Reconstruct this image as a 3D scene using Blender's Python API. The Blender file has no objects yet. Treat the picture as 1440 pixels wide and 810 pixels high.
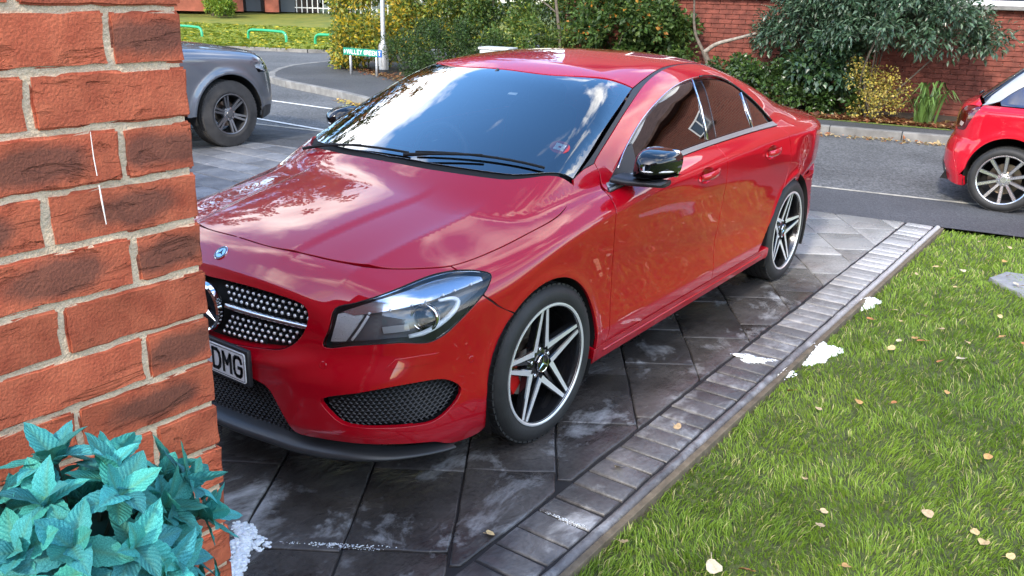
import bpy, bmesh, math, random
import numpy as np
from mathutils import Vector, Matrix
from mathutils.geometry import delaunay_2d_cdt
random.seed(7); RNG = np.random.default_rng(7)
scene = bpy.context.scene
COL = scene.collection
R = math.radians

# ---------------------------------------------------------------- camera
cam_data = bpy.data.cameras.new('camera'); cam = bpy.data.objects.new('camera', cam_data); COL.objects.link(cam)
cam_data.sensor_width = 36; cam_data.lens = 36*1210/1440; cam_data.clip_start = .05; cam_data.clip_end = 2000
YAW, PITCH, ROLL = R(215.78), R(-18.84), R(1.65)
_d = Vector((math.cos(PITCH)*math.cos(YAW), math.cos(PITCH)*math.sin(YAW), math.sin(PITCH)))
_r = Vector((math.sin(YAW), -math.cos(YAW), 0)); _u = _r.cross(_d)
_r2 = _r*math.cos(ROLL)+_u*math.sin(ROLL); _u2 = _u*math.cos(ROLL)-_r*math.sin(ROLL)
cam.matrix_world = Matrix(((_r2.x, _u2.x, -_d.x, 2.59), (_r2.y, _u2.y, -_d.y, 2.555), (_r2.z, _u2.z, -_d.z, 1.687), (0, 0, 0, 1)))
scene.camera = cam
scene.render.resolution_x, scene.render.resolution_y = 1024, 576

# ---------------------------------------------------------------- world: blue sky with broken cloud
SUN_AZ, SUN_EL = 10., 35.        # direction towards the sun: degrees from +x (counter-clockwise), elevation
world = bpy.data.worlds.new('World'); scene.world = world; world.use_nodes = True
wn, wl = world.node_tree.nodes, world.node_tree.links
wn.clear()
sky = wn.new('ShaderNodeTexSky'); sky.sky_type = 'NISHITA'; sky.sun_disc = False
sky.sun_elevation = R(SUN_EL); sky.sun_rotation = R(90-SUN_AZ); sky.air_density = 1.0; sky.dust_density = 1.0; sky.ozone_density = 1.5
tc = wn.new('ShaderNodeTexCoord')
mp = wn.new('ShaderNodeMapping'); mp.inputs['Scale'].default_value = (1, 1, 1.9); mp.inputs['Location'].default_value = (3.1, 2.2, .3)
nz = wn.new('ShaderNodeTexNoise'); nz.inputs['Scale'].default_value = 2.0; nz.inputs['Detail'].default_value = 9; nz.inputs['Roughness'].default_value = .56; nz.inputs['Distortion'].default_value = .15
cr = wn.new('ShaderNodeValToRGB'); cr.color_ramp.elements[0].position = .49; cr.color_ramp.elements[1].position = .63
n2 = wn.new('ShaderNodeTexNoise'); n2.inputs['Scale'].default_value = 5.; n2.inputs['Detail'].default_value = 6
cc = wn.new('ShaderNodeValToRGB'); cc.color_ramp.elements[0].color = (8.0, 8.2, 8.6, 1); cc.color_ramp.elements[1].color = (18, 17.6, 17, 1)
cc.color_ramp.elements[0].position = .35; cc.color_ramp.elements[1].position = .65
mx = wn.new('ShaderNodeMix'); mx.data_type = 'RGBA'
bg = wn.new('ShaderNodeBackground'); bg.inputs['Strength'].default_value = .14
wo = wn.new('ShaderNodeOutputWorld')
wl.new(tc.outputs['Generated'], mp.inputs['Vector']); wl.new(mp.outputs[0], nz.inputs['Vector']); wl.new(mp.outputs[0], n2.inputs['Vector'])
wl.new(nz.outputs['Fac'], cr.inputs[0]); wl.new(n2.outputs['Fac'], cc.inputs[0])
wl.new(cr.outputs[0], mx.inputs['Factor']); hz_ = wn.new('ShaderNodeHueSaturation'); hz_.inputs['Value'].default_value = 2.3; hz_.inputs['Saturation'].default_value = 1.25; wl.new(sky.outputs[0], hz_.inputs['Color']); wl.new(hz_.outputs[0], mx.inputs['A']); wl.new(cc.outputs[0], mx.inputs['B'])
wl.new(mx.outputs['Result'], bg.inputs['Color']); wl.new(bg.outputs[0], wo.inputs['Surface'])

# ---------------------------------------------------------------- sun (veiled by cloud)
sl = bpy.data.lights.new('sun', 'SUN'); sl.energy = 2.3; sl.angle = R(5); sl.color = (1, .92, .80)
sun = bpy.data.objects.new('sun', sl); COL.objects.link(sun)
_s = Vector((math.cos(R(SUN_EL))*math.cos(R(SUN_AZ)), math.cos(R(SUN_EL))*math.sin(R(SUN_AZ)), math.sin(R(SUN_EL))))
sun.rotation_euler = _s.to_track_quat('Z', 'Y').to_euler(); sun.location = _s*60

vs = scene.view_settings; vs.view_transform = 'Standard'; vs.look = 'None'; vs.exposure = 1.06; vs.gamma = 1; vs.use_curve_mapping = False
scene.render.engine = 'CYCLES'

# ---------------------------------------------------------------- materials
MATS = {}
def mat(name, color=(.5,.5,.5), rough=.5, metal=0., coat=0., spec=.5, var=0., vscale=8., bump=0., bscale=60., trans=0., ior=1.45,
        alpha=1., sub=0., color2=None, coat_rough=.03, emit=None, coords='Object', detail=4, objvar=0., huevar=0.):
    if name in MATS: return MATS[name]
    m = bpy.data.materials.new(name); m.use_nodes = True; nt = m.node_tree; N, L = nt.nodes, nt.links
    b = N['Principled BSDF']
    b.inputs['Base Color'].default_value = (*color, 1); b.inputs['Roughness'].default_value = rough; b.inputs['Metallic'].default_value = metal
    b.inputs['Coat Weight'].default_value = coat; b.inputs['Coat Roughness'].default_value = coat_rough; b.inputs['Specular IOR Level'].default_value = spec
    b.inputs['Transmission Weight'].default_value = trans; b.inputs['IOR'].default_value = ior; b.inputs['Alpha'].default_value = alpha
    if sub: b.inputs['Subsurface Weight'].default_value = sub; b.inputs['Subsurface Radius'].default_value = (.02, .02, .01)
    if emit: b.inputs['Emission Color'].default_value = (*emit[0], 1); b.inputs['Emission Strength'].default_value = emit[1]
    t = N.new('ShaderNodeTexCoord')
    src = None
    if var or color2:
        n = N.new('ShaderNodeTexNoise'); n.inputs['Scale'].default_value = vscale; n.inputs['Detail'].default_value = detail; n.inputs['Roughness'].default_value = .6
        L.new(t.outputs[coords], n.inputs['Vector'])
        r = N.new('ShaderNodeValToRGB'); r.color_ramp.elements[0].position = .32; r.color_ramp.elements[1].position = .68
        c2 = color2 if color2 else tuple(min(1, c*(1+var)) for c in color)
        c1 = color if color2 else tuple(c*(1-var) for c in color)
        r.color_ramp.elements[0].color = (*c1, 1); r.color_ramp.elements[1].color = (*c2, 1)
        L.new(n.outputs['Fac'], r.inputs[0]); src = r.outputs[0]
    if objvar or huevar:
        oi = N.new('ShaderNodeObjectInfo'); hs = N.new('ShaderNodeHueSaturation')
        mr = N.new('ShaderNodeMapRange'); mr.inputs['To Min'].default_value = 1-objvar; mr.inputs['To Max'].default_value = 1+objvar
        L.new(oi.outputs['Random'], mr.inputs['Value']); L.new(mr.outputs[0], hs.inputs['Value'])
        mh = N.new('ShaderNodeMapRange'); mh.inputs['To Min'].default_value = .5-huevar; mh.inputs['To Max'].default_value = .5+huevar
        ml = N.new('ShaderNodeMath'); ml.operation = 'MULTIPLY'; ml.inputs[1].default_value = 7.31
        fr = N.new('ShaderNodeMath'); fr.operation = 'FRACT'
        L.new(oi.outputs['Random'], ml.inputs[0]); L.new(ml.outputs[0], fr.inputs[0]); L.new(fr.outputs[0], mh.inputs['Value']); L.new(mh.outputs[0], hs.inputs['Hue'])
        if src: L.new(src, hs.inputs['Color'])
        else: hs.inputs['Color'].default_value = (*color, 1)
        src = hs.outputs[0]
    if src: L.new(src, b.inputs['Base Color'])
    if bump:
        n = N.new('ShaderNodeTexNoise'); n.inputs['Scale'].default_value = bscale; n.inputs['Detail'].default_value = 6
        L.new(t.outputs[coords], n.inputs['Vector'])
        bp = N.new('ShaderNodeBump'); bp.inputs['Strength'].default_value = bump; bp.inputs['Distance'].default_value = .01
        L.new(n.outputs['Fac'], bp.inputs['Height']); L.new(bp.outputs[0], b.inputs['Normal'])
    MATS[name] = m
    return m
def nodes_of(m): return m.node_tree.nodes, m.node_tree.links, m.node_tree.nodes['Principled BSDF']

def glass_mat(name, tint, refl_rough=0.0, ior=1.5, gain=1.8):
    """thin pane: tinted see-through plus a Fresnel reflection"""
    if name in MATS: return MATS[name]
    m = bpy.data.materials.new(name); m.use_nodes = True; N, L = m.node_tree.nodes, m.node_tree.links
    N.clear(); o = N.new('ShaderNodeOutputMaterial'); mix = N.new('ShaderNodeMixShader'); tr = N.new('ShaderNodeBsdfTransparent'); gl = N.new('ShaderNodeBsdfGlossy')
    tr.inputs['Color'].default_value = (*tint, 1); gl.inputs['Roughness'].default_value = refl_rough
    fr = N.new('ShaderNodeFresnel'); fr.inputs['IOR'].default_value = ior
    mm = N.new('ShaderNodeMath'); mm.operation = 'MULTIPLY'; mm.inputs[1].default_value = gain; mm.use_clamp = True
    L.new(fr.outputs[0], mm.inputs[0]); L.new(mm.outputs[0], mix.inputs[0]); L.new(tr.outputs[0], mix.inputs[1]); L.new(gl.outputs[0], mix.inputs[2]); L.new(mix.outputs[0], o.inputs['Surface'])
    MATS[name] = m; return m

# ---------------------------------------------------------------- object helpers
def mesh_of(name, verts, faces, mats=(), normals=None, smooth=True, midx=None):
    me = bpy.data.meshes.new(name)
    verts = np.asarray(verts, float)
    me.from_pydata(verts.tolist(), [], [tuple(int(i) for i in f) for f in faces])
    for m in (mats if isinstance(mats, (list, tuple)) else [mats]): me.materials.append(m)
    if midx is not None: me.polygons.foreach_set('material_index', np.asarray(midx, np.int32))
    me.polygons.foreach_set('use_smooth', [bool(smooth)]*len(me.polygons))
    me.update()
    if normals is not None: me.normals_split_custom_set_from_vertices(np.asarray(normals, float).tolist())
    return me
def big_mesh(name, verts, tris, m, colors=None, smooth=False):
    """fast path for large triangle soups"""
    me = bpy.data.meshes.new(name); nv, nf = len(verts), len(tris)
    me.vertices.add(nv); me.vertices.foreach_set('co', np.asarray(verts, np.float32).ravel())
    me.loops.add(nf*3); me.loops.foreach_set('vertex_index', np.asarray(tris, np.int32).ravel())
    me.polygons.add(nf); me.polygons.foreach_set('loop_start', np.arange(0, nf*3, 3, dtype=np.int32))
    me.polygons.foreach_set('use_smooth', np.full(nf, smooth))
    if colors is not None:
        a = me.attributes.new('col', 'FLOAT_COLOR', 'POINT')
        c = np.ones((nv, 4), np.float32); c[:, :3] = colors; a.data.foreach_set('color', c.ravel())
    me.materials.append(m); me.update(calc_edges=True); me.validate()
    return me
def link(name, data, parent=None, loc=None, rot=None, **props):
    o = bpy.data.objects.new(name, data); COL.objects.link(o)
    if parent: o.parent = parent
    if loc is not None: o.location = loc
    if rot is not None: o.rotation_euler = rot
    for k, v in props.items(): o[k] = v
    return o
def thing(name, label, category, loc=(0, 0, 0), rotz=0., group=None):
    o = link(name, None, None, loc, (0, 0, rotz)); o.empty_display_size = .2
    o['label'] = label; o['category'] = category
    if group: o['group'] = group
    return o
class MB:
    """collects simple solids into one mesh"""
    def __init__(s): s.v, s.f, s.m = [], [], []
    def add(s, vs, fs, mi=0):
        b = len(s.v); s.v += [tuple(float(c) for c in v) for v in vs]; s.f += [tuple(b+i for i in f) for f in fs]; s.m += [mi]*len(fs); return s
    def box(s, c, h, rz=0., mi=0, bev=0., rot=None):
        """box at centre c, half sizes h, optional bevel on all edges"""
        x, y, z = h; M3 = rot if rot is not None else Matrix.Rotation(rz, 3, 'Z')
        if bev <= 0:
            vs = [(i*x, j*y, k*z) for k in (-1, 1) for j in (-1, 1) for i in (-1, 1)]
            fs = [(0,2,3,1),(4,5,7,6),(0,1,5,4),(2,6,7,3),(0,4,6,2),(1,3,7,5)]
        else:
            b = min(bev, x*.99, y*.99, z*.99)
            bm = bmesh.new(); bmesh.ops.create_cube(bm, size=2)
            for v in bm.verts: v.co = Vector((v.co.x*x, v.co.y*y, v.co.z*z))
            bmesh.ops.bevel(bm, geom=bm.edges[:], offset=b, segments=2, profile=.5, affect='EDGES')
            bm.verts.index_update(); vs = [v.co.copy() for v in bm.verts]; fs = [tuple(v.index for v in f.verts) for f in bm.faces]; bm.free()
        vs = [M3@Vector(v)+Vector(c) for v in vs]
        return s.add(vs, fs, mi)
    def tube(s, pts, r, n=8, mi=0, cap=True):
        """tube along a polyline; r a number or one radius per point"""
        pts = [Vector(p) for p in pts]; k = len(pts); rr = [r]*k if not hasattr(r, '__len__') else r
        t0 = (pts[1]-pts[0]).normalized(); up = Vector((0, 0, 1)) if abs(t0.z) < .9 else Vector((1, 0, 0))
        a = t0.cross(up).normalized(); vs = []
        for i in range(k):
            t = (pts[min(i+1, k-1)]-pts[max(i-1, 0)]).normalized(); a = (a-t*a.dot(t)).normalized(); b = t.cross(a)
            for j in range(n):
                w = 2*math.pi*j/n; vs.append(pts[i]+(a*math.cos(w)+b*math.sin(w))*rr[i])
        fs = [(i*n+j, i*n+(j+1) % n, (i+1)*n+(j+1) % n, (i+1)*n+j) for i in range(k-1) for j in range(n)]
        if cap: fs += [tuple(range(n-1, -1, -1)), tuple((k-1)*n+j for j in range(n))]
        return s.add(vs, fs, mi)
    def lathe(s, prof, n=32, axis='Z', c=(0, 0, 0), mi=0, close=False):
        """revolve (radius, height) profile"""
        vs = []
        for j in range(n):
            w = 2*math.pi*j/n
            for r_, h_ in prof:
                p = (r_*math.cos(w), r_*math.sin(w), h_)
                if axis == 'Y': p = (p[0], p[2], p[1])
                if axis == 'X': p = (p[2], p[0], p[1])
                vs.append((p[0]+c[0], p[1]+c[1], p[2]+c[2]))
        k = len(prof); kk = k if close else k-1
        fs = []
        for j in range(n):
            for i in range(kk):
                q = (j*k+i, ((j+1) % n)*k+i, ((j+1) % n)*k+(i+1) % k, j*k+(i+1) % k)
                fs.append(q if axis != 'Y' else q[::-1])
        return s.add(vs, fs, mi)
    def prism(s, poly, h0, h1, axis='Z', mi=0):
        """extrude a 2D polygon (counter-clockwise)"""
        def P(a, b, h): return (a, b, h) if axis == 'Z' else ((a, h, b) if axis == 'Y' else (h, a, b))
        n = len(poly); vs = [P(a, b, h0) for a, b in poly]+[P(a, b, h1) for a, b in poly]
        fs = [tuple(range(n-1, -1, -1)), tuple(range(n, 2*n))]+[(i, (i+1) % n, n+(i+1) % n, n+i) for i in range(n)]
        if axis == 'Y': fs = [f[::-1] for f in fs]
        return s.add(vs, fs, mi)
    def mesh(s, name, mats, smooth=False, auto=None):
        me = mesh_of(name, s.v, s.f, mats, smooth=smooth or auto is not None, midx=s.m)
        if auto is not None: me.set_sharp_from_angle(angle=R(auto))
        return me
    def obj(s, name, mats, parent=None, smooth=False, auto=None, loc=None, rot=None, **props):
        return link(name, s.mesh(name, mats, smooth, auto), parent, loc, rot, **props)
def copy_tree(o, parent=None):
    c = o.copy(); COL.objects.link(c); c.parent = parent
    if parent: c.matrix_parent_inverse = o.matrix_parent_inverse.copy()
    for ch in o.children: copy_tree(ch, c)
    return c

# ---------------------------------------------------------------- trimmed patches on an implicit surface
def in_poly(P, poly):
    x, y = P[:, 0], P[:, 1]; a = np.asarray(poly); b = np.roll(a, -1, 0); r = np.zeros(len(P), bool)
    for (x0, y0), (x1, y1) in zip(a, b):
        if y0 == y1: continue
        c = ((y0 > y) != (y1 > y)) & (x < (x1-x0)*(y-y0)/(y1-y0)+x0); r ^= c
    return r
def seg_dist(P, poly):
    a = np.asarray(poly); b = np.roll(a, -1, 0); best = np.full(len(P), 1e9)
    for p, q in zip(a, b):
        d = q-p; L2 = d@d
        if L2 < 1e-14: continue
        t = np.clip(((P-p)@d)/L2, 0, 1); best = np.minimum(best, np.hypot(*(P-p-t[:, None]*d).T))
    return best
def densify(pts, step, closed=True):
    pts = np.asarray(pts, float); out = []
    n = len(pts)
    for i in range(n if closed else n-1):
        p, q = pts[i], pts[(i+1) % n]; k = max(1, int(np.ceil(np.linalg.norm(q-p)/step)))
        for j in range(k): out.append(p+(q-p)*j/k)
    if not closed: out.append(pts[-1])
    return np.array(out)
def spline(pts, step=.02, closed=False):
    """Catmull-Rom (centripetal-ish) through points"""
    p = np.asarray(pts, float); n = len(p); out = []
    for i in range(n if closed else n-1):
        a, b = p[i], p[(i+1) % n]
        pa = p[i-1] if (closed or i > 0) else 2*a-b
        pb = p[(i+2) % n] if (closed or i+2 < n) else 2*b-a
        L = np.linalg.norm(b-a); k = max(2, int(np.ceil(L/step)))
        ta = (b-pa)*L/max(1e-6, L+np.linalg.norm(a-pa)); tb = (pb-a)*L/max(1e-6, L+np.linalg.norm(pb-b))
        for j in range(k):
            t = j/k; t2 = t*t; t3 = t2*t
            out.append((2*t3-3*t2+1)*a+(t3-2*t2+t)*ta+(-2*t3+3*t2)*b+(t3-t2)*tb)
    if not closed: out.append(p[-1])
    return np.array(out)
def poly_offset(P, d):
    """move a dense closed polygon outwards by d (negative: inwards)"""
    P = np.asarray(P); A = .5*np.sum(P[:, 0]*np.roll(P[:, 1], -1)-np.roll(P[:, 0], -1)*P[:, 1]); s = 1 if A > 0 else -1
    e = np.roll(P, -1, 0)-P; e = e/np.maximum(np.linalg.norm(e, axis=1, keepdims=True), 1e-9)
    nn = np.stack([e[:, 1], -e[:, 0]], 1)*s; m = nn+np.roll(nn, 1, 0); l = np.linalg.norm(m, axis=1, keepdims=True); m = m/np.maximum(l, .6)
    m = m*np.minimum(1/np.maximum(l/2, .5), 1.6)
    return P+m*d
def patch(S, outline, d, grid=.02, holes=(), inset=.0028, off=0., flange=.013, round_=.0009, centre=False):
    """trim the surface S by 3D outlines seen along d; returns verts, faces, normals (rolled edges included)"""
    d = np.array(d, float); d /= np.linalg.norm(d)
    e1 = np.cross([0, 0, 1.] if abs(d[2]) < .9 else [1., 0, 0], d); e1 /= np.linalg.norm(e1); e2 = np.cross(d, e1)
    flat = lambda p: np.stack([np.asarray(p)@e1, np.asarray(p)@e2], 1)
    if centre:                                            # follow the surface along the centre line
        pl = [np.array(p, float) for p in outline]; out = []; dc = np.array([d[0], 0, d[2]]); dc /= np.linalg.norm(dc)
        for i, p in enumerate(pl):
            q = pl[(i+1) % len(pl)]; out.append(p)
            if abs(p[1]) < 1e-4 and abs(q[1]) < 1e-4:
                k = int(np.linalg.norm(q-p)/grid/.8)
                if k > 1:
                    c = np.array([p+(q-p)*j/k for j in range(1, k)]); out += list(S.cast(c+dc*.4, -dc, tmax=1.2))
        outline = np.array(out)
    o3 = densify(outline, grid*.8); o2 = flat(o3)
    if inset:
        q = poly_offset(o2, -inset)
        if centre: q[np.abs(o3[:, 1]) < 1e-4] = o2[np.abs(o3[:, 1]) < 1e-4]
        o2 = q
    h2 = [poly_offset(flat(densify(h, grid*.8)), inset) for h in holes]
    lo, hi = o2.min(0), o2.max(0)
    gx, gy = np.meshgrid(np.arange(lo[0], hi[0], grid), np.arange(lo[1], hi[1], grid*.87)); gx[1::2] += grid/2
    g = np.stack([gx.ravel(), gy.ravel()], 1)
    k = in_poly(g, o2) & (seg_dist(g, o2) > grid*.45)
    for h in h2: k &= ~in_poly(g, h) & (seg_dist(g, h) > grid*.45)
    g = g[k]
    V = list(map(tuple, o2)); E = [(i, (i+1) % len(o2)) for i in range(len(o2))]
    for h in h2:
        b = len(V); V += list(map(tuple, h)); E += [(b+i, b+(i+1) % len(h)) for i in range(len(h))]
    V += list(map(tuple, g))
    r = delaunay_2d_cdt([Vector(v) for v in V], E, [], 0, 1e-6)
    P2 = np.array([tuple(v) for v in r[0]]); F = np.array([tuple(f) for f in r[2]])
    c = P2[F].mean(1); keep = in_poly(c, o2)
    for h in h2: keep &= ~in_poly(c, h)
    F = F[keep]
    a = P2[F]; ar = (a[:, 1, 0]-a[:, 0, 0])*(a[:, 2, 1]-a[:, 0, 1])-(a[:, 2, 0]-a[:, 0, 0])*(a[:, 1, 1]-a[:, 0, 1]); F = np.where(ar[:, None] < 0, F[:, ::-1], F); F = F[np.abs(ar) > 1e-9]
    used = np.unique(F); rm = -np.ones(len(P2), int); rm[used] = np.arange(len(used)); P2 = P2[used]; F = rm[F]
    base = P2[:, :1]*e1+P2[:, 1:]*e2
    # start outside: just above the outline's own height along d
    t0 = (o3@d).max()+.35
    P = S.cast(base+d*t0, -d, tmax=t0-(o3@d).min()+.6)
    n = S.n(P)
    if off: P = P+n*off
    faces = [tuple(f) for f in F]; verts = P.tolist(); norms = n.tolist()
    if flange:
        cnt = {}
        for f in faces:
            for i in range(3):
                e = (f[i], f[(i+1) % 3]); cnt[e] = 1
        bnd = [e for e in cnt if (e[1], e[0]) not in cnt]
        if centre: bnd = [e for e in bnd if not (abs(P[e[0]][1]) < 2e-3 and abs(P[e[1]][1]) < 2e-3)]
        acc = {}
        for i, j in bnd:
            t = P[j]-P[i]; l = np.linalg.norm(t)
            if l < 1e-9: continue
            w = np.cross(t/l, n[i]); acc[i] = acc.get(i, 0)+w; acc[j] = acc.get(j, 0)+w
        idx = {}
        for i, w in acc.items():
            w = w/max(np.linalg.norm(w), 1e-9); idx[i] = len(verts)
            for p_, n_ in ((P[i]+w*round_*.8-n[i]*round_, (w+n[i])*.707), (P[i]+w*round_-n[i]*(round_*2.2), w), (P[i]+w*round_-n[i]*flange, w)):
                verts.append(p_.tolist()); norms.append((n_/np.linalg.norm(n_)).tolist())
        for i, j in bnd:
            if i in idx and j in idx:
                a, b = idx[i], idx[j]
                faces += [(j, i, a, b), (b, a, a+1, b+1), (b+1, a+1, a+2, b+2)]
    return np.array(verts), faces, np.array(norms)
def mirror_y(v, f, n):
    return v*[1, -1, 1], [t[::-1] for t in f], n*[1, -1, 1]
def merge(*parts):
    V, F, Nn, b = [], [], [], 0
    for v, f, n in parts: V.append(v); Nn.append(n); F += [tuple(i+b for i in t) for t in f]; b += len(v)
    return np.concatenate(V), F, np.concatenate(Nn)
def panel(name, parts, m, parent, **props):
    v, f, n = parts
    return link(name, mesh_of(name, v, f, m, normals=n), parent, **props)
# ---------------------------------------------------------------- car body surface (implicit, numpy)
def pch(xs, ys):
    """monotone-ish cubic interpolator through knots (any order of xs)"""
    o = np.argsort(xs); xs = np.array(xs, float)[o]; ys = np.array(ys, float)[o]
    h = np.diff(xs); dl = np.diff(ys)/h
    m = np.zeros(len(xs)); m[0] = dl[0]; m[-1] = dl[-1]
    for i in range(1, len(xs)-1):
        if dl[i-1]*dl[i] > 0:
            w1 = 2*h[i]+h[i-1]; w2 = h[i]+2*h[i-1]
            m[i] = (w1+w2)/(w1/dl[i-1]+w2/dl[i])
    def f(x):
        x = np.clip(np.asarray(x, float), xs[0], xs[-1])
        i = np.clip(np.searchsorted(xs, x)-1, 0, len(xs)-2)
        t = (x-xs[i])/h[i]; t2 = t*t; t3 = t2*t
        return (2*t3-3*t2+1)*ys[i]+(t3-2*t2+t)*h[i]*m[i]+(-2*t3+3*t2)*ys[i+1]+(t3-t2)*h[i]*m[i+1]
    return staticmethod(f)
def K(*p): return pch([a for a, b in p], [b for a, b in p])
def smax(a, b, k):
    h = np.clip(.5+.5*(a-b)/k, 0, 1)
    return b+(a-b)*h+k*h*(1-h)
def smin(a, b, k): return -smax(-a, -b, k)
def sstep(a, b, x):
    t = np.clip((x-a)/(b-a), 0, 1); return t*t*(3-2*t)
def splus(x, w): return .5*(x+np.sqrt(x*x+w*w))          # soft max(x,0)

class Saloon:
    Wm = K((1.0,.64),(.8,.748),(.65,.806),(.5,.842),(.35,.866),(.2,.878),(0,.885),(-.4,.886),(-1.5,.886),(-2.2,.887),
           (-2.7,.890),(-2.95,.880),(-3.15,.852),(-3.3,.815),(-3.45,.76),(-3.6,.68),(-3.75,.58))
    zc = K((.6,.765),(.39,.785),(-.1,.828),(-.47,.868),(-.9,.900),(-1.33,.912),(-1.73,.928),(-2.23,.945),(-2.7,.95),(-3.2,.94),(-3.7,.92))
    ins = K((.10,.075),(.16,.042),(.22,.016),(.28,.004),(.34,.0),(.42,.006),(.52,.011),(.62,.010),(.72,.005),(.82,.0),(1.2,.0))
    Hc = K((1.0,.60),(.95,.672),(.92,.712),(.88,.757),(.84,.788),(.78,.815),(.7,.842),(.5,.888),(.2,.937),(0,.965),(-.2,.988),(-.45,1.000),
           (-.8,1.005),(-2.0,1.03),(-2.6,1.04),(-3.0,1.04),(-3.3,1.03),(-3.5,1.02),(-3.62,1.012),(-3.75,.97))
    Ha = K((.95,.075),(.8,.095),(.6,.115),(.3,.115),(0,.10),(-.45,.065),(-.9,.04),(-2.2,.03),(-3.0,.05),(-3.6,.07))
    Yb = K((0,.70),(-.4,.755),(-.7,.785),(-1.1,.805),(-1.6,.815),(-2.1,.81),(-2.5,.785),(-2.9,.725),(-3.3,.63),(-3.7,.5))
    Zb = K((-.3,.96),(-1,.985),(-1.6,1.0),(-2.4,1.01),(-3.2,1.0))
    Rc = K((-.6,1.325),(-.8,1.368),(-1.0,1.394),(-1.25,1.412),(-1.45,1.417),(-1.7,1.411),(-1.95,1.398),(-2.2,1.352),(-2.5,1.276),
           (-2.8,1.185),(-3.05,1.105),(-3.25,1.045),(-3.5,.97))
    def G(s, x, z):
        zc = s.zc(x)
        up = splus(z-zc, .008)                                   # shoulder leans in above the crease
        g = s.Wm(x)-s.ins(z)-.60*up-1.4*up*up
        for cx in (0.02, -2.699):                                # wheel arch lips
            rho = np.hypot(x-cx, z-.318); g = g+.007*np.exp(-((rho-.362)/.028)**2)
        # falling crease across the doors towards the rear wheel
        zd = .60+.10*(x+1.0)
        m = sstep(-.35, -.7, x)*sstep(-2.45, -2.0, x)
        g = g+m*.0035*np.tanh((z-zd)/.04)*np.exp(-((z-zd)/.16)**2)
        return g
    def Hl(s, x, y):
        a = np.abs(y)
        h = s.Hc(x)-s.Ha(x)*(a/.75)**2.3
        f = sstep(.86, .6, x)*sstep(-.42, .15, x)*1.0            # bonnet ridges
        y1 = .275+.10*(.75-x); h = h+f*.007*(1-sstep(y1-.015, y1+.03, a))
        y2 = .545+.06*(.6-x); h = h+f*.011*np.exp(-np.sqrt((a-y2)**2+.005**2)/.055)
        # boot lip spoiler
        h = h+.022*np.exp(-((x+3.60)/.05)**2)*sstep(.75, .5, a)
        return h
    lean = K((.05,.02),(.16,.004),(.30,-.004),(.45,.0),(.50,.012),(.56,.022),(.64,.034),(.70,.046),(.78,.07),(.9,.12))
    def Fx(s, y, z):
        a = np.abs(y)
        rho = ((a/.487)**2.8+(np.abs(z-.613)/.122)**2.8+1e-9)**(1/2.8)
        return .938-.27*a**2-.22*a**6-s.lean(z)+.008*np.exp(-((rho-1.14)/.13)**2)+.026*sstep(.565, .475, z)*sstep(.28, .48, a)*sstep(.20, .30, z)
    rlean = K((.1,.10),(.25,.05),(.4,.01),(.6,.0),(.8,.03),(.95,.065),(1.05,.09))
    def Rx(s, y, z):
        a = np.abs(y)
        return -3.69+.22*a**2+.4*a**6+s.rlean(z)
    def f(s, p):
        x, y, z = p[..., 0], np.abs(p[..., 1]), p[..., 2]
        b = smax(y-s.G(x, z), (z-s.Hl(x, y))*.97, .055+.06*sstep(-.1, .5, x))
        b = smax(b, x-s.Fx(y, z), .10)
        b = smax(b, s.Rx(y, z)-x, .14)
        return smin(b, s.fg(x, y, z), .025+.09*sstep(-2.1, -2.9, x))
    def fg(s, x, y, z):
        dz = splus(z-s.Zb(x)+.03, .03)-.03
        side = (y-(s.Yb(x)-.50*dz-.28*np.maximum(dz, 0)**2))*.88
        roof = (z-(s.Rc(x)-.065*(y/.6)**2.5))*.93
        ws = (x-s.Xw(y, z))*.40
        g = smax(side, roof, .10)
        return smax(smax(g, ws, .035), s.Rx(y, z)-x, .14)
    Xz = K((.90,.22),(1.0,.02),(1.1,-.20),(1.2,-.43),(1.3,-.665),(1.38,-.86),(1.45,-1.04))
    def Xw(s, y, z): return s.Xz(z)-.30*y**2-.35*y**4
    def n(s, p, e=1.5e-3):
        g = np.stack([s.f(p+np.eye(3)[i]*e)-s.f(p-np.eye(3)[i]*e) for i in range(3)], -1)
        return g/np.linalg.norm(g, axis=-1, keepdims=True)
    def cast(s, o, d, tmax=12., step=.5):
        """march rays o+t d to the first f=0"""
        o = np.atleast_2d(o).astype(float); d = np.broadcast_to(d, o.shape)
        t = np.zeros(len(o)); done = np.zeros(len(o), bool)
        for _ in range(420):
            v = s.f(o+d*t[:, None]); done = v < 4e-4
            t = np.where(done, t, np.minimum(t+np.maximum(v*step, 3e-4), tmax))
            if done.all(): break
        lo, hi = t-.02, t+.004
        for _ in range(22):
            m = (lo+hi)/2; v = s.f(o+d*m[:, None]); lo = np.where(v > 0, m, lo); hi = np.where(v > 0, hi, m)
        return o+d*((lo+hi)/2)[:, None]
SAL = Saloon()
# ================================================================ SETTING
def nearx(y): return -4.71-.184*y          # front edge of the driveways along the road
def sheet(name, poly, z, m, **kw):
    return link(name, mesh_of(name, [(a, b, z) for a, b in poly], [tuple(range(len(poly)))], [m], smooth=False), None, kind='structure', **kw)
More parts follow.
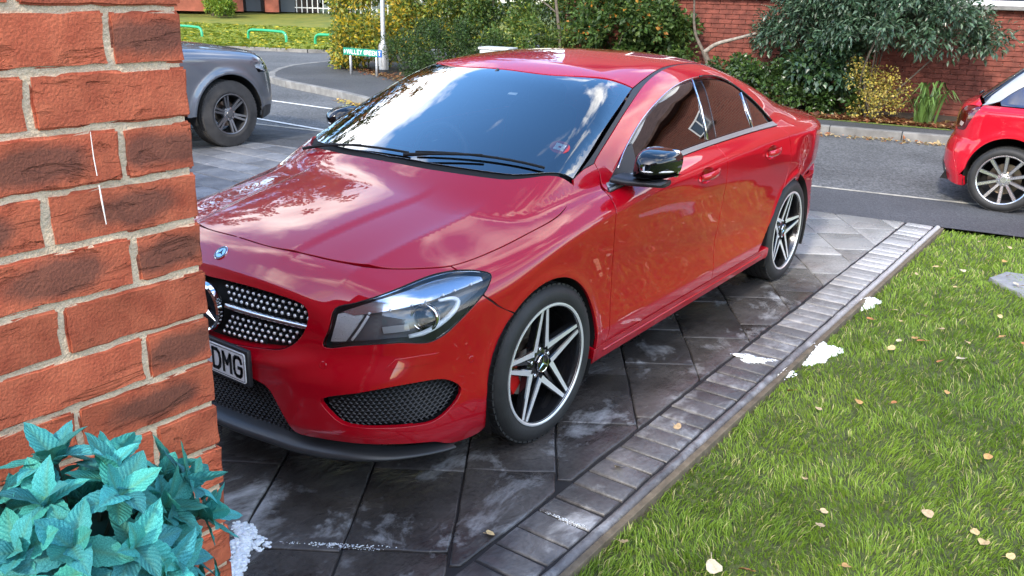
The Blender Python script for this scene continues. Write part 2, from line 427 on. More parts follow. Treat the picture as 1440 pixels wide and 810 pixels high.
# --- materials with their own node work
def asphalt(name, c, scale, light):
    m = mat(name, c, .75, spec=.4); N, L, b = nodes_of(m)
    t = N.new('ShaderNodeTexCoord')
    v = N.new('ShaderNodeTexVoronoi'); v.inputs['Scale'].default_value = scale; L.new(t.outputs['Object'], v.inputs['Vector'])
    n = N.new('ShaderNodeTexNoise'); n.inputs['Scale'].default_value = .8; n.inputs['Detail'].default_value = 8; L.new(t.outputs['Object'], n.inputs['Vector'])
    r1 = N.new('ShaderNodeValToRGB'); r1.color_ramp.elements[0].color = (*[k*.55 for k in c], 1); r1.color_ramp.elements[1].color = (*light, 1); r1.color_ramp.elements[1].position = .95
    L.new(v.outputs['Color'], r1.inputs[0])
    r2 = N.new('ShaderNodeValToRGB'); r2.color_ramp.elements[0].color = (.72, .72, .72, 1); r2.color_ramp.elements[1].color = (1.2, 1.2, 1.2, 1); r2.color_ramp.elements[0].position = .3; r2.color_ramp.elements[1].position = .7
    L.new(n.outputs['Fac'], r2.inputs[0])
    mx = N.new('ShaderNodeMix'); mx.data_type = 'RGBA'; mx.blend_type = 'MULTIPLY'; mx.inputs['Factor'].default_value = 1
    L.new(r1.outputs[0], mx.inputs['A']); L.new(r2.outputs[0], mx.inputs['B']); L.new(mx.outputs['Result'], b.inputs['Base Color'])
    bp = N.new('ShaderNodeBump'); bp.inputs['Strength'].default_value = .5; bp.inputs['Distance'].default_value = .006
    L.new(v.outputs['Distance'], bp.inputs['Height']); L.new(bp.outputs[0], b.inputs['Normal'])
    return m
M_ROAD = asphalt('road_asphalt', (.066, .069, .070), 55, (.165, .168, .168))
M_TARMAC = asphalt('strip_tarmac', (.056, .058, .064), 110, (.10, .102, .108))
M_PAVE = asphalt('path_tarmac', (.060, .061, .064), 90, (.10, .10, .10))
M_SOIL = mat('soil', (.045, .032, .020), .95, var=.4, vscale=12, bump=.6, bscale=40)
M_KERB = mat('kerb_concrete', (.165, .160, .148), .85, var=.28, vscale=6, bump=.2, bscale=90, objvar=.12)
M_LINEW = mat('road_paint', (.62, .61, .57), .7, var=.25, vscale=14)
M_MOSS = mat('moss', (.10, .14, .02), .95, var=.5, vscale=20, bump=.6, bscale=80)

sheet('ground', [(-160,-160),(120,-160),(120,160),(-160,160)], -.14, mat('rough_ground', (.06, .065, .03), .95, var=.4, vscale=.6))
sheet('road', [(nearx(40)-1.13, 40), (nearx(-40)-1.13, -40), (-60, -40), (-60, 40)], -.012, M_ROAD)
sheet('roadside_strip', [(nearx(40), 40), (nearx(40)-1.13, 40), (nearx(-40)-1.13, -40), (nearx(-40), -40)], -.008, M_TARMAC)
# pale seam between strip and carriageway, faded road lines
sx = lambda y: nearx(y)-1.13
sheet('road_seam', [(sx(40)+.03, 40), (sx(40)-.035, 40), (sx(-40)-.035, -40), (sx(-40)+.03, -40)], -.0045, mat('seam_concrete', (.33, .31, .26), .9, var=.35, vscale=9))
sheet('road_line', [(-6.28,-10.2), (-6.36,-10.2), (-6.38,-7.2), (-6.30,-7.2)], -.0045, M_LINEW)
sheet('road_line', [(-5.02,-11.5), (-5.09,-11.5), (-4.86,-5.0), (-4.79,-5.0)], -.0025, M_LINEW)
sheet('tarmac_patch', [(nearx(-4)-.9, -4), (nearx(-4)-.45, -4), (nearx(-9)-.3, -9), (nearx(-9)-.8, -9)], -.0055, mat('worn_tarmac', (.045, .047, .05), .8, var=.4, vscale=5, bump=.3, bscale=80))

# --- kerbs and pavement on the far side of the road
KR = spline(np.array([[-12.9,18,0],[-11.2,8,0],[-10.1,2,0],[-9.60,-.9,0],[-9.35,-2.0,0],[-8.6,-3.2,0],[-7.2,-3.9,0],[-6.35,-4.45,0],[-6.25,-4.9,0],[-6.76,-6.34,0],[-7.42,-8.24,0],[-7.72,-9.5,0],[-8.0,-10.6,0],[-8.45,-11.3,0],[-9.42,-12.2,0],[-10.4,-12.8,0],[-11.2,-13.0,0],[-13.3,-13.6,0],[-20,-15.2,0],[-30,-17,0]]), .05)[:, :2]
def run_stones(name, path, length, w, h, m, z0, top, label=None):
    """kerbstones laid end to end along a dense path, each its own object under the kerb"""
    s = np.concatenate([[0], np.cumsum(np.linalg.norm(np.diff(path, axis=0), axis=1))]); L = s[-1]; out = []
    at = lambda q: np.array([np.interp(q, s, path[:, 0]), np.interp(q, s, path[:, 1])])
    me = {}
    k = 0; q = 0
    while q+length < L:
        a, b = at(q+.004), at(q+length-.004); e = b-a; ln = np.linalg.norm(e); c = (a+b)/2; nrm = np.array([e[1], -e[0]])/ln
        key = round(ln, 2)
        if key not in me: me[key] = MB().box((0, 0, 0), (ln/2, w/2, h/2), bev=.012).mesh(name, m)
        out.append((me[key], (c[0], c[1], top-h/2), math.atan2(e[1], e[0]))); q += length; k += 1
    return out
pav = link('pavement', None); pav['kind'] = 'structure'
# pavement body behind the kerb
inner = KR; back = [(-40,-17),(-40,20),(-13.6,18)]
poly = [tuple(p) for p in KR[::8]]+back
link('pavement_surface', mesh_of('pavement_surface', [(a, b, .095) for a, b in poly], [tuple(range(len(poly)))], [M_PAVE], smooth=False), pav)
for i, (me, loc, rz) in enumerate(run_stones('kerbstone', KR, .915, .13, .26, M_KERB, 0, .105)):
    link('kerbstone', me, pav, loc, (0, 0, rz))
sheet('moss_strip', [(-10.25,-2.0), (-10.55,.4), (-10.42,.45), (-10.1,-2.0)], .099, M_MOSS)
# planting bed
bed = [(-8.55,-6.6),(-9.3,-8.6),(-10.1,-10.2),(-11.1,-12.2),(-14,-13.2),(-14,8),(-12.1,8),(-11.0,2.5),(-10.62,0),(-10.2,-2.2),(-9.6,-3.6),(-8.7,-5.2)]
sheet('planting_bed', bed, .10, M_SOIL)

# --- driveway slabs
def slab_material(name, dark, mid, soap, wet, dry_pale=None):
    m = mat(name, mid, .4, spec=.5); N, L, b = nodes_of(m)
    t = N.new('ShaderNodeTexCoord'); g = N.new('ShaderNodeNewGeometry'); oi = N.new('ShaderNodeObjectInfo')
    n1 = N.new('ShaderNodeTexNoise'); n1.inputs['Scale'].default_value = 3.1; n1.inputs['Detail'].default_value = 9; n1.inputs['Roughness'].default_value = .62; L.new(g.outputs['Position'], n1.inputs['Vector'])
    r1 = N.new('ShaderNodeValToRGB'); e = r1.color_ramp.elements; e[0].position = .33; e[0].color = (*dark, 1); e[1].position = .68; e[1].color = (*mid, 1); L.new(n1.outputs['Fac'], r1.inputs[0])
    ng = N.new('ShaderNodeTexNoise'); ng.inputs['Scale'].default_value = 60; ng.inputs['Detail'].default_value = 5; L.new(g.outputs['Position'], ng.inputs['Vector'])
    rg = N.new('ShaderNodeMapRange'); rg.inputs['To Min'].default_value = .55; rg.inputs['To Max'].default_value = 1.45; L.new(ng.outputs['Fac'], rg.inputs['Value'])
    hs = N.new('ShaderNodeHueSaturation'); L.new(r1.outputs[0], hs.inputs['Color'])
    mr = N.new('ShaderNodeMapRange'); mr.inputs['To Min'].default_value = .70; mr.inputs['To Max'].default_value = 1.28; L.new(oi.outputs['Random'], mr.inputs['Value'])
    mu = N.new('ShaderNodeMath'); mu.operation = 'MULTIPLY'; L.new(mr.outputs[0], mu.inputs[0]); L.new(rg.outputs[0], mu.inputs[1]); L.new(mu.outputs[0], hs.inputs['Value'])
    # dried soap film: stretched blotches
    mp = N.new('ShaderNodeMapping'); mp.inputs['Rotation'].default_value = (0, 0, R(-35)); mp.inputs['Scale'].default_value = (1.9, 2.7, 1); L.new(g.outputs['Position'], mp.inputs['Vector'])
    n2 = N.new('ShaderNodeTexNoise'); n2.inputs['Scale'].default_value = 1.35; n2.inputs['Detail'].default_value = 11; n2.inputs['Roughness'].default_value = .68; n2.inputs['Distortion'].default_value = .35; L.new(mp.outputs[0], n2.inputs['Vector'])
    r2 = N.new('ShaderNodeValToRGB'); e = r2.color_ramp.elements; e[0].position = soap[0]; e[0].color = (0, 0, 0, 1); e[1].position = soap[1]; e[1].color = (1, 1, 1, 1); L.new(n2.outputs['Fac'], r2.inputs[0])
    ms = N.new('ShaderNodeMath'); ms.operation = 'MULTIPLY'; ms.inputs[1].default_value = soap[2]; L.new(r2.outputs[0], ms.inputs[0])
    mx = N.new('ShaderNodeMix'); mx.data_type = 'RGBA'; L.new(ms.outputs[0], mx.inputs['Factor']); L.new(hs.outputs[0], mx.inputs['A']); mx.inputs['B'].default_value = (.52, .53, .54, 1)
    res = mx.outputs['Result']
    if dry_pale:          # paler towards the road: dry concrete, plus sun glare put into the colour
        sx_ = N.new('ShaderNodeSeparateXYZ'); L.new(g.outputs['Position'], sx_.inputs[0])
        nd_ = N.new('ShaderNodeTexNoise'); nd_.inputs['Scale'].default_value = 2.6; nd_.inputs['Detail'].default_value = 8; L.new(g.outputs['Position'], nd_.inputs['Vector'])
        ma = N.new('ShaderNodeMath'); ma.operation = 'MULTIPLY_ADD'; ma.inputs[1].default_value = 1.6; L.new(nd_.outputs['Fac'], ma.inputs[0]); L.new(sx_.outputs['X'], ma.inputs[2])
        rd_ = N.new('ShaderNodeMapRange'); rd_.inputs['From Min'].default_value = dry_pale[1]+.8; rd_.inputs['From Max'].default_value = dry_pale[2]+.8; L.new(ma.outputs[0], rd_.inputs['Value'])
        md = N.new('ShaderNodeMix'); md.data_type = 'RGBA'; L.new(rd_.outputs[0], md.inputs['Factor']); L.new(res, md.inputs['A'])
        hd_ = N.new('ShaderNodeHueSaturation'); hd_.inputs['Color'].default_value = (*dry_pale[0], 1); L.new(mu.outputs[0], hd_.inputs['Value']); L.new(hd_.outputs[0], md.inputs['B']); res = md.outputs['Result']
    L.new(res, b.inputs['Base Color'])
    # wetness: smooth where the noise is low
    n3 = N.new('ShaderNodeTexNoise'); n3.inputs['Scale'].default_value = 2.2; n3.inputs['Detail'].default_value = 7; L.new(g.outputs['Position'], n3.inputs['Vector'])
    rr = N.new('ShaderNodeMapRange'); rr.inputs['From Min'].default_value = .35; rr.inputs['From Max'].default_value = .65; rr.inputs['To Min'].default_value = wet[0]; rr.inputs['To Max'].default_value = wet[1]
    L.new(n3.outputs['Fac'], rr.inputs['Value']); L.new(rr.outputs[0], b.inputs['Roughness'])
    # slate relief: chipped ridges plus fine grain
    w = N.new('ShaderNodeTexNoise'); w.inputs['Scale'].default_value = 9; w.inputs['Detail'].default_value = 10; w.inputs['Roughness'].default_value = .6; w.inputs['Distortion'].default_value = 1.2
    mp2 = N.new('ShaderNodeMapping'); mp2.inputs['Rotation'].default_value = (0, 0, R(20)); mp2.inputs['Scale'].default_value = (1, 1.8, 1); L.new(g.outputs['Position'], mp2.inputs['Vector']); L.new(mp2.outputs[0], w.inputs['Vector'])
    bp = N.new('ShaderNodeBump'); bp.inputs['Strength'].default_value = .55; bp.inputs['Distance'].default_value = .012; L.new(w.outputs['Fac'], bp.inputs['Height'])
    b2 = N.new('ShaderNodeBump'); b2.inputs['Strength'].default_value = .25; b2.inputs['Distance'].default_value = .003; L.new(ng.outputs['Fac'], b2.inputs['Height']); L.new(bp.outputs[0], b2.inputs['Normal'])
    L.new(b2.outputs[0], b.inputs['Normal'])
    return m
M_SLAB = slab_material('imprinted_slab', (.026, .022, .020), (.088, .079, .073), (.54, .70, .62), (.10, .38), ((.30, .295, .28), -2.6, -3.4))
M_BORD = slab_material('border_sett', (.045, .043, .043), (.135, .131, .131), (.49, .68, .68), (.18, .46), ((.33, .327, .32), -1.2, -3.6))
M_JOINT = mat('joint_dark', (.012, .011, .011), .6, var=.3, vscale=20)
def clip_convex(poly, clip):
    out = list(poly)
    for i in range(len(clip)):
        a, b = clip[i], clip[(i+1) % len(clip)]; inp, out = out, []
        if not inp: break
        side_ = lambda p: (b[0]-a[0])*(p[1]-a[1])-(b[1]-a[1])*(p[0]-a[0])
        for j in range(len(inp)):
            p, q = inp[j], inp[(j+1) % len(inp)]; sp_, sq_ = side_(p), side_(q)
            if sp_ >= 0: out.append(p)
            if (sp_ >= 0) != (sq_ >= 0):
                t = sp_/(sp_-sq_); out.append((p[0]+(q[0]-p[0])*t, p[1]+(q[1]-p[1])*t))
    return out
def area2(p): return .5*sum(p[i][0]*p[(i+1) % len(p)][1]-p[(i+1) % len(p)][0]*p[i][1] for i in range(len(p)))
def shrink(poly, d):
    n = len(poly); out = []
    for i in range(n):
        a, b, c = np.array(poly[i-1]), np.array(poly[i]), np.array(poly[(i+1) % n]); e1 = (b-a)/max(np.linalg.norm(b-a), 1e-9); e2 = (c-b)/max(np.linalg.norm(c-b), 1e-9)
        n1, n2 = np.array([-e1[1], e1[0]]), np.array([-e2[1], e2[0]]); m = n1+n2; l = m@n1
        out.append(tuple(b+m*d/max(l, .35)))
    return out
def stone_mesh(name, poly, m, rng, joint=.0032, rnd=.005, depth=.03, wob=.0020):
    """slab: slightly irregular outline, rounded edge, sides; z = 0 is its top"""
    p0 = densify(np.array([(a, b, 0) for a, b in shrink(poly, joint)]), .11)[:, :2]; n = len(p0)
    p0 = p0+rng.normal(0, wob, p0.shape); p1 = np.array(shrink([tuple(q) for q in p0], rnd*.5)); p2 = np.array(shrink([tuple(q) for q in p0], rnd*1.5))
    c = p0.mean(0); V = [(a, b, -depth) for a, b in p0]+[(a, b, -rnd) for a, b in p0]+[(a, b, -rnd*.3) for a, b in p1]+[(a, b, 0) for a, b in p2]
    F = [(r*n+i, r*n+(i+1) % n, (r+1)*n+(i+1) % n, (r+1)*n+i) for r in range(3) for i in range(n)]+[tuple(3*n+i for i in range(n))]
    V = [(a-c[0], b-c[1], z) for a, b, z in V]
    me = mesh_of(name, V, F, [m], smooth=True); me.set_sharp_from_angle(angle=R(60)); return me, c
drive = link('driveway', None); drive['kind'] = 'structure'
YB = 1.125
dpoly = [(nearx(YB)+.005, YB), (nearx(-2.3)+.005, -2.3), (1.86, -2.3), (1.86, YB)]
if area2(dpoly) < 0: dpoly = dpoly[::-1]
link('joint_bed', mesh_of('joint_bed', [(a, b, -.011) for a, b in ((nearx(1.36), 1.36), (nearx(-2.32), -2.32), (3.4, -2.32), (3.4, 1.36))], [(0, 1, 2, 3)], [M_JOINT], smooth=False), drive)
ang = R(34); u_ = np.array([math.cos(ang), math.sin(ang)]); n_ = np.array([-u_[1], u_[0]]); rg = np.random.default_rng(11)
offs = np.arange(-4.6+.565, 6.2, .343)
for r_i, o in enumerate(offs):
    s = -7.+rg.uniform(0, .4)
    while s < 4.5:
        ln = rg.choice([.34, .46, .58, .50]); q = [u_*a+n_*b for a, b in ((s, o), (s+ln, o), (s+ln, o+.343), (s, o+.343))]
        s += ln; cp = clip_convex([tuple(x) for x in q], dpoly)
        if len(cp) < 3 or abs(area2(cp)) < .003: continue
        if max(p[1] for p in cp) < -1.2 and max(p[0] for p in cp) < -3.5: pass
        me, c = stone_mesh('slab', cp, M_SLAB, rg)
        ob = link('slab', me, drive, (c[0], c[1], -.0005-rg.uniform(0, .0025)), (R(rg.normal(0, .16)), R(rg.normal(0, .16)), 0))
# soldier border along the lawn
bp_ = .1165; x = nearx(1.25)+.01; k = 0
while x < 2.3:
    w = bp_*rg.uniform(.93, 1.07)
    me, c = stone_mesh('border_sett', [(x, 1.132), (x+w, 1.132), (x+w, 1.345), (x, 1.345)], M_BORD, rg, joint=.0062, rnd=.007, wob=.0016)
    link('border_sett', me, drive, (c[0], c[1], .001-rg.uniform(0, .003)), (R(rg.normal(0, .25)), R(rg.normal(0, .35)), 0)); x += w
# rounded outer edge of the concrete
mb = MB(); xs = np.linspace(nearx(1.36), 2.3, 120); prof = [(1.350,-.02),(1.351,-.004),(1.358,.002),(1.372,.001),(1.384,-.006),(1.391,-.022),(1.393,-.08)]
vs_, fs_ = [], []
for x in xs:
    j = rg.normal(0, .0016)
    for a, b in prof: vs_.append((x, a+j, b+rg.normal(0, .0008)))
k = len(prof)
for i in range(len(xs)-1):
    for j in range(k-1): fs_.append((i*k+j, (i+1)*k+j, (i+1)*k+j+1, i*k+j+1))
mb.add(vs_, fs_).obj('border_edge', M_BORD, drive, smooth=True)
# timber edging boards
M_TIMBER = mat('weathered_timber', (.115, .09, .06), .85, var=.35, vscale=14, bump=.4, bscale=60, objvar=.15)
edg = thing('lawn_edging', 'weathered timber edging boards between the lawn and the sett border', 'edging', (0, 1.408, 0))
for a, b in ((2.3, .75), (.745, -.75), (-.755, -2.25), (-2.255, -3.6), (-3.605, -4.9)):
    MB().box(((a+b)/2, 0, -.047), (abs(a-b)/2, .013, .05), bev=.003).obj('edging_board', M_TIMBER, edg)

# neighbouring block-paved drive under the pickup
M_BLOCK = slab_material('block_paver', (.10, .105, .115), (.21, .215, .225), (.60, .85, .25), (.42, .7))
nd = link('neighbour_drive', None); nd['kind'] = 'structure'
link('joint_bed', mesh_of('joint_bed', [(a, b, -.010) for a, b in ((nearx(-2.3), -2.3), (nearx(-11), -11), (3, -11), (3, -2.3))], [(0, 1, 2, 3)], [M_JOINT], smooth=False), nd)
xb = 0; npd = 0
dp2 = [(nearx(-2.34)+.005, -2.34), (nearx(-8.2)+.005, -8.2), (-1.0, -8.2), (-1.0, -2.34)]
if area2(dp2) < 0: dp2 = dp2[::-1]
for r_i, xx in enumerate(np.arange(-4.6, -1.0, .30)):
    y = -8.6+(.3 if r_i % 2 else 0)
    while y < -2.3:
        cp = clip_convex([(xx, y), (xx+.30, y), (xx+.30, y+.60), (xx, y+.60)], dp2); y += .60
        if len(cp) < 3 or abs(area2(cp)) < .004: continue
        me, c = stone_mesh('paver', cp, M_BLOCK, rg, joint=.006, rnd=.008)
        link('paver', me, nd, (c[0], c[1], -rg.uniform(0, .003)))

# --- lawn
LZ = -.04
M_GRASS = mat('grass_blade', (.07, .13, .02), .55, spec=.35); N, L, b = nodes_of(M_GRASS)
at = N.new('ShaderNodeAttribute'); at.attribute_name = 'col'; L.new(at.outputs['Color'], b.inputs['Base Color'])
def translucent(m, amt=.35, gain=1.6):
    """leaf shader: add diffuse transmission"""
    N, L, b = nodes_of(m); o = [n for n in N if n.type == 'OUTPUT_MATERIAL'][0]
    tr = N.new('ShaderNodeBsdfTranslucent'); mx = N.new('ShaderNodeMixShader'); mx.inputs[0].default_value = amt
    if b.inputs['Base Color'].links:
        src = b.inputs['Base Color'].links[0].from_socket; g = N.new('ShaderNodeMix'); g.data_type = 'RGBA'; g.blend_type = 'MULTIPLY'; g.inputs['Factor'].default_value = 1
        L.new(src, g.inputs['A']); g.inputs['B'].default_value = (gain, gain*1.05, gain*.7, 1); L.new(g.outputs['Result'], tr.inputs['Color'])
    else: tr.inputs['Color'].default_value = b.inputs['Base Color'].default_value
    L.new(b.outputs[0], mx.inputs[1]); L.new(tr.outputs[0], mx.inputs[2]); L.new(mx.outputs[0], o.inputs['Surface'])
translucent(M_GRASS, .3)
LAWN = [(nearx(1.42)+.02, 1.412), (2.6, 1.412), (3.58, 1.9), (3.58, 9), (nearx(9)+.02, 9)]
sheet('lawn_soil', LAWN, LZ, mat('lawn_soil', (.055, .070, .020), .95, var=.5, vscale=30, bump=.5, bscale=80))
def noise2(p, s, seed):
    """cheap smooth value noise"""
    r = np.random.default_rng(seed); T = r.random((64, 64)); q = p*s; i = np.floor(q).astype(int); f = q-i; f = f*f*(3-2*f)
    g = lambda a, b: T[(i[:, 0]+a) % 64, (i[:, 1]+b) % 64]
    return (g(0, 0)*(1-f[:, 0])+g(1, 0)*f[:, 0])*(1-f[:, 1])+(g(0, 1)*(1-f[:, 0])+g(1, 1)*f[:, 0])*f[:, 1]
def grass(name, poly, n, hgt, wid, rng, z0, cam_xy=(2.59, 2.555), power=1.1, dmax=9., parent=None, cols=None, **props):
    poly = np.array(poly); lo, hi = poly.min(0), poly.max(0); P = np.zeros((0, 2))
    while len(P) < n:
        q = lo+(hi-lo)*rng.random((n*2, 2)); q = q[in_poly(q, poly)]
        d = np.hypot(q[:, 0]-cam_xy[0], q[:, 1]-cam_xy[1]); q = q[rng.random(len(q)) < np.minimum(1, (2.4/np.maximum(d, 1.2)))**power]
        P = np.concatenate([P, q])
    P = P[:n]; d = np.hypot(P[:, 0]-cam_xy[0], P[:, 1]-cam_xy[1])
    cl = noise2(P, 3.1, 1)*.5+noise2(P, 9., 2)*.5
    h = hgt*(.45+.9*cl)*rng.uniform(.6, 1.3, n); w = wid*rng.uniform(.7, 1.3, n)*np.maximum(1, d/4.2)
    a = rng.uniform(0, 2*math.pi, n)+0; ba = noise2(P, 5, 5)*9+rng.normal(0, .9, n); lean = rng.uniform(.25, 1.15, n)*h
    wx, wy = np.cos(a)*w/2, np.sin(a)*w/2; bx, by = np.cos(ba)*lean, np.sin(ba)*lean
    V = np.zeros((n, 5, 3)); z = np.full(n, z0)
    V[:, 0] = np.stack([P[:, 0]-wx, P[:, 1]-wy, z], 1); V[:, 1] = np.stack([P[:, 0]+wx, P[:, 1]+wy, z], 1)
    V[:, 2] = np.stack([P[:, 0]-wx*.85+bx*.35, P[:, 1]-wy*.85+by*.35, z+h*.62], 1); V[:, 3] = np.stack([P[:, 0]+wx*.85+bx*.35, P[:, 1]+wy*.85+by*.35, z+h*.62], 1)
    V[:, 4] = np.stack([P[:, 0]+bx, P[:, 1]+by, z+h*.95], 1)
    F = (np.arange(n)*5)[:, None, None]+np.array([[0, 1, 3], [0, 3, 2], [2, 3, 4]])
    t = np.clip(noise2(P, 1.3, 8)*.5+noise2(P, 6, 9)*.3+rng.normal(.1, .16, n), 0, 1)[:, None]
    c0, c1, c2 = cols or (np.array([.075, .150, .016]), np.array([.235, .345, .045]), np.array([.42, .40, .18]))
    c = c0*(1-t)+c1*t; dry_pale = (rng.random(n) < .10)[:, None]; c = np.where(dry_pale, c2*rng.uniform(.7, 1.2, (n, 1)), c)
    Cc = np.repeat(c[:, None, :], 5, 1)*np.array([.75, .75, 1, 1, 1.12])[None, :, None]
    return link(name, big_mesh(name, V.reshape(-1, 3), F.reshape(-1, 3), M_GRASS, Cc.reshape(-1, 3)), parent, **props)
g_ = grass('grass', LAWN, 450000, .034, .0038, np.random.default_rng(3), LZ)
g_['kind'] = 'stuff'; g_['label'] = 'short green lawn grass beside the driveway border'; g_['category'] = 'grass'

# --- grassy bank across the side road
bk = np.array([[-11.5,-19.6],[-12.9,-19.2],[-13.95,-17.9],[-14.0,-16.4],[-15.2,-15.6],[-20,-16.8]])
hv, hf = [], []; nu, nv = 36, 24
A_ = spline(np.array([[-6,-26.5,0],[-10.5,-21.5,0],[-13.3,-18.6,0],[-14.2,-16.6,0],[-16,-15.7,0],[-24,-17.5,0]]), 1.)[:, :2]
B_ = np.array([[-12,-60],[-22,-55],[-32,-48],[-40,-38],[-46,-28]], float)
sA = np.linspace(0, 1, len(A_)); sB = np.linspace(0, 1, len(B_))
for i in range(nu):
    t = i/(nu-1); a = np.array([np.interp(t, sA, A_[:, 0]), np.interp(t, sA, A_[:, 1])]); b = np.array([np.interp(t, sB, B_[:, 0]), np.interp(t, sB, B_[:, 1])])
    for j in range(nv):
        s = (j/(nv-1))**1.4; p = a+(b-a)*s; hv.append((p[0], p[1], .02+.5*sstep(.3, .95, np.array(s)).item()+.02*random.random()))
for i in range(nu-1):
    for j in range(nv-1): hf.append((i*nv+j, (i+1)*nv+j, (i+1)*nv+j+1, i*nv+j+1))
M_BANK = mat('bank_grass', (.10, .14, .018), .9, bump=.5, bscale=30, color2=(.22, .21, .03), vscale=1.5, detail=12)
link('grass_bank', mesh_of('grass_bank', hv, hf, [M_BANK], smooth=True), None, kind='structure')
bkp = [tuple(p) for p in A_]+[(-24,-24),(-20,-34),(-12,-36)]
g_ = grass('bank_tufts', bkp, 60000, .10, .035, np.random.default_rng(5), .05, power=.3, cols=(np.array([.10,.14,.015]), np.array([.20,.23,.03]), np.array([.45,.36,.03])))
V = np.zeros(len(g_.data.vertices)*3); g_.data.vertices.foreach_get('co', V); V = V.reshape(-1, 3)
g_['kind'] = 'stuff'; g_['label'] = 'yellowing tufts of grass and leaves on the bank across the road'; g_['category'] = 'grass'
bkk = link('bank_kerb', None); bkk['kind'] = 'structure'
for me, loc, rz in run_stones('kerbstone', spline(np.c_[A_, np.zeros(len(A_))], .1)[:, :2], .915, .13, .22, M_KERB, 0, .08): link('kerbstone', me, bkk, loc, (0, 0, rz))

# --- our house: garage corner in front, unseen main house behind the viewer
M_MORTAR = mat('mortar', (.58, .45, .31), .95, var=.15, vscale=40, bump=.5, bscale=220)
def brick_material():
    m = mat('rustic_brick', (.36, .095, .045), .9, spec=.3); N, L, b = nodes_of(m)
    t = N.new('ShaderNodeTexCoord'); oi = N.new('ShaderNodeObjectInfo')
    off = N.new('ShaderNodeVectorMath'); off.operation = 'ADD'; sc = N.new('ShaderNodeVectorMath'); sc.operation = 'SCALE'; sc.inputs['Scale'].default_value = 37.
    cx = N.new('ShaderNodeCombineXYZ'); L.new(oi.outputs['Random'], cx.inputs[0]); L.new(oi.outputs['Random'], cx.inputs[2]); L.new(cx.outputs[0], sc.inputs[0]); L.new(t.outputs['Object'], off.inputs[0]); L.new(sc.outputs[0], off.inputs[1])
    n1 = N.new('ShaderNodeTexNoise'); n1.inputs['Scale'].default_value = 22; n1.inputs['Detail'].default_value = 8; n1.inputs['Roughness'].default_value = .65; L.new(off.outputs[0], n1.inputs['Vector'])
    r1 = N.new('ShaderNodeValToRGB'); e = r1.color_ramp.elements; e[0].position = .30; e[0].color = (.31, .066, .034, 1); e[1].position = .70; e[1].color = (.47, .128, .064, 1); L.new(n1.outputs['Fac'], r1.inputs[0])
    # dark reduced core burnt into the middle of some bricks
    mp = N.new('ShaderNodeMapping'); mp.inputs['Scale'].default_value = (11.5, 0, 33); L.new(t.outputs['Object'], mp.inputs['Vector'])
    ln = N.new('ShaderNodeVectorMath'); ln.operation = 'LENGTH'; L.new(mp.outputs[0], ln.inputs[0])
    n4 = N.new('ShaderNodeTexNoise'); n4.inputs['Scale'].default_value = 26; n4.inputs['Detail'].default_value = 6; L.new(off.outputs[0], n4.inputs['Vector'])
    ad = N.new('ShaderNodeMath'); ad.operation = 'MULTIPLY_ADD'; ad.inputs[1].default_value = .9; L.new(n4.outputs['Fac'], ad.inputs[0]); L.new(ln.outputs['Value'], ad.inputs[2])
    r2 = N.new('ShaderNodeMapRange'); r2.inputs['From Min'].default_value = 1.0; r2.inputs['From Max'].default_value = 1.45; r2.inputs['To Min'].default_value = 1; r2.inputs['To Max'].default_value = 0; L.new(ad.outputs[0], r2.inputs['Value'])
    f7 = N.new('ShaderNodeMath'); f7.operation = 'MULTIPLY'; f7.inputs[1].default_value = 13.7; fr = N.new('ShaderNodeMath'); fr.operation = 'FRACT'; gt = N.new('ShaderNodeMath'); gt.operation = 'GREATER_THAN'; gt.inputs[1].default_value = .56
    L.new(oi.outputs['Random'], f7.inputs[0]); L.new(f7.outputs[0], fr.inputs[0]); L.new(fr.outputs[0], gt.inputs[0])
    mm = N.new('ShaderNodeMath'); mm.operation = 'MULTIPLY'; L.new(r2.outputs[0], mm.inputs[0]); L.new(gt.outputs[0], mm.inputs[1])
    m3 = N.new('ShaderNodeMath'); m3.operation = 'MULTIPLY'; m3.inputs[1].default_value = .72; L.new(mm.outputs[0], m3.inputs[0])
    mx = N.new('ShaderNodeMix'); mx.data_type = 'RGBA'; L.new(m3.outputs[0], mx.inputs['Factor']); L.new(r1.outputs[0], mx.inputs['A']); mx.inputs['B'].default_value = (.085, .045, .034, 1)
    hs = N.new('ShaderNodeHueSaturation'); mr = N.new('ShaderNodeMapRange'); mr.inputs['To Min'].default_value = .82; mr.inputs['To Max'].default_value = 1.16; L.new(oi.outputs['Random'], mr.inputs['Value']); L.new(mr.outputs[0], hs.inputs['Value']); L.new(mx.outputs['Result'], hs.inputs['Color'])
    L.new(hs.outputs[0], b.inputs['Base Color'])
    # drag creases: sparse horizontal tears
    mp3 = N.new('ShaderNodeMapping'); mp3.inputs['Scale'].default_value = (9, 9, 34); L.new(off.outputs[0], mp3.inputs['Vector'])
    n5 = N.new('ShaderNodeTexNoise'); n5.inputs['Scale'].default_value = 1.; n5.inputs['Detail'].default_value = 7; n5.inputs['Roughness'].default_value = .6; n5.inputs['Distortion'].default_value = 1.0; L.new(mp3.outputs[0], n5.inputs['Vector'])
    r5 = N.new('ShaderNodeMapRange'); r5.inputs['From Min'].default_value = .34; r5.inputs['From Max'].default_value = .43; L.new(n5.outputs['Fac'], r5.inputs['Value'])
    n6 = N.new('ShaderNodeTexNoise'); n6.inputs['Scale'].default_value = 260; n6.inputs['Detail'].default_value = 4; L.new(off.outputs[0], n6.inputs['Vector'])
    b1 = N.new('ShaderNodeBump'); b1.inputs['Strength'].default_value = .8; b1.inputs['Distance'].default_value = .006; L.new(r5.outputs[0], b1.inputs['Height'])
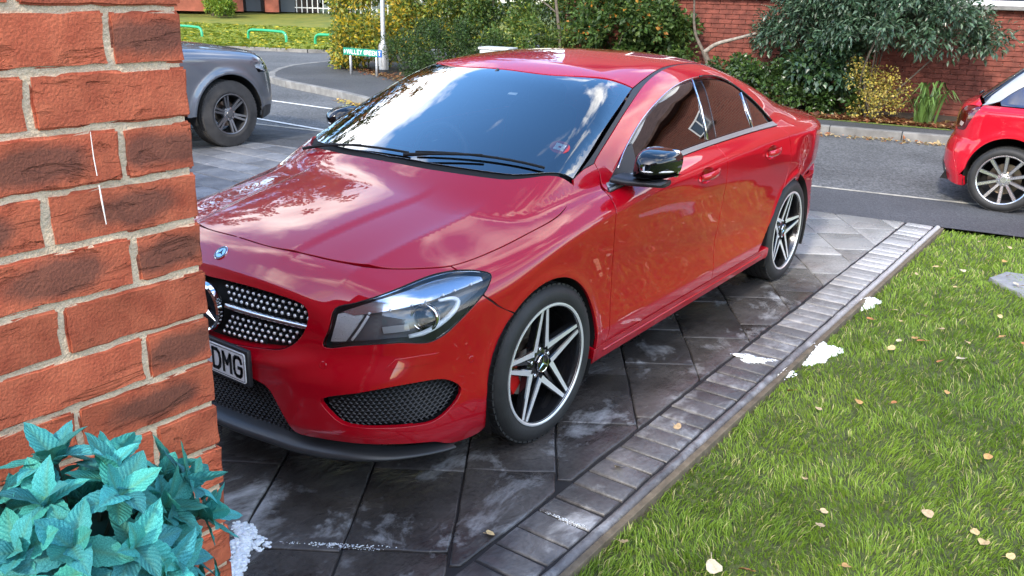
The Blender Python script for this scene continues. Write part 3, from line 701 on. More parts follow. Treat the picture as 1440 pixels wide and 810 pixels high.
    b2 = N.new('ShaderNodeBump'); b2.inputs['Strength'].default_value = .55; b2.inputs['Distance'].default_value = .0035; L.new(n6.outputs['Fac'], b2.inputs['Height']); L.new(b1.outputs[0], b2.inputs['Normal'])
    L.new(b2.outputs[0], b.inputs['Normal'])
    return m
M_BRICK = brick_material()
CX, CY, GA = 1.856, 1.448, .0752
house = thing('brick_house', 'near brick house whose wall corner fills the left edge of the view', 'house')
MB().box(((CX+.006+3.4)/2, CY-.106, 1.36), ((3.4-CX-.006)/2, .102, 1.36)).obj('mortar_wall', M_MORTAR, house)
def brick_mesh(length, rng, fine):
    bm = bmesh.new(); hx, hy, hz = length/2, .051, .0342
    bmesh.ops.create_cube(bm, size=2)
    for v in bm.verts: v.co = Vector((v.co.x*hx, v.co.y*hy, v.co.z*hz))
    if fine:
        long_ = [e for e in bm.edges if abs(e.verts[0].co.x-e.verts[1].co.x) > .01]; bmesh.ops.subdivide_edges(bm, edges=long_, cuts=11 if length > .15 else 5)
        vert = [e for e in bm.edges if abs(e.verts[0].co.z-e.verts[1].co.z) > .01]; bmesh.ops.subdivide_edges(bm, edges=vert, cuts=3)
    bv = [e for e in bm.edges if len(e.link_faces) == 2 and e.calc_face_angle(0) > 1]
    bmesh.ops.bevel(bm, geom=bv, offset=.003, segments=2, affect='EDGES')
    ph = rng.uniform(0, 100, 6)
    for v in bm.verts:
        x, z = v.co.x, v.co.z
        w = .0006*math.sin(x*70+ph[0])+.0005*math.sin(x*151+ph[1]+z*60)
        v.co.z += w*(1 if abs(z) > .02 else .3)+rng.normal(0, .00045); v.co.x += (.0008*math.sin(z*130+ph[2]) if abs(x) > hx*.9 else 0)+rng.normal(0, .0004)
        v.co.y += (.0014*math.sin(x*38+ph[3])*math.cos(z*55+ph[4]))+rng.normal(0, .0005)
    me = bpy.data.meshes.new('brick'); bm.to_mesh(me); bm.free(); me.materials.append(M_BRICK)
    me.polygons.foreach_set('use_smooth', [True]*len(me.polygons)); me.set_sharp_from_angle(angle=R(50)); return me
rb = np.random.default_rng(21)
fineS = [brick_mesh(.2175, rb, True) for _ in range(7)]; fineH = [brick_mesh(.1050, rb, True) for _ in range(4)]
loS, loH = brick_mesh(.2175, rb, False), brick_mesh(.1050, rb, False)
NB = 0
for c in range(24):
    z = GA*c+.0376+.0016; header = (c % 2 == 1)        # the course between z 1.581 and 1.653 starts with a header
    fine = 10 <= c <= 23; x = CX
    if header:
        link('brick', (fineH[rb.integers(4)] if fine else loH), house, (x+.0507, CY-.052+rb.normal(0, .001), z), (0, 0, R(rb.normal(0, .3)))); x += .1125
    while x < 2.95:
        link('brick', (fineS[rb.integers(7)] if (fine and x < 2.3) else loS), house, (x+.1067, CY-.052+rb.normal(0, .0012), z), (R(rb.normal(0, .3)), R(rb.normal(0, .12)), 0)); x += .225
    # return face of the corner (towards the car)
    y = CY-.1125 if not header else CY-.225
    for k in range(3):
        link('brick', loS, house, (CX+.051, y-.107, z), (0, 0, R(90))); y -= .225
MB().tube([(2.0085-.0025, CY+.0035, 1.503), (2.006, CY+.0035, 1.470), (2.0045, CY+.0035, 1.445)], [.0004, .0007, .0006], 5).obj('paint_mark', mat('white_drip', (.8,.79,.76), .6), house)
MB().tube([(2.0035, CY+.0035, 1.432), (2.0025, CY+.0035, 1.41), (2.0005, CY+.0035, 1.378)], [.0009, .0011, .0006], 5).obj('paint_mark', mat('white_drip', (.8,.79,.76), .6), house)
M_FACADE = None
def facade_material(name, bw=.225, bh=.075, c1=(.30, .085, .05), c2=(.20, .05, .035), mort=(.30, .26, .21), axis='YZ'):
    m = mat(name, c1, .9, spec=.3); N, L, b = nodes_of(m)
    t = N.new('ShaderNodeTexCoord'); sp_ = N.new('ShaderNodeSeparateXYZ'); cb = N.new('ShaderNodeCombineXYZ'); L.new(t.outputs['Object'], sp_.inputs[0])
    ax_ = N.new('ShaderNodeMath'); ax_.operation = 'ADD'; L.new(sp_.outputs['X'], ax_.inputs[0]); L.new(sp_.outputs['Y'], ax_.inputs[1]); L.new(ax_.outputs[0], cb.inputs[0]); L.new(sp_.outputs['Z'], cb.inputs[1])
    br = N.new('ShaderNodeTexBrick'); br.inputs['Scale'].default_value = 1; br.inputs['Brick Width'].default_value = bw; br.inputs['Row Height'].default_value = bh; br.inputs['Mortar Size'].default_value = .006
    br.inputs['Color1'].default_value = (*c1, 1); br.inputs['Color2'].default_value = (*c2, 1); br.inputs['Mortar'].default_value = (*mort, 1); br.inputs['Bias'].default_value = 0
    L.new(cb.outputs[0], br.inputs['Vector']); L.new(br.outputs['Color'], b.inputs['Base Color'])
    bp = N.new('ShaderNodeBump'); bp.inputs['Strength'].default_value = .5; bp.inputs['Distance'].default_value = .008; bp.invert = True; L.new(br.outputs['Fac'], bp.inputs['Height']); L.new(bp.outputs[0], b.inputs['Normal'])
    return m
M_OWN = facade_material('own_house_brick', axis='XZ')
M_TILE = mat('roof_tile', (.10, .06, .05), .85, var=.3, vscale=3, bump=.4, bscale=8)
# unseen porch, main house and side wing, sized and placed to steer the light
MB().box((2.62, CY-.55, 1.36), (.70, .32, 1.36)).obj('porch_wall', M_OWN, house)
MB().prism([(CX-.12, 2.72), (5.6, 2.72), (5.6, 2.82), (CX-.12, 2.82)], .45, CY+.10, 'Y').obj('porch_roof', M_TILE, house)
MB().box((8.6, -3.4, 2.65), (3.0, 4.9, 2.65)).obj('main_wall', M_OWN, house)
MB().prism([(5.3, 5.3), (11.9, 5.3), (11.9, 5.42), (8.6, 7.6), (5.3, 5.42)], -8.6, 1.75, 'Y').obj('main_roof', M_TILE, house)
MB().box((8.9, 5.2, 1.5), (3.0, 3.65, 1.5)).obj('side_wing_wall', M_OWN, house)
MB().prism([(5.7, 3.0), (12.1, 3.0), (12.1, 3.12), (8.9, 4.6), (5.7, 3.12)], 1.8, 9.2, 'Y').obj('side_wing_roof', M_TILE, house)

# --- brick house across the road
far = thing('brick_house', 'red brick house with white windows behind the shrubs across the road', 'house', (-12.2, 0, 0), math.atan(.18))
FB = facade_material('far_brick', c1=(.165, .046, .030), c2=(.11, .030, .022), mort=(.17, .145, .12))
MB().box((-2.0, 2.6, 3.0), (1.99, 9.0, 3.0)).obj('wall', FB, far)
mbk = MB(); rbk = np.random.default_rng(4)
for r_i, z in enumerate(np.arange(.12, 1.66, .075)):
    for y in np.arange(-6.2, 5.4, .225):
        yy = y+(.1125 if r_i % 2 else 0); mbk.box((-.003+rbk.normal(0, .0012), yy, z+.0375), (.012, .1065, .0325))
mb_ = mbk.obj('brickwork', mat('far_brick_unit', (.150, .042, .028), .9, var=.4, vscale=7, bump=.3, bscale=90, objvar=0), far, kind='stuff')
M_FRAME = mat('white_frame', (.78, .78, .77), .4)
M_PANE = mat('house_pane', (.03, .04, .05), .05, spec=.8)
def window(parent, y0, y1, z0, z1, x=0., n=3, sill=True):
    w = MB().box((x+.02, (y0+y1)/2, z0+.035), (.035, (y1-y0)/2, .035), bev=.006)
    w.box((x+.02, (y0+y1)/2, z1-.035), (.035, (y1-y0)/2, .035), bev=.006)
    for k in range(n+1): w.box((x+.018, y0+.035+(y1-y0-.07)*k/n, (z0+z1)/2), (.033, .035, (z1-z0)/2-.072), bev=.006)
    o = w.obj('window', M_FRAME, parent)
    for k in range(n):
        a = y0+.035+(y1-y0-.07)*k/n; b_ = y0+.035+(y1-y0-.07)*(k+1)/n
        MB().box((x+.012, (a+b_)/2, (z0+z1)/2), (.008, (b_-a)/2-.036, (z1-z0)/2-.071)).obj('pane', M_PANE, o)
    if sill: MB().box((x+.05, (y0+y1)/2, z0-.03), (.09, (y1-y0)/2+.08, .028), bev=.008).obj('window_sill', M_KERB, o)
    return o
window(far, -.72, 2.6, 1.72, 2.9, n=4); window(far, -5.0, -2.4, 1.80, 2.9, n=3); window(far, 5.0, 6.15, 4.45, 5.2, n=2); window(far, -1.2, .8, 4.0, 5.1, n=2)
MB().prism([(-4.3, 6.0), (.45, 6.0), (.45, 6.12), (-1.9, 7.9), (-4.3, 6.12)], -6.8, 12.0, 'Y').obj('roof', M_TILE, far)

# --- far red-brick block on the bank
blk = thing('brick_building', 'distant red brick block with white balcony rail beyond the grass bank', 'building', (-27.2, -38.0, .45), R(-36))
MB().box((2.6, 0, 2.5), (1.5, 2.0, 2.5)).obj('wall', mat('block_brick', (.33, .10, .06), .9, var=.3, vscale=2), blk)
MB().box((-1.8, -1.2, 2.5), (3.0, 1.0, 2.5)).obj('recessed_wall', mat('block_dark', (.06, .045, .04), .8, var=.3, vscale=1.), blk)
for x in (-2.2, -.4): MB().box((x, .4, 1.15), (.35, .6, 1.15)).obj('brick_pier', MATS['block_brick'], blk)
for x in (-3.1, -1.3, .55): MB().box((x, -.18, 1.05), (.38, .05, 1.05)).obj('door', mat('block_door', (.12, .13, .14), .5), blk)
MB().box((-1.0, .6, 1.75), (3.4, .9, .22)).obj('balcony', mat('balcony_dark', (.10, .05, .04), .7), blk)
MB().box((.2, 1.55, 2.0), (1.6, .04, .16)).obj('balcony_rail', M_FRAME, blk)
MB().box((4.2, 1.2, 1.1), (.12, .5, 1.1)).obj('downpipe_screen', mat('pale_panel', (.45, .48, .48), .6), blk)
# ================================================================ PLANTS
def leaf_mat(name, rough=.5, tr=.3, spec=.4):
    m = mat(name, (.1, .1, .1), rough, spec=spec); N, L, b = nodes_of(m)
    a = N.new('ShaderNodeAttribute'); a.attribute_name = 'col'; L.new(a.outputs['Color'], b.inputs['Base Color']); translucent(m, tr); return m
M_LEAF = leaf_mat('foliage_leaf'); M_LEAFG = leaf_mat('foliage_leaf_glossy', .32, .15, .6)
M_BARK = mat('bark', (.10, .080, .060), .9, var=.4, vscale=18, bump=.7, bscale=40)
def unit(rng, n):
    v = rng.normal(size=(n, 3)); return v/np.linalg.norm(v, axis=1, keepdims=True)
def leaves(rng, P, D, size, aspect, cols, mixw=None, up=.5, fold=.25, jit=.18):
    """leaf soup: folded diamonds (4 verts + rib) at P pointing along D; returns verts, tris, colours"""
    n = len(P); s = size*rng.uniform(.6, 1.35, n)[:, None]
    D = D/np.linalg.norm(D, axis=1, keepdims=True); Nn = unit(rng, n)+np.array([0, 0, up*2]); Nn -= D*np.sum(Nn*D, 1, keepdims=True); Nn /= np.linalg.norm(Nn, axis=1, keepdims=True)
    Sd = np.cross(D, Nn); w = s*aspect/2
    V = np.stack([P, P+D*s*.45+Sd*w+Nn*w*fold, P+D*s-Nn*s*.12, P+D*s*.45-Sd*w+Nn*w*fold, P+D*s*.5], 1)
    F = (np.arange(n)*5)[:, None, None]+np.array([[0, 4, 1], [1, 4, 2], [2, 4, 3], [3, 4, 0]])
    cols = np.asarray(cols, float); k = rng.choice(len(cols), n, p=mixw); c = cols[k]*np.exp(rng.normal(0, jit, (n, 1)))*np.exp(rng.normal(0, .06, (n, 3)))
    return V.reshape(-1, 3), F.reshape(-1, 3), np.repeat(c, 5, 0)
def blob_points(rng, n, clumps, spread):
    c = clumps[rng.integers(0, len(clumps), n)]; o = unit(rng, n)*(rng.random((n, 1))**.45)
    return c+o*spread, o
def clump_centres(rng, n, centre, radii, shell=.45, lowcut=-1., noise=.25):
    u = unit(rng, n*3); u = u[u[:, 2] > lowcut][:n]
    r = (shell+(1-shell)*rng.random((len(u), 1))**.5)*(1+rng.normal(0, noise, (len(u), 1))*.5)
    return np.array(centre)+u*r*np.array(radii)
def shrub(name, label, base, centre, radii, ncl, nleaf, size, aspect, cols, mixw=None, spread=.2, m=None, seed=0, droop=0., up=.5, lowcut=-.85, stems=6, category='shrub', group=None, rotz=0., zmin=.12):
    """crown of leaf clumps on thin stems; centre is relative to base"""
    rng = np.random.default_rng(seed); o = thing(name, label, category, base, 0, group)
    cl = clump_centres(rng, ncl, (0, 0, 0), radii, lowcut=lowcut)
    if rotz: c_, s_ = math.cos(rotz), math.sin(rotz); cl = np.c_[cl[:, 0]*c_-cl[:, 1]*s_, cl[:, 0]*s_+cl[:, 1]*c_, cl[:, 2]]
    cl = cl+np.array(centre); cl = cl[cl[:, 2] > zmin*.5]
    P, out = blob_points(rng, nleaf, cl, spread); D = out*.8+unit(rng, nleaf)*.7+(P-np.array(centre))*.3/max(radii); D[:, 2] -= droop
    k = P[:, 2] > .02; P, D = P[k], D[k]
    v, f, c = leaves(rng, P, D, size, aspect, cols, mixw, up)
    crown = link('crown', big_mesh('crown', v, f, m or M_LEAF, c), o)
    for s in range(stems):
        t = cl[rng.integers(len(cl))]; b0 = np.array([rng.normal(0, .08), rng.normal(0, .08), -.05]); mid = b0*.5+t*.5+rng.normal(0, .08, 3)*[1, 1, .3]
        MB().tube(spline(np.array([b0, mid, t]), .12), list(np.linspace(.018, .005, len(spline(np.array([b0, mid, t]), .12)))), 5).obj('stem', M_BARK, o, smooth=True)
    return o
G1, G2, G3 = (.030, .060, .015), (.052, .095, .020), (.085, .130, .028)
YEL, YG, OR = (.42, .30, .025), (.22, .23, .035), (.36, .15, .02)
DK = (.018, .035, .012)
shrub('hedge_shrub', 'yellow and lime autumn shrub behind the green street name sign', (-10.95, -10.9, .1), (0, 0, .85), (.9, 1.25, .95), 60, 15000, .085, .55, [YEL, YG, G3, G2], [.34, .34, .18, .14], .24, seed=1, group='hedge along the pavement')
shrub('hedge_shrub', 'tall yellow-green shrub just right of the lamp post', (-11.4, -9.4, .1), (0, 0, 1.35), (.8, .95, 1.1), 50, 12000, .08, .5, [YEL, YG, G3, G2], [.14, .40, .26, .20], .24, seed=2, group='hedge along the pavement')
shrub('hedge_shrub', 'low dark green dense hedge at the back of the pavement', (-9.75, -8.0, .1), (0, 0, .45), (.55, 1.35, .62), 70, 17000, .05, .42, [G1, G2, DK], [.5, .3, .2], .17, seed=3, group='hedge along the pavement')
shrub('hedge_shrub', 'big mid green bush rising behind the dark hedge', (-11.2, -7.6, .1), (0, 0, 1.45), (.9, 1.5, 1.25), 80, 18000, .075, .5, [G2, G3, G1, YG], [.4, .3, .2, .1], .24, seed=4, group='hedge along the pavement')
shrub('hedge_shrub', 'bright green rounded shrub above the far edge of the car roof', (-10.4, -6.5, .1), (0, 0, .75), (.6, .8, .7), 45, 11000, .065, .5, [G3, G2, YG], [.5, .35, .15], .18, seed=5, group='hedge along the pavement')
shrub('hedge_shrub', 'loose green shrub against the brick wall behind the car roof', (-10.85, -5.0, .1), (0, 0, 1.0), (.7, 1.15, 1.1), 60, 11000, .085, .6, [G1, G2, G3, OR], [.36, .40, .2, .04], .22, seed=6, group='hedge along the pavement')
shrub('wall_shrub', 'leafy shrub in front of the brick wall above the rear window', (-10.9, -4.35, .1), (0, 0, .80), (.5, .55, .9), 36, 4000, .085, .65, [G1, G2, G3], [.35, .45, .2], .20, seed=7)
shrub('wall_shrub', 'low dark leafy ground shrub under the overhanging evergreen', (-10.75, -2.2, .1), (0, 0, .30), (.42, 1.25, .38), 50, 8500, .075, .65, [G1, G2, DK], [.5, .35, .15], .17, seed=8, m=M_LEAFG)
shrub('golden_shrub', 'small golden yellow leaved shrub below the evergreen', (-10.62, -.72, .1), (0, 0, .40), (.32, .40, .38), 40, 2300, .035, .75, [(.36, .27, .05), (.30, .25, .07), (.13, .13, .025)], [.5, .35, .15], .13, seed=9)
# spreading evergreen with long blue-green leaves
BG1, BG2, BG3 = (.026, .056, .030), (.048, .088, .048), (.090, .135, .085)
shrub('evergreen_shrub', 'wide spreading blue-green evergreen overhanging the brick wall', (-11.1, -.9, .1), (0, .0, 1.35), (.75, 1.75, .62), 150, 19000, .092, .36, [BG1, BG2, BG3], [.36, .42, .22], .22, m=M_LEAFG, seed=10, droop=.2, up=.9, lowcut=-.5, stems=12)
shrub('evergreen_shrub', 'round-leaved dark evergreen hanging below the spreading one', (-10.9, -1.5, .1), (0, 0, .78), (.45, .62, .40), 36, 3600, .095, .62, [BG1, G1, BG2], [.4, .3, .3], .17, m=M_LEAFG, seed=12, droop=.4, up=.8)
# bare pale limb reaching in front of the wall
limb = thing('bare_branch', 'bare grey forked branch leaning in front of the brick wall', 'branch', (-10.9, -3.35, .1))
br = spline(np.array([[0, .35, -.1], [.02, .12, .35], [.05, -.02, .66], [.05, -.10, .80]]), .08); MB().tube(br, list(np.linspace(.065, .045, len(br))), 8).obj('trunk', M_BARK, limb, smooth=True)
br = spline(np.array([[.05, -.10, .78], [.06, .10, .92], [.08, .42, 1.02], [.1, .75, 1.12]]), .06); MB().tube(br, list(np.linspace(.038, .018, len(br))), 7).obj('limb', mat('pale_bark', (.24, .21, .17), .9, var=.3, vscale=20, bump=.5, bscale=60), limb, smooth=True)
br = spline(np.array([[.05, -.10, .78], [.02, -.3, 1.1], [.0, -.38, 1.7]]), .1); MB().tube(br, list(np.linspace(.03, .012, len(br))), 7).obj('limb', M_BARK, limb, smooth=True)
st_ = thing('bare_branch', 'thin dark sapling stem rising behind the middle of the car roof', 'branch', (-10.3, -5.9, .1))
br = spline(np.array([[0, 0, 0], [.02, .06, .7], [0, -.05, 1.3], [0, -.22, 2.2]]), .1); MB().tube(br, list(np.linspace(.035, .02, len(br))), 7).obj('trunk', M_BARK, st_, smooth=True)
br = spline(np.array([[0, -.05, 1.3], [0, -.4, 1.5], [0, -.9, 1.62]]), .1); MB().tube(br, list(np.linspace(.015, .006, len(br))), 6).obj('limb', M_BARK, st_, smooth=True)
# strap-leaved clump
sp_ = thing('strap_plant', 'clump of long arching strap leaves beside the red hatchback', 'plant', (-10.72, .02, .1))
rs = np.random.default_rng(14); ms = mat('strap_leaf', (.085, .15, .035), .4, var=.3, vscale=4, objvar=.25, coat=.2)
for k in range(34):
    a = rs.uniform(0, 2*math.pi); L_ = rs.uniform(.45, .8); hgt = rs.uniform(.32, .62); w = rs.uniform(.014, .022); vs_, fs_ = [], []
    for i in range(8):
        t = i/7; r_ = L_*.62*t**1.25; z = hgt*math.sin(min(1.0, t*1.15)*math.pi*.62)-.25*max(0, t-.6)**1.5*2; ww = w*(1-t**3)
        c = np.array([r_*math.cos(a), r_*math.sin(a), z]); sd = np.array([-math.sin(a), math.cos(a), 0])*ww
        vs_ += [c-sd, c+[0, 0, -.006], c+sd]
    for i in range(7):
        for j in range(2): fs_.append((i*3+j, i*3+j+1, (i+1)*3+j+1, (i+1)*3+j))
    MB().add(vs_, fs_).obj('leaf', ms, sp_, smooth=True, loc=(rs.normal(0, .06), rs.normal(0, .06), 0))
# --- leaf litter in the bed and the gutters
def litter(name, label, pts, size, cols, z, seed, mixw=None):
    rng = np.random.default_rng(seed); n = len(pts); P = np.c_[pts, z+rng.random(n)*.02]; D = unit(rng, n); D[:, 2] *= .25
    v, f, c = leaves(rng, P, D, size, .75, cols, mixw, up=1.5, fold=.35); o = link(name, big_mesh(name, v, f, M_LEAF, c), None, kind='stuff'); o['label'] = label; o['category'] = 'leaves'; return o
rl_ = np.random.default_rng(31)
BR = [(.16, .055, .03), (.24, .11, .05), (.34, .22, .10), (.09, .035, .02)]
y = rl_.uniform(-3.6, 1.6, 5200); x = -10.48-.18*(y+.0)-np.abs(rl_.normal(0, .28, 5200)); litter('leaf_litter', 'brown fallen leaves covering the planting bed under the shrubs', np.c_[x-.05, y], .075, BR, .105, 32)
t = rl_.uniform(0, 1, 1500); kk = KR[(t*(len(KR)*.40)).astype(int)]; nrm_ = np.abs(rl_.normal(0, .10, 1500)); litter('gutter_leaves', 'golden brown leaves gathered along the far kerb right of the car', np.c_[kk[:, 0]+.10+nrm_, kk[:, 1]+rl_.normal(0, .05, 1500)], .06, [(.42, .28, .12), (.30, .13, .05), (.48, .36, .20)], -.006, 33)
t = rl_.uniform(0, 1, 420); p = np.array([-6.25, -4.9])+(np.array([-7.35, -8.0])-np.array([-6.25, -4.9]))*t[:, None]; litter('gutter_leaves', 'small yellow leaves along the kerb in front of the street sign', p+np.c_[.12+np.abs(rl_.normal(0, .10, 420)), rl_.normal(0, .04, 420)], .05, [(.48, .36, .08), (.30, .15, .04)], -.006, 34)
t = rl_.uniform(0, 1, 900); p = np.array([-8.6, -6.8])+(np.array([-10.9, -12.0])-np.array([-8.6, -6.8]))*t[:, None]; litter('leaf_litter', 'russet leaves at the foot of the hedge behind the sign', p+np.c_[-.1+rl_.normal(0, .14, 900), rl_.normal(0, .1, 900)], .06, BR, .105, 35)

# --- fallen leaves on the lawn and border (each one separate)
def fallen_leaf_mesh(seed, col):
    r = np.random.default_rng(seed); n = 14; vs_ = [(0, 0, 0)]; ln = 1.
    for i in range(n):
        a = 2*math.pi*i/n; rad = (.5+.16*math.cos(a)+.05*math.cos(3*a+seed))*(1+r.normal(0, .05)); vs_.append((rad*math.cos(a), rad*.82*math.sin(a), .16*rad*abs(math.sin(a))+r.normal(0, .03)))
    fs_ = [(0, 1+i, 1+(i+1) % n) for i in range(n)]
    mb = MB().add(vs_, fs_); mb.tube([(-.35, 0, .0), (-.8, .05, .05)], .025, 4); return mb
lcols = [(.46, .33, .16), (.42, .31, .18), (.40, .23, .08), (.33, .14, .05), (.47, .40, .27)]
lmes = []
for i in range(10):
    m = mat('fallen_leaf_%d' % (i % 5), lcols[i % 5], .7, var=.25, vscale=3, bump=.2, bscale=12); lmes.append(fallen_leaf_mesh(i, None).mesh('fallen_leaf', m, smooth=True))
rf = np.random.default_rng(40); n_leaf = 0
spots = []
while len(spots) < 150:
    x, y = rf.uniform(-4.8, 1.0), rf.uniform(1.5, 4.0)
    if x < -2.2 and rf.random() < .1: continue
    spots.append((x, y, LZ+.045, .036*rf.uniform(.7, 1.35)))
spots += [(-.42, 1.25, .008, .04), (.02, 1.22, .008, .04), (.66, 1.10, .008, .034), (.42, 1.46, LZ+.045, .06), (.55, 1.62, LZ+.045, .055), (.35, 1.75, LZ+.045, .06)]
for i, (x, y, z, s) in enumerate(spots):
    o = link('fallen_leaf', lmes[rf.integers(10)], None, (x, y, z), (rf.normal(0, .25), rf.normal(0, .25), rf.uniform(0, 6.28))); o.scale = (s, s, s)
    ond = z > .0055
    tint = ('buff', 'pale tan', 'tawny', 'rust brown', 'cream')[int(o.data.materials[0].name[-1])]
    zone = 'close to the camera' if x > -.3 else ('level with the front door' if x > -1.6 else ('level with the rear wheel' if x > -3.1 else 'near the road')); sd_ = 'lawn edge' if y < 2.0 else 'open lawn'
    o['label'] = 'single %s autumn leaf on the sett border' % ('cream' if i % 2 else 'pale') if ond else 'curled %s leaf on the %s %s' % (tint, sd_, zone); o['category'] = 'leaf'; o['group'] = 'leaves fallen on the sett border' if ond else 'leaves fallen on the lawn'

# --- far trees beyond the bank
def tall_tree(name, label, base, h, rad, crown_z, seed, cols, nleaf=8000, size=.5, mixw=None, trunk=.22):
    rng = np.random.default_rng(seed); o = thing(name, label, 'tree', base, 0, 'trees beyond the grass bank')
    tr = spline(np.array([[0, 0, -.2], [.1, .05, h*.3], [-.1, .1, h*.6], [0, 0, h*.92]]), .8); MB().tube(tr, list(np.linspace(trunk, .05, len(tr))), 8).obj('trunk', M_BARK, o, smooth=True)
    cl = clump_centres(rng, 130, (0, 0, (h+crown_z)/2), (rad, rad, (h-crown_z)/2), shell=.3)
    for s in range(7):
        t = cl[rng.integers(len(cl))]; b0 = np.array([0, 0, crown_z+rng.uniform(-.4, 1.5)]); p = spline(np.array([b0, b0*.4+t*.6+[0, 0, .3], t]), .5); MB().tube(p, list(np.linspace(.09, .02, len(p))), 5).obj('limb', M_BARK, o, smooth=True)
    P, out = blob_points(rng, nleaf, cl, .75); v, f, c = leaves(rng, P, out+unit(rng, nleaf)*.6, size, .6, cols, mixw); link('crown', big_mesh('crown', v, f, M_LEAF, c), o)
    return o
DKT = [(.022, .040, .014), (.04, .06, .02), (.07, .06, .025)]
tall_tree('tall_tree', 'tall dark tree left of the park railings', (-30.5, -37.5, .4), 25, 5.5, 1.6, 51, DKT)
tall_tree('tall_tree', 'tall dark tree in the middle of the park railings', (-33.5, -35.5, .4), 23, 5.5, 1.4, 52, DKT)
tall_tree('tall_tree', 'tall dark tree at the right end of the park railings', (-36, -31.5, .4), 21, 5.0, 1.2, 53, DKT)
tall_tree('tall_tree', 'tall tree with orange leaves beside the distant brick block', (-25.2, -36.0, .45), 24, 5.0, 1.5, 54, [(.30, .10, .02), (.12, .07, .02), (.06, .07, .02)], trunk=.42)
tall_tree('tall_tree', 'tall dark tree hidden left of the distant brick block', (-18.5, -39.5, .4), 25, 6.5, 2.0, 55, DKT)
tall_tree('tall_tree', 'tall dark tree far behind the yellow shrub', (-34, -26, .4), 14, 4.5, 1.5, 56, DKT)
rsb = thing('round_bush', 'small round lime green bush in front of the distant brick block', 'shrub', (-24.2, -34.6, .45))
rng = np.random.default_rng(57); cl = clump_centres(rng, 30, (0, 0, .42), (.75, .75, .42)); P, out = blob_points(rng, 3000, cl, .2); v, f, c = leaves(rng, P, out, .12, .6, [(.20, .26, .03), (.12, .19, .03)], None); link('crown', big_mesh('crown', v, f, M_LEAF, c), rsb)
MB().tube([(0, 0, -.1), (0, 0, .4)], .04, 6).obj('stem', M_BARK, rsb)
# park railings
rail = thing('park_railings', 'low white park railings below the dark far trees', 'railing', (-29.8, -35.6, .45), math.atan2(9, -4.5))
mr_ = mat('railing_white', (.55, .55, .53), .6)
for k in range(34): MB().box((k*.30, 0, .45), (.022, .022, .45)).obj('picket', mr_, rail)
for z in (.25, .78): MB().box((5, 0, z), (5.1, .015, .025)).obj('rail', mr_, rail)
# ================================================================ STREET FURNITURE, SUDS, POTTED PLANT
M_GALV = mat('galvanised_steel', (.42, .43, .44), .5, metal=.6, var=.12, vscale=9)
lp = thing('lamp_post', 'grey steel lamp post standing behind the street name sign', 'lamp post', (-10.36, -10.14, .1))
MB().lathe([(.098, -.05), (.098, .52), (.092, .56), (.052, .62), (.048, .66), (.044, 6.0), (.001, 6.0)], 20).obj('post', M_GALV, lp, auto=40)
MB().lathe([(.10, -.02), (.10, .07), (.0985, .075)], 20).obj('base_collar', mat('dark_band', (.05, .05, .05), .7), lp, auto=40)
MB().tube([(0, 0, 5.9), (.5, 0, 6.15), (1.0, 0, 6.2)], .03, 8).obj('bracket', M_GALV, lp, smooth=True)
MB().box((1.2, 0, 6.2), (.28, .12, .06), bev=.03).obj('lantern', M_GALV, lp, auto=40)
MB().box((.098, 0, .30), (.004, .045, .16), bev=.003).obj('access_door', M_GALV, lp)
# street name sign: VALLEY GREEN
sg = thing('street_sign', 'green street name sign reading VALLEY GREEN on two short posts', 'sign', (-9.70, -10.06, .1), R(4))
for y in (-.335, .335): MB().tube([(-.025, y, -.1), (-.025, y, .49)], .026, 10).obj('post', M_GALV, sg, smooth=True)
M_SGREEN = mat('sign_green', (.006, .19, .12), .4); M_SWHITE = mat('sign_white', (.8, .8, .78), .4); M_SBLUE = mat('sign_blue', (.03, .09, .36), .4)
pl = MB().box((0, 0, .435), (.008, .495, .068), bev=.003).obj('sign_plate', M_SGREEN, sg)
MB().box((.0085, .443, .435), (.0015, .050, .066)).obj('sign_end_panel', M_SBLUE, pl)
MB().box((.0105, .440, .430), (.001, .008, .034)).box((.0105, .440, .468), (.001, .026, .008)).obj('sign_pictogram', M_SWHITE, pl)
mbe = MB(); mbe.add([(.0092, -.455+.024*math.cos(a), .435+.036*math.sin(a)) for a in np.linspace(0, 2*math.pi, 12, endpoint=False)], [tuple(range(12))]); mbe.obj('sign_crest', mat('sign_pale', (.45, .62, .52), .5), pl)
GL = {'V': [[(0,1),(.5,0),(1,1)]], 'A': [[(0,0),(.5,1),(1,0)],[(.22,.36),(.78,.36)]], 'L': [[(0,1),(0,0),(.9,0)]], 'E': [[(.95,1),(0,1),(0,0),(.95,0)],[(0,.52),(.8,.52)]], 'Y': [[(0,1),(.5,.5),(1,1)],[(.5,.5),(.5,0)]],
      'G': [[(1,.8),(.75,1),(.25,1),(0,.75),(0,.25),(.25,0),(.75,0),(1,.25),(1,.45),(.6,.45)]], 'R': [[(0,0),(0,1),(.7,1),(.95,.85),(.95,.65),(.7,.5),(0,.5)],[(.5,.5),(1,0)]], 'N': [[(0,0),(0,1),(1,0),(1,1)]]}
mbt = MB(); yy = -.40
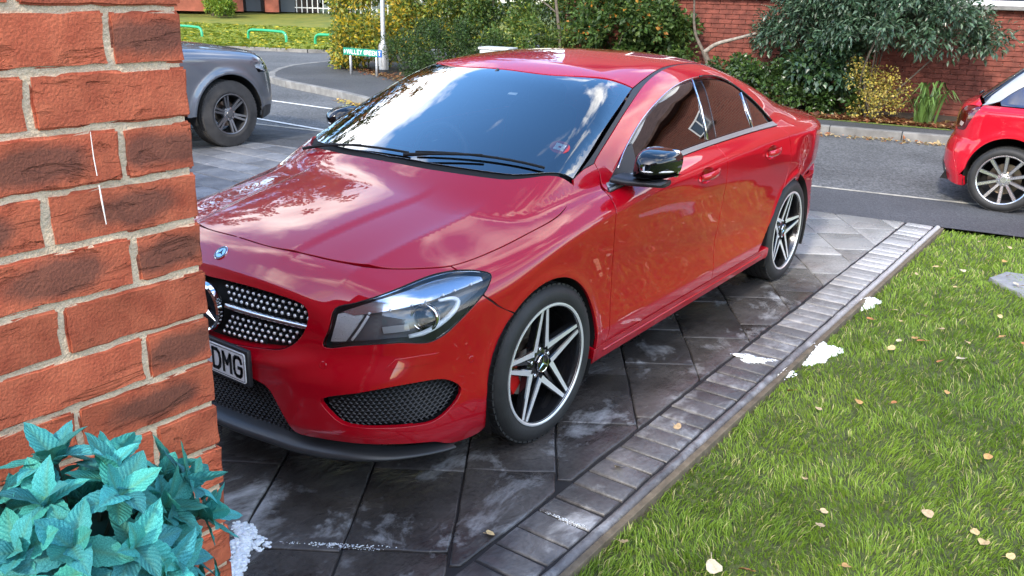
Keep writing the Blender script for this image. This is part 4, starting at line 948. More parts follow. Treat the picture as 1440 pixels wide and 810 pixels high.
for i, ch in enumerate('VALLEY GREEN'):
    if ch == ' ': yy += .040; mbt.obj('sign_lettering', M_SWHITE, pl); mbt = MB(); continue
    for j, s in enumerate(GL[ch]):
        for pl_ in (s,):
            P_ = [np.array([yy+a*.046, .398+b*.074]) for a, b in pl_]
            for k in range(len(P_)-1):
                d_ = P_[k+1]-P_[k]; l_ = np.linalg.norm(d_); e_ = d_/l_; m_ = np.array([-e_[1], e_[0]])*.0065; e2_ = e_*.004; x_ = .0094+.0002*((k+j) % 2)+.0004*(i % 2)
                mbt.add([(x_, *(P_[k]-e2_-m_)), (x_, *(P_[k+1]+e2_-m_)), (x_, *(P_[k+1]+e2_+m_)), (x_, *(P_[k]-e2_+m_))], [(0, 1, 2, 3)])
    yy += .068
mbt.obj('sign_lettering', M_SWHITE, pl)
# green hoop barriers on the bank edge
M_HOOP = mat('hoop_green', (.02, .30, .13), .4, coat=.3)
for i, (y0, y1, lb) in enumerate(((-23.9, -22.3, 'green hoop barrier on the grass half hidden by the brick corner'), (-20.75, -18.95, 'green hoop barrier in the middle of the grass bank edge'), (-17.65, -15.9, 'green hoop barrier nearest the yellow shrub'))):
    h = thing('hoop_barrier', lb, 'barrier', (-15.2 if i else -14.6, 0, .05), 0, 'green hoop barriers on the bank')
    p = spline(np.array([[0, y0, -.1], [0, y0, .22], [0, y0+.06, .33], [0, y0+.2, .37], [0, y1-.2, .37], [0, y1-.06, .33], [0, y1, .22], [0, y1, -.1]]), .08); MB().tube(p, .042, 8).obj('hoop', M_HOOP, h, smooth=True)
# utility cabinet by the hedge
cb = thing('utility_cabinet', 'pale grey utility cabinet just showing above the far edge of the car roof', 'cabinet', (-8.62, -5.93, .1), R(12))
MB().box((0, 0, .38), (.17, .24, .38), bev=.012).obj('cabinet_body', mat('cabinet_grey', (.46, .48, .47), .55, var=.1, vscale=6), cb, auto=30)
MB().box((0, 0, .775), (.19, .26, .018), bev=.008).obj('cabinet_lid', MATS['cabinet_grey'], cb, auto=30)
for s in (-1, 1): MB().box((.172, s*.118, .38), (.006, .112, .33), bev=.004).obj('cabinet_door', MATS['cabinet_grey'], cb)
# stepping stone in the lawn
stn = stone_mesh('stepping_stone', [(-3.95, 2.0), (-3.72, 1.93), (-3.35, 2.25), (-3.6, 2.42), (-4.0, 2.35)], mat('pale_stone', (.24, .245, .25), .8, var=.15, vscale=10, bump=.3, bscale=60), np.random.default_rng(5), joint=0)
o = link('stepping_stone', stn[0], None, (stn[1][0], stn[1][1], LZ+.028)); o['label'] = 'flat pale grey stone set in the lawn at the right edge'; o['category'] = 'stone'
# soap suds
M_FOAM = mat('soap_foam', (.74, .78, .80), .65, bump=.8, bscale=130, sub=.2, var=.08, vscale=60)
def suds(label, c, rx, ry, h, seed, rz=0.):
    """froth: many small overlapping bubbles heaped over a thin film"""
    rng = np.random.default_rng(seed); bm = bmesh.new(); bmesh.ops.create_icosphere(bm, subdivisions=1, radius=1); bm.verts.index_update()
    bv = np.array([tuple(v.co) for v in bm.verts]); bf = [tuple(v.index for v in f.verts) for f in bm.faces]; bm.free()
    V, F = [], []; nb = int(min(900, 90+60000*rx*ry)); s0 = min(rx, ry)
    for k in range(nb):
        a = rng.uniform(0, 2*math.pi); r_ = rng.random()**.6; edge = 1+.3*math.sin(3*a+seed)+.2*math.sin(5*a+2*seed)
        x, y = rx*r_*edge*math.cos(a), ry*r_*edge*math.sin(a); top = h*max(0, 1-(r_)**2); s = rng.uniform(.10, .30)*min(s0, .055)*(1.15-.6*r_); z = rng.uniform(0, 1)*top
        b = len(V); V += [(x+p[0]*s, y+p[1]*s, z+p[2]*s*min(1, max(.25, h/.03))) for p in bv]; F += [tuple(b+i for i in f) for f in bf]
    o = link('soap_suds', mesh_of('soap_suds', V, F, [M_FOAM], smooth=True), None, c, (0, 0, rz)); o['label'] = label; o['category'] = 'suds'; o['group'] = 'soap suds left from washing the car'; return o
suds('farthest tuft of white soap suds by the lawn edge near the rear wheel', (-2.66, 1.43, -.03), .10, .05, .035, 1)
suds('largest patch of white soap suds over the lawn edging', (-1.70, 1.445, -.03), .16, .07, .03, 2, .1)
suds('small patch of soap suds on the edging nearest the camera side', (-1.30, 1.405, -.02), .09, .035, .02, 3)
suds('flat white suds puddle on the slabs beside the teal plant', (1.17, .50, -.002), .10, .055, .010, 4, .9)
suds('white soap streak on the slabs at the bottom beside the brick corner', (1.30, .60, -.002), .10, .05, .012, 5, .5)
suds('thin white soap line along a slab joint at the bottom edge', (1.00, .76, -.003), .20, .013, .010, 6, R(124))
suds('thin white soap line on the setts near the lawn corner', (.43, 1.255, .0), .012, .095, .006, 7, .05)
suds('faint soap smear on the setts beside the largest suds patch', (-1.33, 1.22, .0), .05, .09, .003, 8, .2)

# --- artificial teal-leaved topiary in front of the wall
tp = thing('potted_plant', 'artificial teal leaved topiary ball at the bottom left corner', 'plant', (2.205, 1.690, .0))
def teal_mat():
    m = mat('teal_leaf', (.045, .20, .215), .62, spec=.3, sub=.0); N, L, b = nodes_of(m)
    uv = N.new('ShaderNodeTexCoord'); a = N.new('ShaderNodeAttribute'); a.attribute_name = 'col'; oi = N.new('ShaderNodeObjectInfo')
    n = N.new('ShaderNodeTexNoise'); n.inputs['Scale'].default_value = 45; n.inputs['Detail'].default_value = 5; L.new(uv.outputs['Object'], n.inputs['Vector'])
    r = N.new('ShaderNodeValToRGB'); e = r.color_ramp.elements; e[0].position = .36; e[0].color = (.028, .23, .25, 1); e[1].position = .72; e[1].color = (.10, .50, .52, 1); L.new(n.outputs['Fac'], r.inputs[0])
    sp_ = N.new('ShaderNodeSeparateColor'); L.new(a.outputs['Color'], sp_.inputs[0])
    g = N.new('ShaderNodeMix'); g.data_type = 'RGBA'; L.new(sp_.outputs[0], g.inputs['Factor']); L.new(r.outputs[0], g.inputs['A']); g.inputs['B'].default_value = (.085, .25, .17, 1)
    hs = N.new('ShaderNodeHueSaturation'); mr = N.new('ShaderNodeMapRange'); mr.inputs['To Min'].default_value = .45; mr.inputs['To Max'].default_value = 1.2; L.new(oi.outputs['Random'], mr.inputs['Value']); L.new(mr.outputs[0], hs.inputs['Value'])
    m7 = N.new('ShaderNodeMath'); m7.operation = 'MULTIPLY'; m7.inputs[1].default_value = 9.7; f7 = N.new('ShaderNodeMath'); f7.operation = 'FRACT'; h7 = N.new('ShaderNodeMapRange'); h7.inputs['To Min'].default_value = .455; h7.inputs['To Max'].default_value = .515; L.new(oi.outputs['Random'], m7.inputs[0]); L.new(m7.outputs[0], f7.inputs[0]); L.new(f7.outputs[0], h7.inputs['Value']); L.new(h7.outputs[0], hs.inputs['Hue']); L.new(g.outputs['Result'], hs.inputs['Color'])
    # fine net of veins
    v = N.new('ShaderNodeTexVoronoi'); v.feature = 'DISTANCE_TO_EDGE'; v.inputs['Scale'].default_value = 190; L.new(uv.outputs['Object'], v.inputs['Vector'])
    rv = N.new('ShaderNodeMapRange'); rv.inputs['From Max'].default_value = .10; rv.inputs['To Min'].default_value = .16; rv.inputs['To Max'].default_value = 0; L.new(v.outputs['Distance'], rv.inputs['Value'])
    mv = N.new('ShaderNodeMix'); mv.data_type = 'RGBA'; L.new(rv.outputs[0], mv.inputs['Factor']); L.new(hs.outputs[0], mv.inputs['A']); mv.inputs['B'].default_value = (.20, .55, .56, 1)
    L.new(mv.outputs['Result'], b.inputs['Base Color'])
    # side veins slanting off the rib
    va = N.new('ShaderNodeMath'); va.operation = 'MULTIPLY_ADD'; va.inputs[1].default_value = -.30; L.new(sp_.outputs[2], va.inputs[0]); L.new(sp_.outputs[1], va.inputs[2])
    vb = N.new('ShaderNodeMath'); vb.operation = 'MULTIPLY'; vb.inputs[1].default_value = 56.; L.new(va.outputs[0], vb.inputs[0])
    vc = N.new('ShaderNodeMath'); vc.operation = 'SINE'; L.new(vb.outputs[0], vc.inputs[0])
    bp = N.new('ShaderNodeBump'); bp.inputs['Strength'].default_value = .32; bp.inputs['Distance'].default_value = .001; L.new(vc.outputs[0], bp.inputs['Height']); L.new(bp.outputs[0], b.inputs['Normal'])
    translucent(m, .18, 1.3); return m
M_TEAL = teal_mat()
def teal_leaf(seed):
    r = np.random.default_rng(seed); nu, nv = 13, 4; V, C = [], []; L_ = 1.; curl = r.uniform(.05, .5); cup = r.uniform(.18, .5)
    for i in range(nu+1):
        t = i/nu; w = .265*math.sin(math.pi*min(1, t*.97+.03)**.92)**.85+.003
        for j in range(-nv, nv+1):
            s = j/nv; ww = w*s; 
            if abs(j) == nv and 0 < i < nu: ww *= 1+.045*(1 if i % 2 else -1)
            x = t*L_; z = -curl*t*t+cup*abs(s)*w*(1.2-.4*abs(s))+.012*math.sin(t*22)*abs(s)*(1 if j else 0); V.append((x, ww, z+.05*math.sin(t*3+seed)))
            C.append((max(0, (1-abs(s)*3.2))*.75*(1-t*.5)+max(0, .25-t)*1.8, t, abs(s)))
    k = 2*nv+1; F = [(i*k+j, (i+1)*k+j, (i+1)*k+j+1, i*k+j+1) for i in range(nu) for j in range(k-1)]
    me = mesh_of('leaf', V, F, [M_TEAL], smooth=True); a = me.attributes.new('col', 'FLOAT_COLOR', 'POINT'); c = np.ones((len(V), 4), np.float32); c[:, :3] = np.clip(C, 0, 1); a.data.foreach_set('color', c.ravel()); return me
tl = [teal_leaf(s) for s in range(8)]; rt = np.random.default_rng(61); pc = np.array([0, 0, 1.035]); RB_ = .135
M_TWIG = mat('teal_twig', (.03, .045, .035), .8)
heads = unit(rt, 1500); heads = heads[(heads[:, 2] > -.75)]; sel = []
for h in heads:
    if all(np.dot(h, q) < .955 for q in sel): sel.append(h)
    if len(sel) >= 140: break
cnt_ = 0
for hi_, h in enumerate(sel):
    hv_ = Vector(h); rad = RB_*(rt.uniform(.9, 1.12) if hi_ % 3 else rt.uniform(.62, .8)); base = pc+h*rad*[1, .85, 1.]; q = hv_.to_track_quat('Z', 'Y')
    MB().tube([pc+h*.02, base], .0025, 5).obj('twig', M_TWIG, tp)
    nl = rt.integers(8, 11); a0 = rt.uniform(0, 6.28)
    for k in range(nl):
        ring = k >= 4; el = R(rt.uniform(48, 78)) if not ring else R(rt.uniform(5, 35)); a = a0+k*2.4+rt.normal(0, .15)
        d_ = q@Vector((math.cos(a)*math.cos(el), math.sin(a)*math.cos(el), math.sin(el)))
        if (base+np.array(d_)*.055)[1] < -.232: continue
        s = rt.uniform(.043, .060); xq = d_; zq = (q@Vector((0, 0, 1))); zq = (zq-xq*zq.dot(xq)).normalized(); yq = zq.cross(xq)
        mt = Matrix((xq, yq, zq)).transposed(); o = link('leaf', tl[rt.integers(8)], tp, base, mt.to_euler()); o.scale = (s, s, s); cnt_ += 1
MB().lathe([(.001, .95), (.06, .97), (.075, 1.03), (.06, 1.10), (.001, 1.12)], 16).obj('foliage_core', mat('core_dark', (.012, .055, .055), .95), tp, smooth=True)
MB().tube([(0, 0, .55), (.004, 0, .75), (0, 0, .95)], .012, 8).obj('stem', M_BARK, tp, smooth=True)
MB().lathe([(.001, LZ), (.13, LZ), (.17, .50), (.18, .52), (.18, .56), (.165, .56), (.160, .52), (.001, .52)], 32).obj('planter', mat('planter_grey', (.09, .09, .095), .6, bump=.1, bscale=80), tp, auto=35)
# ================================================================ RED SALOON
M_RED = mat('red_paint', (.36, .0006, .0080), .35, coat=1.0, coat_rough=.008, spec=.10)
M_RED.node_tree.nodes['Principled BSDF'].inputs['Coat IOR'].default_value = 1.62
M_GLOSSBLK = mat('gloss_black', (.006, .006, .007), .08, coat=.6)
M_SATIN = mat('satin_black_plastic', (.022, .022, .024), .38, bump=.05, bscale=300)
M_MATTBLK = mat('matt_black', (.008, .008, .008), .85)
M_LINER = mat('wheel_liner_black', (.006, .006, .006), .9)
M_CHROME = mat('chrome', (.80, .81, .82), .06, metal=1)
M_ALU = mat('polished_alloy', (.78, .78, .77), .30, metal=.55, bump=.02, bscale=500)
M_RIMBLK = mat('rim_black_gloss', (.010, .010, .011), .14, coat=.8)
M_RUBBER = mat('tyre_rubber', (.018, .018, .018), .62, var=.35, vscale=9, bump=.12, bscale=120)
M_DISC = mat('brake_disc_steel', (.32, .27, .22), .34, metal=1, bump=.06, bscale=200)
M_CALIPER = mat('caliper_red', (.50, .012, .010), .28, coat=.6)
M_WS = glass_mat('windscreen_glass', (.50, .58, .62), ior=1.62, gain=3.5)
M_TINT = glass_mat('tinted_glass', (.10, .10, .10), ior=1.62, gain=2.2)
M_LENS = glass_mat('lamp_lens', (.93, .95, .97), ior=1.42)
M_SEAT = mat('seat_fabric', (.018, .018, .020), .7, bump=.2, bscale=250)
M_DASH = mat('dashboard_plastic', (.020, .021, .024), .55, bump=.1, bscale=400)
M_WHITE = mat('plate_white', (.78, .78, .76), .35, coat=.3)
M_INK = mat('plate_black', (.008, .008, .008), .4)

car = thing('saloon_car', 'large glossy red four-door saloon parked on the wet slab driveway', 'car')
S = SAL
def on(pts, d=(0, 1, 0), tmax=1.2):
    """lift points onto the body along d (points only need to be roughly near)"""
    d = np.array(d, float)/np.linalg.norm(d); p = np.asarray(pts, float)
    return S.cast(p+d*.30, -d, tmax=tmax)
def side(xz, y=.88):
    return on([(x, y, z) for x, z in xz])
def both(name, maker, m, label=None):
    """left part and its mirror image"""
    v = maker(); out = [panel(name, v, m, car), panel(name, mirror_y(*v), m, car)]
    return out
def arc(cx, cz, r, a0, a1, n=24):
    return [(cx+r*math.cos(R(a)), cz+r*math.sin(R(a))) for a in np.linspace(a0, a1, n)]

FA, RA = (.02, .318, .357), (-2.699, .318, .348)          # wheel arch circles
HEAD = np.array([[.832,.533,.577],[.817,.547,.640],[.797,.556,.703],[.757,.611,.725],[.716,.651,.742],[.649,.687,.761],[.551,.708,.777],[.486,.725,.784],[.416,.758,.786],[.352,.798,.777],
        [.318,.825,.762],[.331,.834,.745],[.368,.843,.718],[.42,.842,.687],[.479,.835,.652],[.543,.823,.615],[.586,.812,.599],[.62,.799,.593],[.658,.779,.598],[.691,.755,.604],[.739,.708,.602],[.789,.632,.592]])
FOG = np.array([[.856,.54,.398],[.799,.664,.438],[.703,.762,.458],[.587,.815,.451],[.531,.829,.428],[.495,.839,.392],[.513,.839,.358],[.565,.828,.321],[.607,.816,.305],[.656,.797,.305],[.745,.735,.312],[.803,.663,.316],[.831,.609,.325],[.847,.569,.355]])
GRI = np.array([[.878,0,.712],[.873,.096,.717],[.859,.267,.717],[.84,.405,.707],[.833,.448,.695],[.836,.466,.675],[.844,.465,.636],[.854,.448,.597],[.868,.417,.562],[.882,.37,.538],[.902,.266,.522],[.919,.132,.510],[.925,0,.505]])
HOODGAP = np.array([[.745,0,.832],[.743,.173,.829],[.715,.30,.825],[.675,.45,.814],[.605,.59,.803],[.479,.693,.796],[.398,.735,.797],[.228,.764,.814],[.032,.786,.847],[-.133,.796,.877],[-.25,.775,.915],[-.334,.743,.970]])
HOODREAR = np.array([[-.334,.743,.972],[-.19,.65,.985],[-.095,.544,.99],[-.022,.284,.985],[-.003,0,.985]])
hg = spline(HOODGAP, .03)
i_split = int(np.argmin(np.linalg.norm(hg-np.array([.42,.725,.797]), axis=1)))
hg_front, hg_side = hg[:i_split+1], hg[i_split:]
head_s, fog_s = spline(HEAD, .02, True), spline(FOG, .02, True)
gri_half = spline(GRI, .02)
LOWLIP = np.array([[.355,.850,.195],[.40,.842,.168],[.478,.815,.165],[.526,.806,.178],[.591,.800,.212],[.705,.757,.238],[.80,.655,.248],[.858,.54,.250],[.887,.441,.252],[.897,.405,.291],[.905,.364,.350],[.911,.328,.392],[.924,.243,.412],[.93,.12,.418],[.932,0,.42]])
arch_f = side([(x, z) for x, z in arc(*FA, 53, -22, 26)])                  # bumper part of the front arch
lowlip = spline(LOWLIP, .02)
DB = (.72, .62, .22)
def d_snap(pts, d):
    return on(pts, d)
bumper_out = np.concatenate([hg_front, [[.416,.752,.786]], [[.378,.847,.700]], [[.32,.86,.653]], arch_f, lowlip])
bumper_holes = [head_s, fog_s, np.concatenate([gri_half, [[.93,-.06,.505],[.88,-.06,.712]]])]
v = patch(S, bumper_out, DB, .0125, holes=bumper_holes, flange=.022, centre=True)
panel('front_bumper', merge(v, mirror_y(*v)), M_RED, car)
# bonnet
hood_out = np.concatenate([hg, spline(HOODREAR, .03)[1:]])
v = patch(S, hood_out, (.1, .12, 1), .017, centre=True, inset=.0036)
panel('bonnet', merge(v, mirror_y(*v)), M_RED, car)
# front wings
FGAP_TOP = on([[-.342,.742,.992],[-.42,.731,1.015],[-.502,.734,1.030]], (0, .8, .6))
fgap = np.concatenate([on([[-.512,.762,.985]], (0, .9, .4)), side([(-.478,.93),(-.448,.88),(-.438,.827),(-.443,.75),(-.455,.64),(-.46,.53),(-.455,.42),(-.445,.318),(-.43,.285)])])
fgap = np.concatenate([fgap[:1], spline(fgap[1:], .03)])
wing_arch = side(arc(*FA, -6, 53, 30)[::1])
wing_out = np.concatenate([hg_side, FGAP_TOP, fgap, side([(-.345, .283)]), side(arc(*FA, 186, 53, 40)), [[.32,.86,.653]], [[.378,.847,.700]], [[.416,.752,.786]]])
both('front_wing', lambda: patch(S, wing_out, (.05, .72, .69), .017, holes=[head_s]), M_RED)
# doors
BELT = [(-.492,.922),(-.64,.936),(-1.072,.975),(-1.563,.997),(-2.104,1.004),(-2.415,1.004)]
beltc = K(*BELT)
mid = [(-1.556,beltc(-1.556).item()),(-1.566,.93),(-1.575,.85),(-1.575,.76),(-1.556,.64),(-1.54,.52),(-1.53,.40),(-1.527,.295)]
rear = [(-2.425,1.003),(-2.455,.95),(-2.51,.87),(-2.535,.80),(-2.53,.73),(-2.508,.67),(-2.475,.616)]
midc, rearc = spline([(a, 0, b) for a, b in mid], .03)[:, [0, 2]], spline([(a, 0, b) for a, b in rear], .03)[:, [0, 2]]
sill_z = lambda x: .285+.012*(x+.45)/-1.8
fd = np.concatenate([side([(x, beltc(x).item()) for x in np.linspace(-.492, -1.556, 40)]), side(midc[1:]), side([(x, sill_z(x)) for x in np.linspace(-1.527, -.43, 30)]), fgap[1:][::-1]])
CUPS = [side([(cx_+.078*math.cos(a), cz_+.037*math.sin(a)) for a in np.linspace(0, 2*math.pi, 36, endpoint=False)]) for cx_, cz_ in ((-1.325, .878), (-2.195, .882))]
both('front_door', lambda: patch(S, fd, (0, 1, .12), .017, holes=[CUPS[0]], inset=.0036), M_RED)
rd_arch = [p for p in arc(RA[0], RA[1], RA[2]+.022, 58, -4, 30) if p[1] > .297]
rd = np.concatenate([side([(x, beltc(x).item()) for x in np.linspace(-1.556, -2.425, 30)]), side(rearc[1:]), side(rd_arch), side([(x, sill_z(x)) for x in np.linspace(-2.325, -1.527, 24)]), side(midc[::-1][:-1])])
both('rear_door', lambda: patch(S, rd, (0, 1, .12), .017, holes=[CUPS[1]], inset=.0036), M_RED)
# black tubes added to stand in for the shade inside the shut lines
def darken_gap(pts, dep=.0128):
    q = np.asarray(pts); q = q-S.n(q)*dep
    for sgn in (1, -1): MB().tube(q*[1, sgn, 1], .0105, 6).obj('shut_line_seal', M_MATTBLK, car, smooth=True)
darken_gap(fgap[1:]); darken_gap(on([[-3.36,.70,.95],[-3.42,.74,.88],[-3.45,.77,.80],[-3.44,.79,.72]], (-.4, .9, 0)), .022); darken_gap(side(midc[2:])); darken_gap(side(rearc[2:])); darken_gap(hg[:-6], .016); darken_gap(np.array([[.378,.847,.700],[.32,.86,.653],[.262,.868,.606]]))
# side sills
sl_ = np.concatenate([side([(x, sill_z(x)) for x in np.linspace(-.325, -2.33, 50)]), side([(-2.345,.24)]), side([(x, .205+.02*(x+.34)/-2) for x in np.linspace(-2.33, -.34, 50)], .86), side([(-.33,.24)])])
both('side_sill', lambda: patch(S, sl_, (0, 1, -.05), .017, flange=.05), M_RED)
# daylight opening (window outline)
DLO_TOP = np.array([[-.492,.814,.925],[-.60,.785,.985],[-.727,.746,1.055],[-.925,.706,1.151],[-1.161,.671,1.23],[-1.402,.643,1.284],[-1.62,.631,1.306],[-1.80,.629,1.308],[-1.94,.632,1.292],[-2.08,.655,1.250],[-2.2,.708,1.180],[-2.29,.74,1.122],[-2.37,.765,1.066],[-2.43,.80,1.012]])
dlo_top = spline(DLO_TOP, .03)
DS = (0, .85, .5)
# side frame: A pillar, roof rail, C pillar and rear quarter in one pressing
STRIP = np.array([[-.502,.734,1.030],[-.523,.729,1.046],[-.70,.697,1.132],[-.877,.664,1.213],[-1.168,.602,1.312],[-1.476,.553,1.363],[-1.813,.52,1.365],[-2.1,.525,1.325],[-2.4,.545,1.25],[-2.7,.575,1.15],[-2.95,.60,1.06]])
strip = spline(STRIP, .03)
qarch = side(arc(*RA, 57, 176, 40))
REARTOP = np.array([[-2.95,.60,1.06],[-3.1,.66,1.02],[-3.25,.69,.985],[-3.36,.70,.95]])
quarter = np.concatenate([strip, on(REARTOP, (-.2, .6, .8)), on([[-3.42,.74,.88],[-3.45,.77,.80],[-3.44,.79,.72],[-3.40,.80,.66],[-3.3,.83,.62],[-3.2,.855,.60],[-3.06,.87,.585]], (-.4, .9, 0)), side(arc(RA[0], RA[1], RA[2], 143, 57, 40)), side(rearc[::-1]), dlo_top[::-1], fgap[:1]])
both('side_frame', lambda: patch(S, quarter, (-.12, .74, .66), .018), M_RED)
# roof
HEADER = np.array([[-.792,0,1.37],[-.80,.281,1.35],[-.885,.47,1.325],[-1.03,.605,1.29]])
RSTRIP = np.array([[-1.03,.605,1.29],[-1.17,.582,1.32],[-1.476,.533,1.37],[-1.80,.503,1.375],[-2.02,.49,1.352]])
ROOFREAR = np.array([[-2.02,.49,1.352],[-2.08,.3,1.37],[-2.10,0,1.376]])
roof_out = np.concatenate([spline(HEADER, .03), spline(RSTRIP, .03)[1:], spline(ROOFREAR, .03)[1:]])
v = patch(S, roof_out, (0, .05, 1), .02, centre=True)
panel('roof', merge(v, mirror_y(*v)), M_RED, car)
# black trim band between roof/windscreen and the side frame
band = np.concatenate([spline(np.array([[-.345,.737,.985],[-.50,.714,1.045],[-.68,.682,1.132],[-.855,.648,1.213],[-1.03,.605,1.29]]), .03), spline(RSTRIP, .03)[1:], [[-2.2,.51,1.30],[-2.4,.532,1.245],[-2.7,.565,1.15]], strip[::-1][8:], FGAP_TOP[::-1][1:]])
both('roof_trim_strip', lambda: patch(S, band, (0, .5, .86), .02, inset=.0005, off=-.004, flange=0), M_SATIN)
# windscreen
WSB = np.array([[-.345,.735,.985],[-.22,.65,1.0],[-.132,.544,1.008],[-.063,.284,1.012],[-.045,0,1.012]])
wso = np.concatenate([spline(HEADER, .03), spline(np.array([[-1.03,.605,1.29],[-.855,.646,1.213],[-.68,.680,1.132],[-.50,.712,1.045],[-.345,.735,.985]]), .03)[1:], spline(WSB, .03)[1:]])
v = patch(S, wso, (.45, .1, .9), .025, inset=.003, off=-.003, flange=.004, centre=True)
panel('windscreen', merge(v, mirror_y(*v)), M_WS, car)
# black ceramic border along the windscreen edge
inner = np.concatenate([spline(HEADER*[1,.95,1]+[.012,0,-.006], .03), spline(np.array([[-1.0,.58,1.29],[-.83,.625,1.213],[-.655,.66,1.132],[-.475,.69,1.045],[-.31,.68,1.01]]), .03)[1:], spline(WSB*[1,.9,1]+[-.05,0,.02], .03)[1:]])
hole = np.concatenate([inner, [[-.08,-.06,1.03],[-.78,-.06,1.36]]])
v = patch(S, wso, (.45, .1, .9), .025, holes=[hole], inset=.004, off=-.008, flange=0, centre=True)
panel('windscreen_border', merge(v, mirror_y(*v)), M_GLOSSBLK, car)
# rear window, boot lid, rear bumper
BW = np.concatenate([spline(ROOFREAR[::-1], .03), spline(np.array([[-2.02,.49,1.352],[-2.4,.53,1.245],[-2.7,.562,1.15],[-2.93,.58,1.07]]), .03)[1:], spline(np.array([[-2.93,.58,1.07],[-3.0,.4,1.11],[-3.03,0,1.12]]), .03)[1:]])
v = patch(S, BW, (-.3, .1, 1), .03, off=-.002, flange=.004, centre=True)
panel('rear_window', merge(v, mirror_y(*v)), M_TINT, car)
BBOT = on([[-3.50,.66,.90],[-3.60,.56,.82],[-3.63,.45,.70],[-3.66,.3,.66],[-3.67,0,.65]], (-.8, .3, .3)); BBOT[-1, 1] = 0
BL = np.concatenate([spline(np.array([[-3.03,0,1.12],[-3.0,.4,1.11],[-2.93,.58,1.07]]), .03), on(np.concatenate([[[-2.95,.60,1.06]], REARTOP[1:]]), (-.55, .3, .75)), BBOT])
BL[0, 1] = 0; BL[-1, 1] = 0
v = patch(S, BL, (-.62, .25, .74), .02, centre=True)
panel('boot_lid', merge(v, mirror_y(*v)), M_RED, car)
TLB = on([[-3.54,.68,.74],[-3.44,.79,.72]], (-.6, .75, 0))
TL = np.concatenate([on([[-3.36,.70,.95],[-3.42,.74,.88],[-3.45,.77,.80]], (-.4, .9, 0)), TLB[::-1], BBOT[:2][::-1]])
both('tail_light', lambda: patch(S, TL, (-.7, .7, .1), .02, inset=.002), mat('tail_lamp_red', (.30, .004, .006), .12, coat=1))
RB = np.concatenate([BBOT[::-1][:4], TLB, on([[-3.40,.80,.66],[-3.3,.83,.62],[-3.2,.855,.60],[-3.06,.87,.585]], (-.4, .9, 0)), side(arc(RA[0], RA[1], RA[2], 145, 203, 20)), on([[-3.1,.85,.19],[-3.3,.81,.20],[-3.5,.68,.21],[-3.6,.5,.22],[-3.65,0,.22]], (-.75, .6, .1))])
RB[0, 1] = 0; RB[-1, 1] = 0
v = patch(S, RB, (-.75, .6, .1), .02, centre=True, flange=.03)
panel('rear_bumper', merge(v, mirror_y(*v)), M_RED, car)
# lip spoiler on the boot
sp = on([(-3.59, y, 1.03) for y in np.linspace(-.52, .52, 15)], (0, 0, 1))
mb = MB()
for k_ in range(len(sp)-1):
    pass
prof = [(-.05,-.004),(.0,.018),(.018,.016),(.016,.004)]
vs_, fs_ = [], []
for p in sp:
    for a, b in prof: vs_.append((p[0]-a*-1*1.0 if False else p[0]-a, p[1], p[2]+b))
n_ = len(prof)
for i in range(len(sp)-1):
    for j in range(n_-1): fs_.append((i*n_+j, i*n_+j+1, (i+1)*n_+j+1, (i+1)*n_+j))
mb.add(vs_, fs_); mb.obj('boot_spoiler', M_RED, car, smooth=True)

# ---- side glass
dlo = np.concatenate([dlo_top, side([(x, beltc(x).item()) for x in np.linspace(-2.42, -.50, 40)], .8)])
dlo_in = lambda pts: pts
both('window_frame', lambda: patch(S, dlo, DS, .025, inset=.001, off=-.007, flange=0), M_GLOSSBLK)
def belt_up(x, h): return (x, beltc(x).item()+h)
GF = np.concatenate([spline(on([[-.80,.73,1.075],[-.94,.706,1.143],[-1.165,.674,1.220],[-1.402,.645,1.272],[-1.60,.634,1.294]], DS), .03), on([[-1.475,.80,1.028]], DS), on([(x, .8, belt_up(x, .028)[1]) for x in np.linspace(-1.46, -.72, 16)], DS)])
GR = np.concatenate([spline(on([[-1.72,.632,1.295],[-1.80,.632,1.297],[-1.93,.636,1.280],[-2.06,.658,1.240],[-2.125,.69,1.205]], DS), .03), on([[-2.075,.80,1.03]], DS), on([(x, .8, belt_up(x, .026)[1]) for x in np.linspace(-2.06, -1.60, 10)], DS)])
GQ = np.concatenate([spline(on([[-2.155,.71,1.175],[-2.22,.735,1.135],[-2.29,.757,1.087],[-2.345,.79,1.036]], DS), .02), on([(x, .8, belt_up(x, .026)[1]) for x in np.linspace(-2.33, -2.11, 6)], DS)])
for g_ in (GF, GR, GQ): both('side_window', lambda g_=g_: patch(S, g_, DS, .03, inset=.0015, off=-.0045, flange=.002), M_TINT)
# chrome belt moulding and thin chrome line over the windows
bm_ = np.concatenate([side([(x, beltc(x).item()+.001) for x in np.linspace(-.50, -2.425, 60)]), side([(x, beltc(x).item()+.021) for x in np.linspace(-2.41, -.53, 60)], .8)])
both('belt_moulding', lambda: patch(S, bm_, (0, .9, .4), .012, inset=.0005, off=.004, flange=.01), mat('bright_trim', (.33, .33, .33), .3, metal=.5))
def strip_tube(name, pts, r, m, off=.001, n=6):
    p = np.asarray(pts); nn = S.n(p); q = p+nn*off
    for sgn in (1, -1):
        MB().tube(q*[1, sgn, 1], r, n).obj(name, m, car, smooth=True)
strip_tube('window_trim', dlo_top[6:int(len(dlo_top)*.62)], .0030, M_CHROME, .001); strip_tube('window_trim', dlo_top[int(len(dlo_top)*.62):-1], .0055, M_GLOSSBLK, .0)
strip_tube('window_divider', on([[-2.115,.70,1.205],[-2.09,.75,1.10],[-2.09,.803,1.022]], DS), .006, M_CHROME, -.001)
strip_tube('window_divider', on([[-1.615,.633,1.300],[-1.55,.72,1.17],[-1.487,.80,1.024]], DS), .006, M_CHROME, -.001)
strip_tube('sill_moulding', side([(x, sill_z(x)-.035) for x in np.linspace(-.42, -2.25, 40)]), .006, M_RED, -.001)

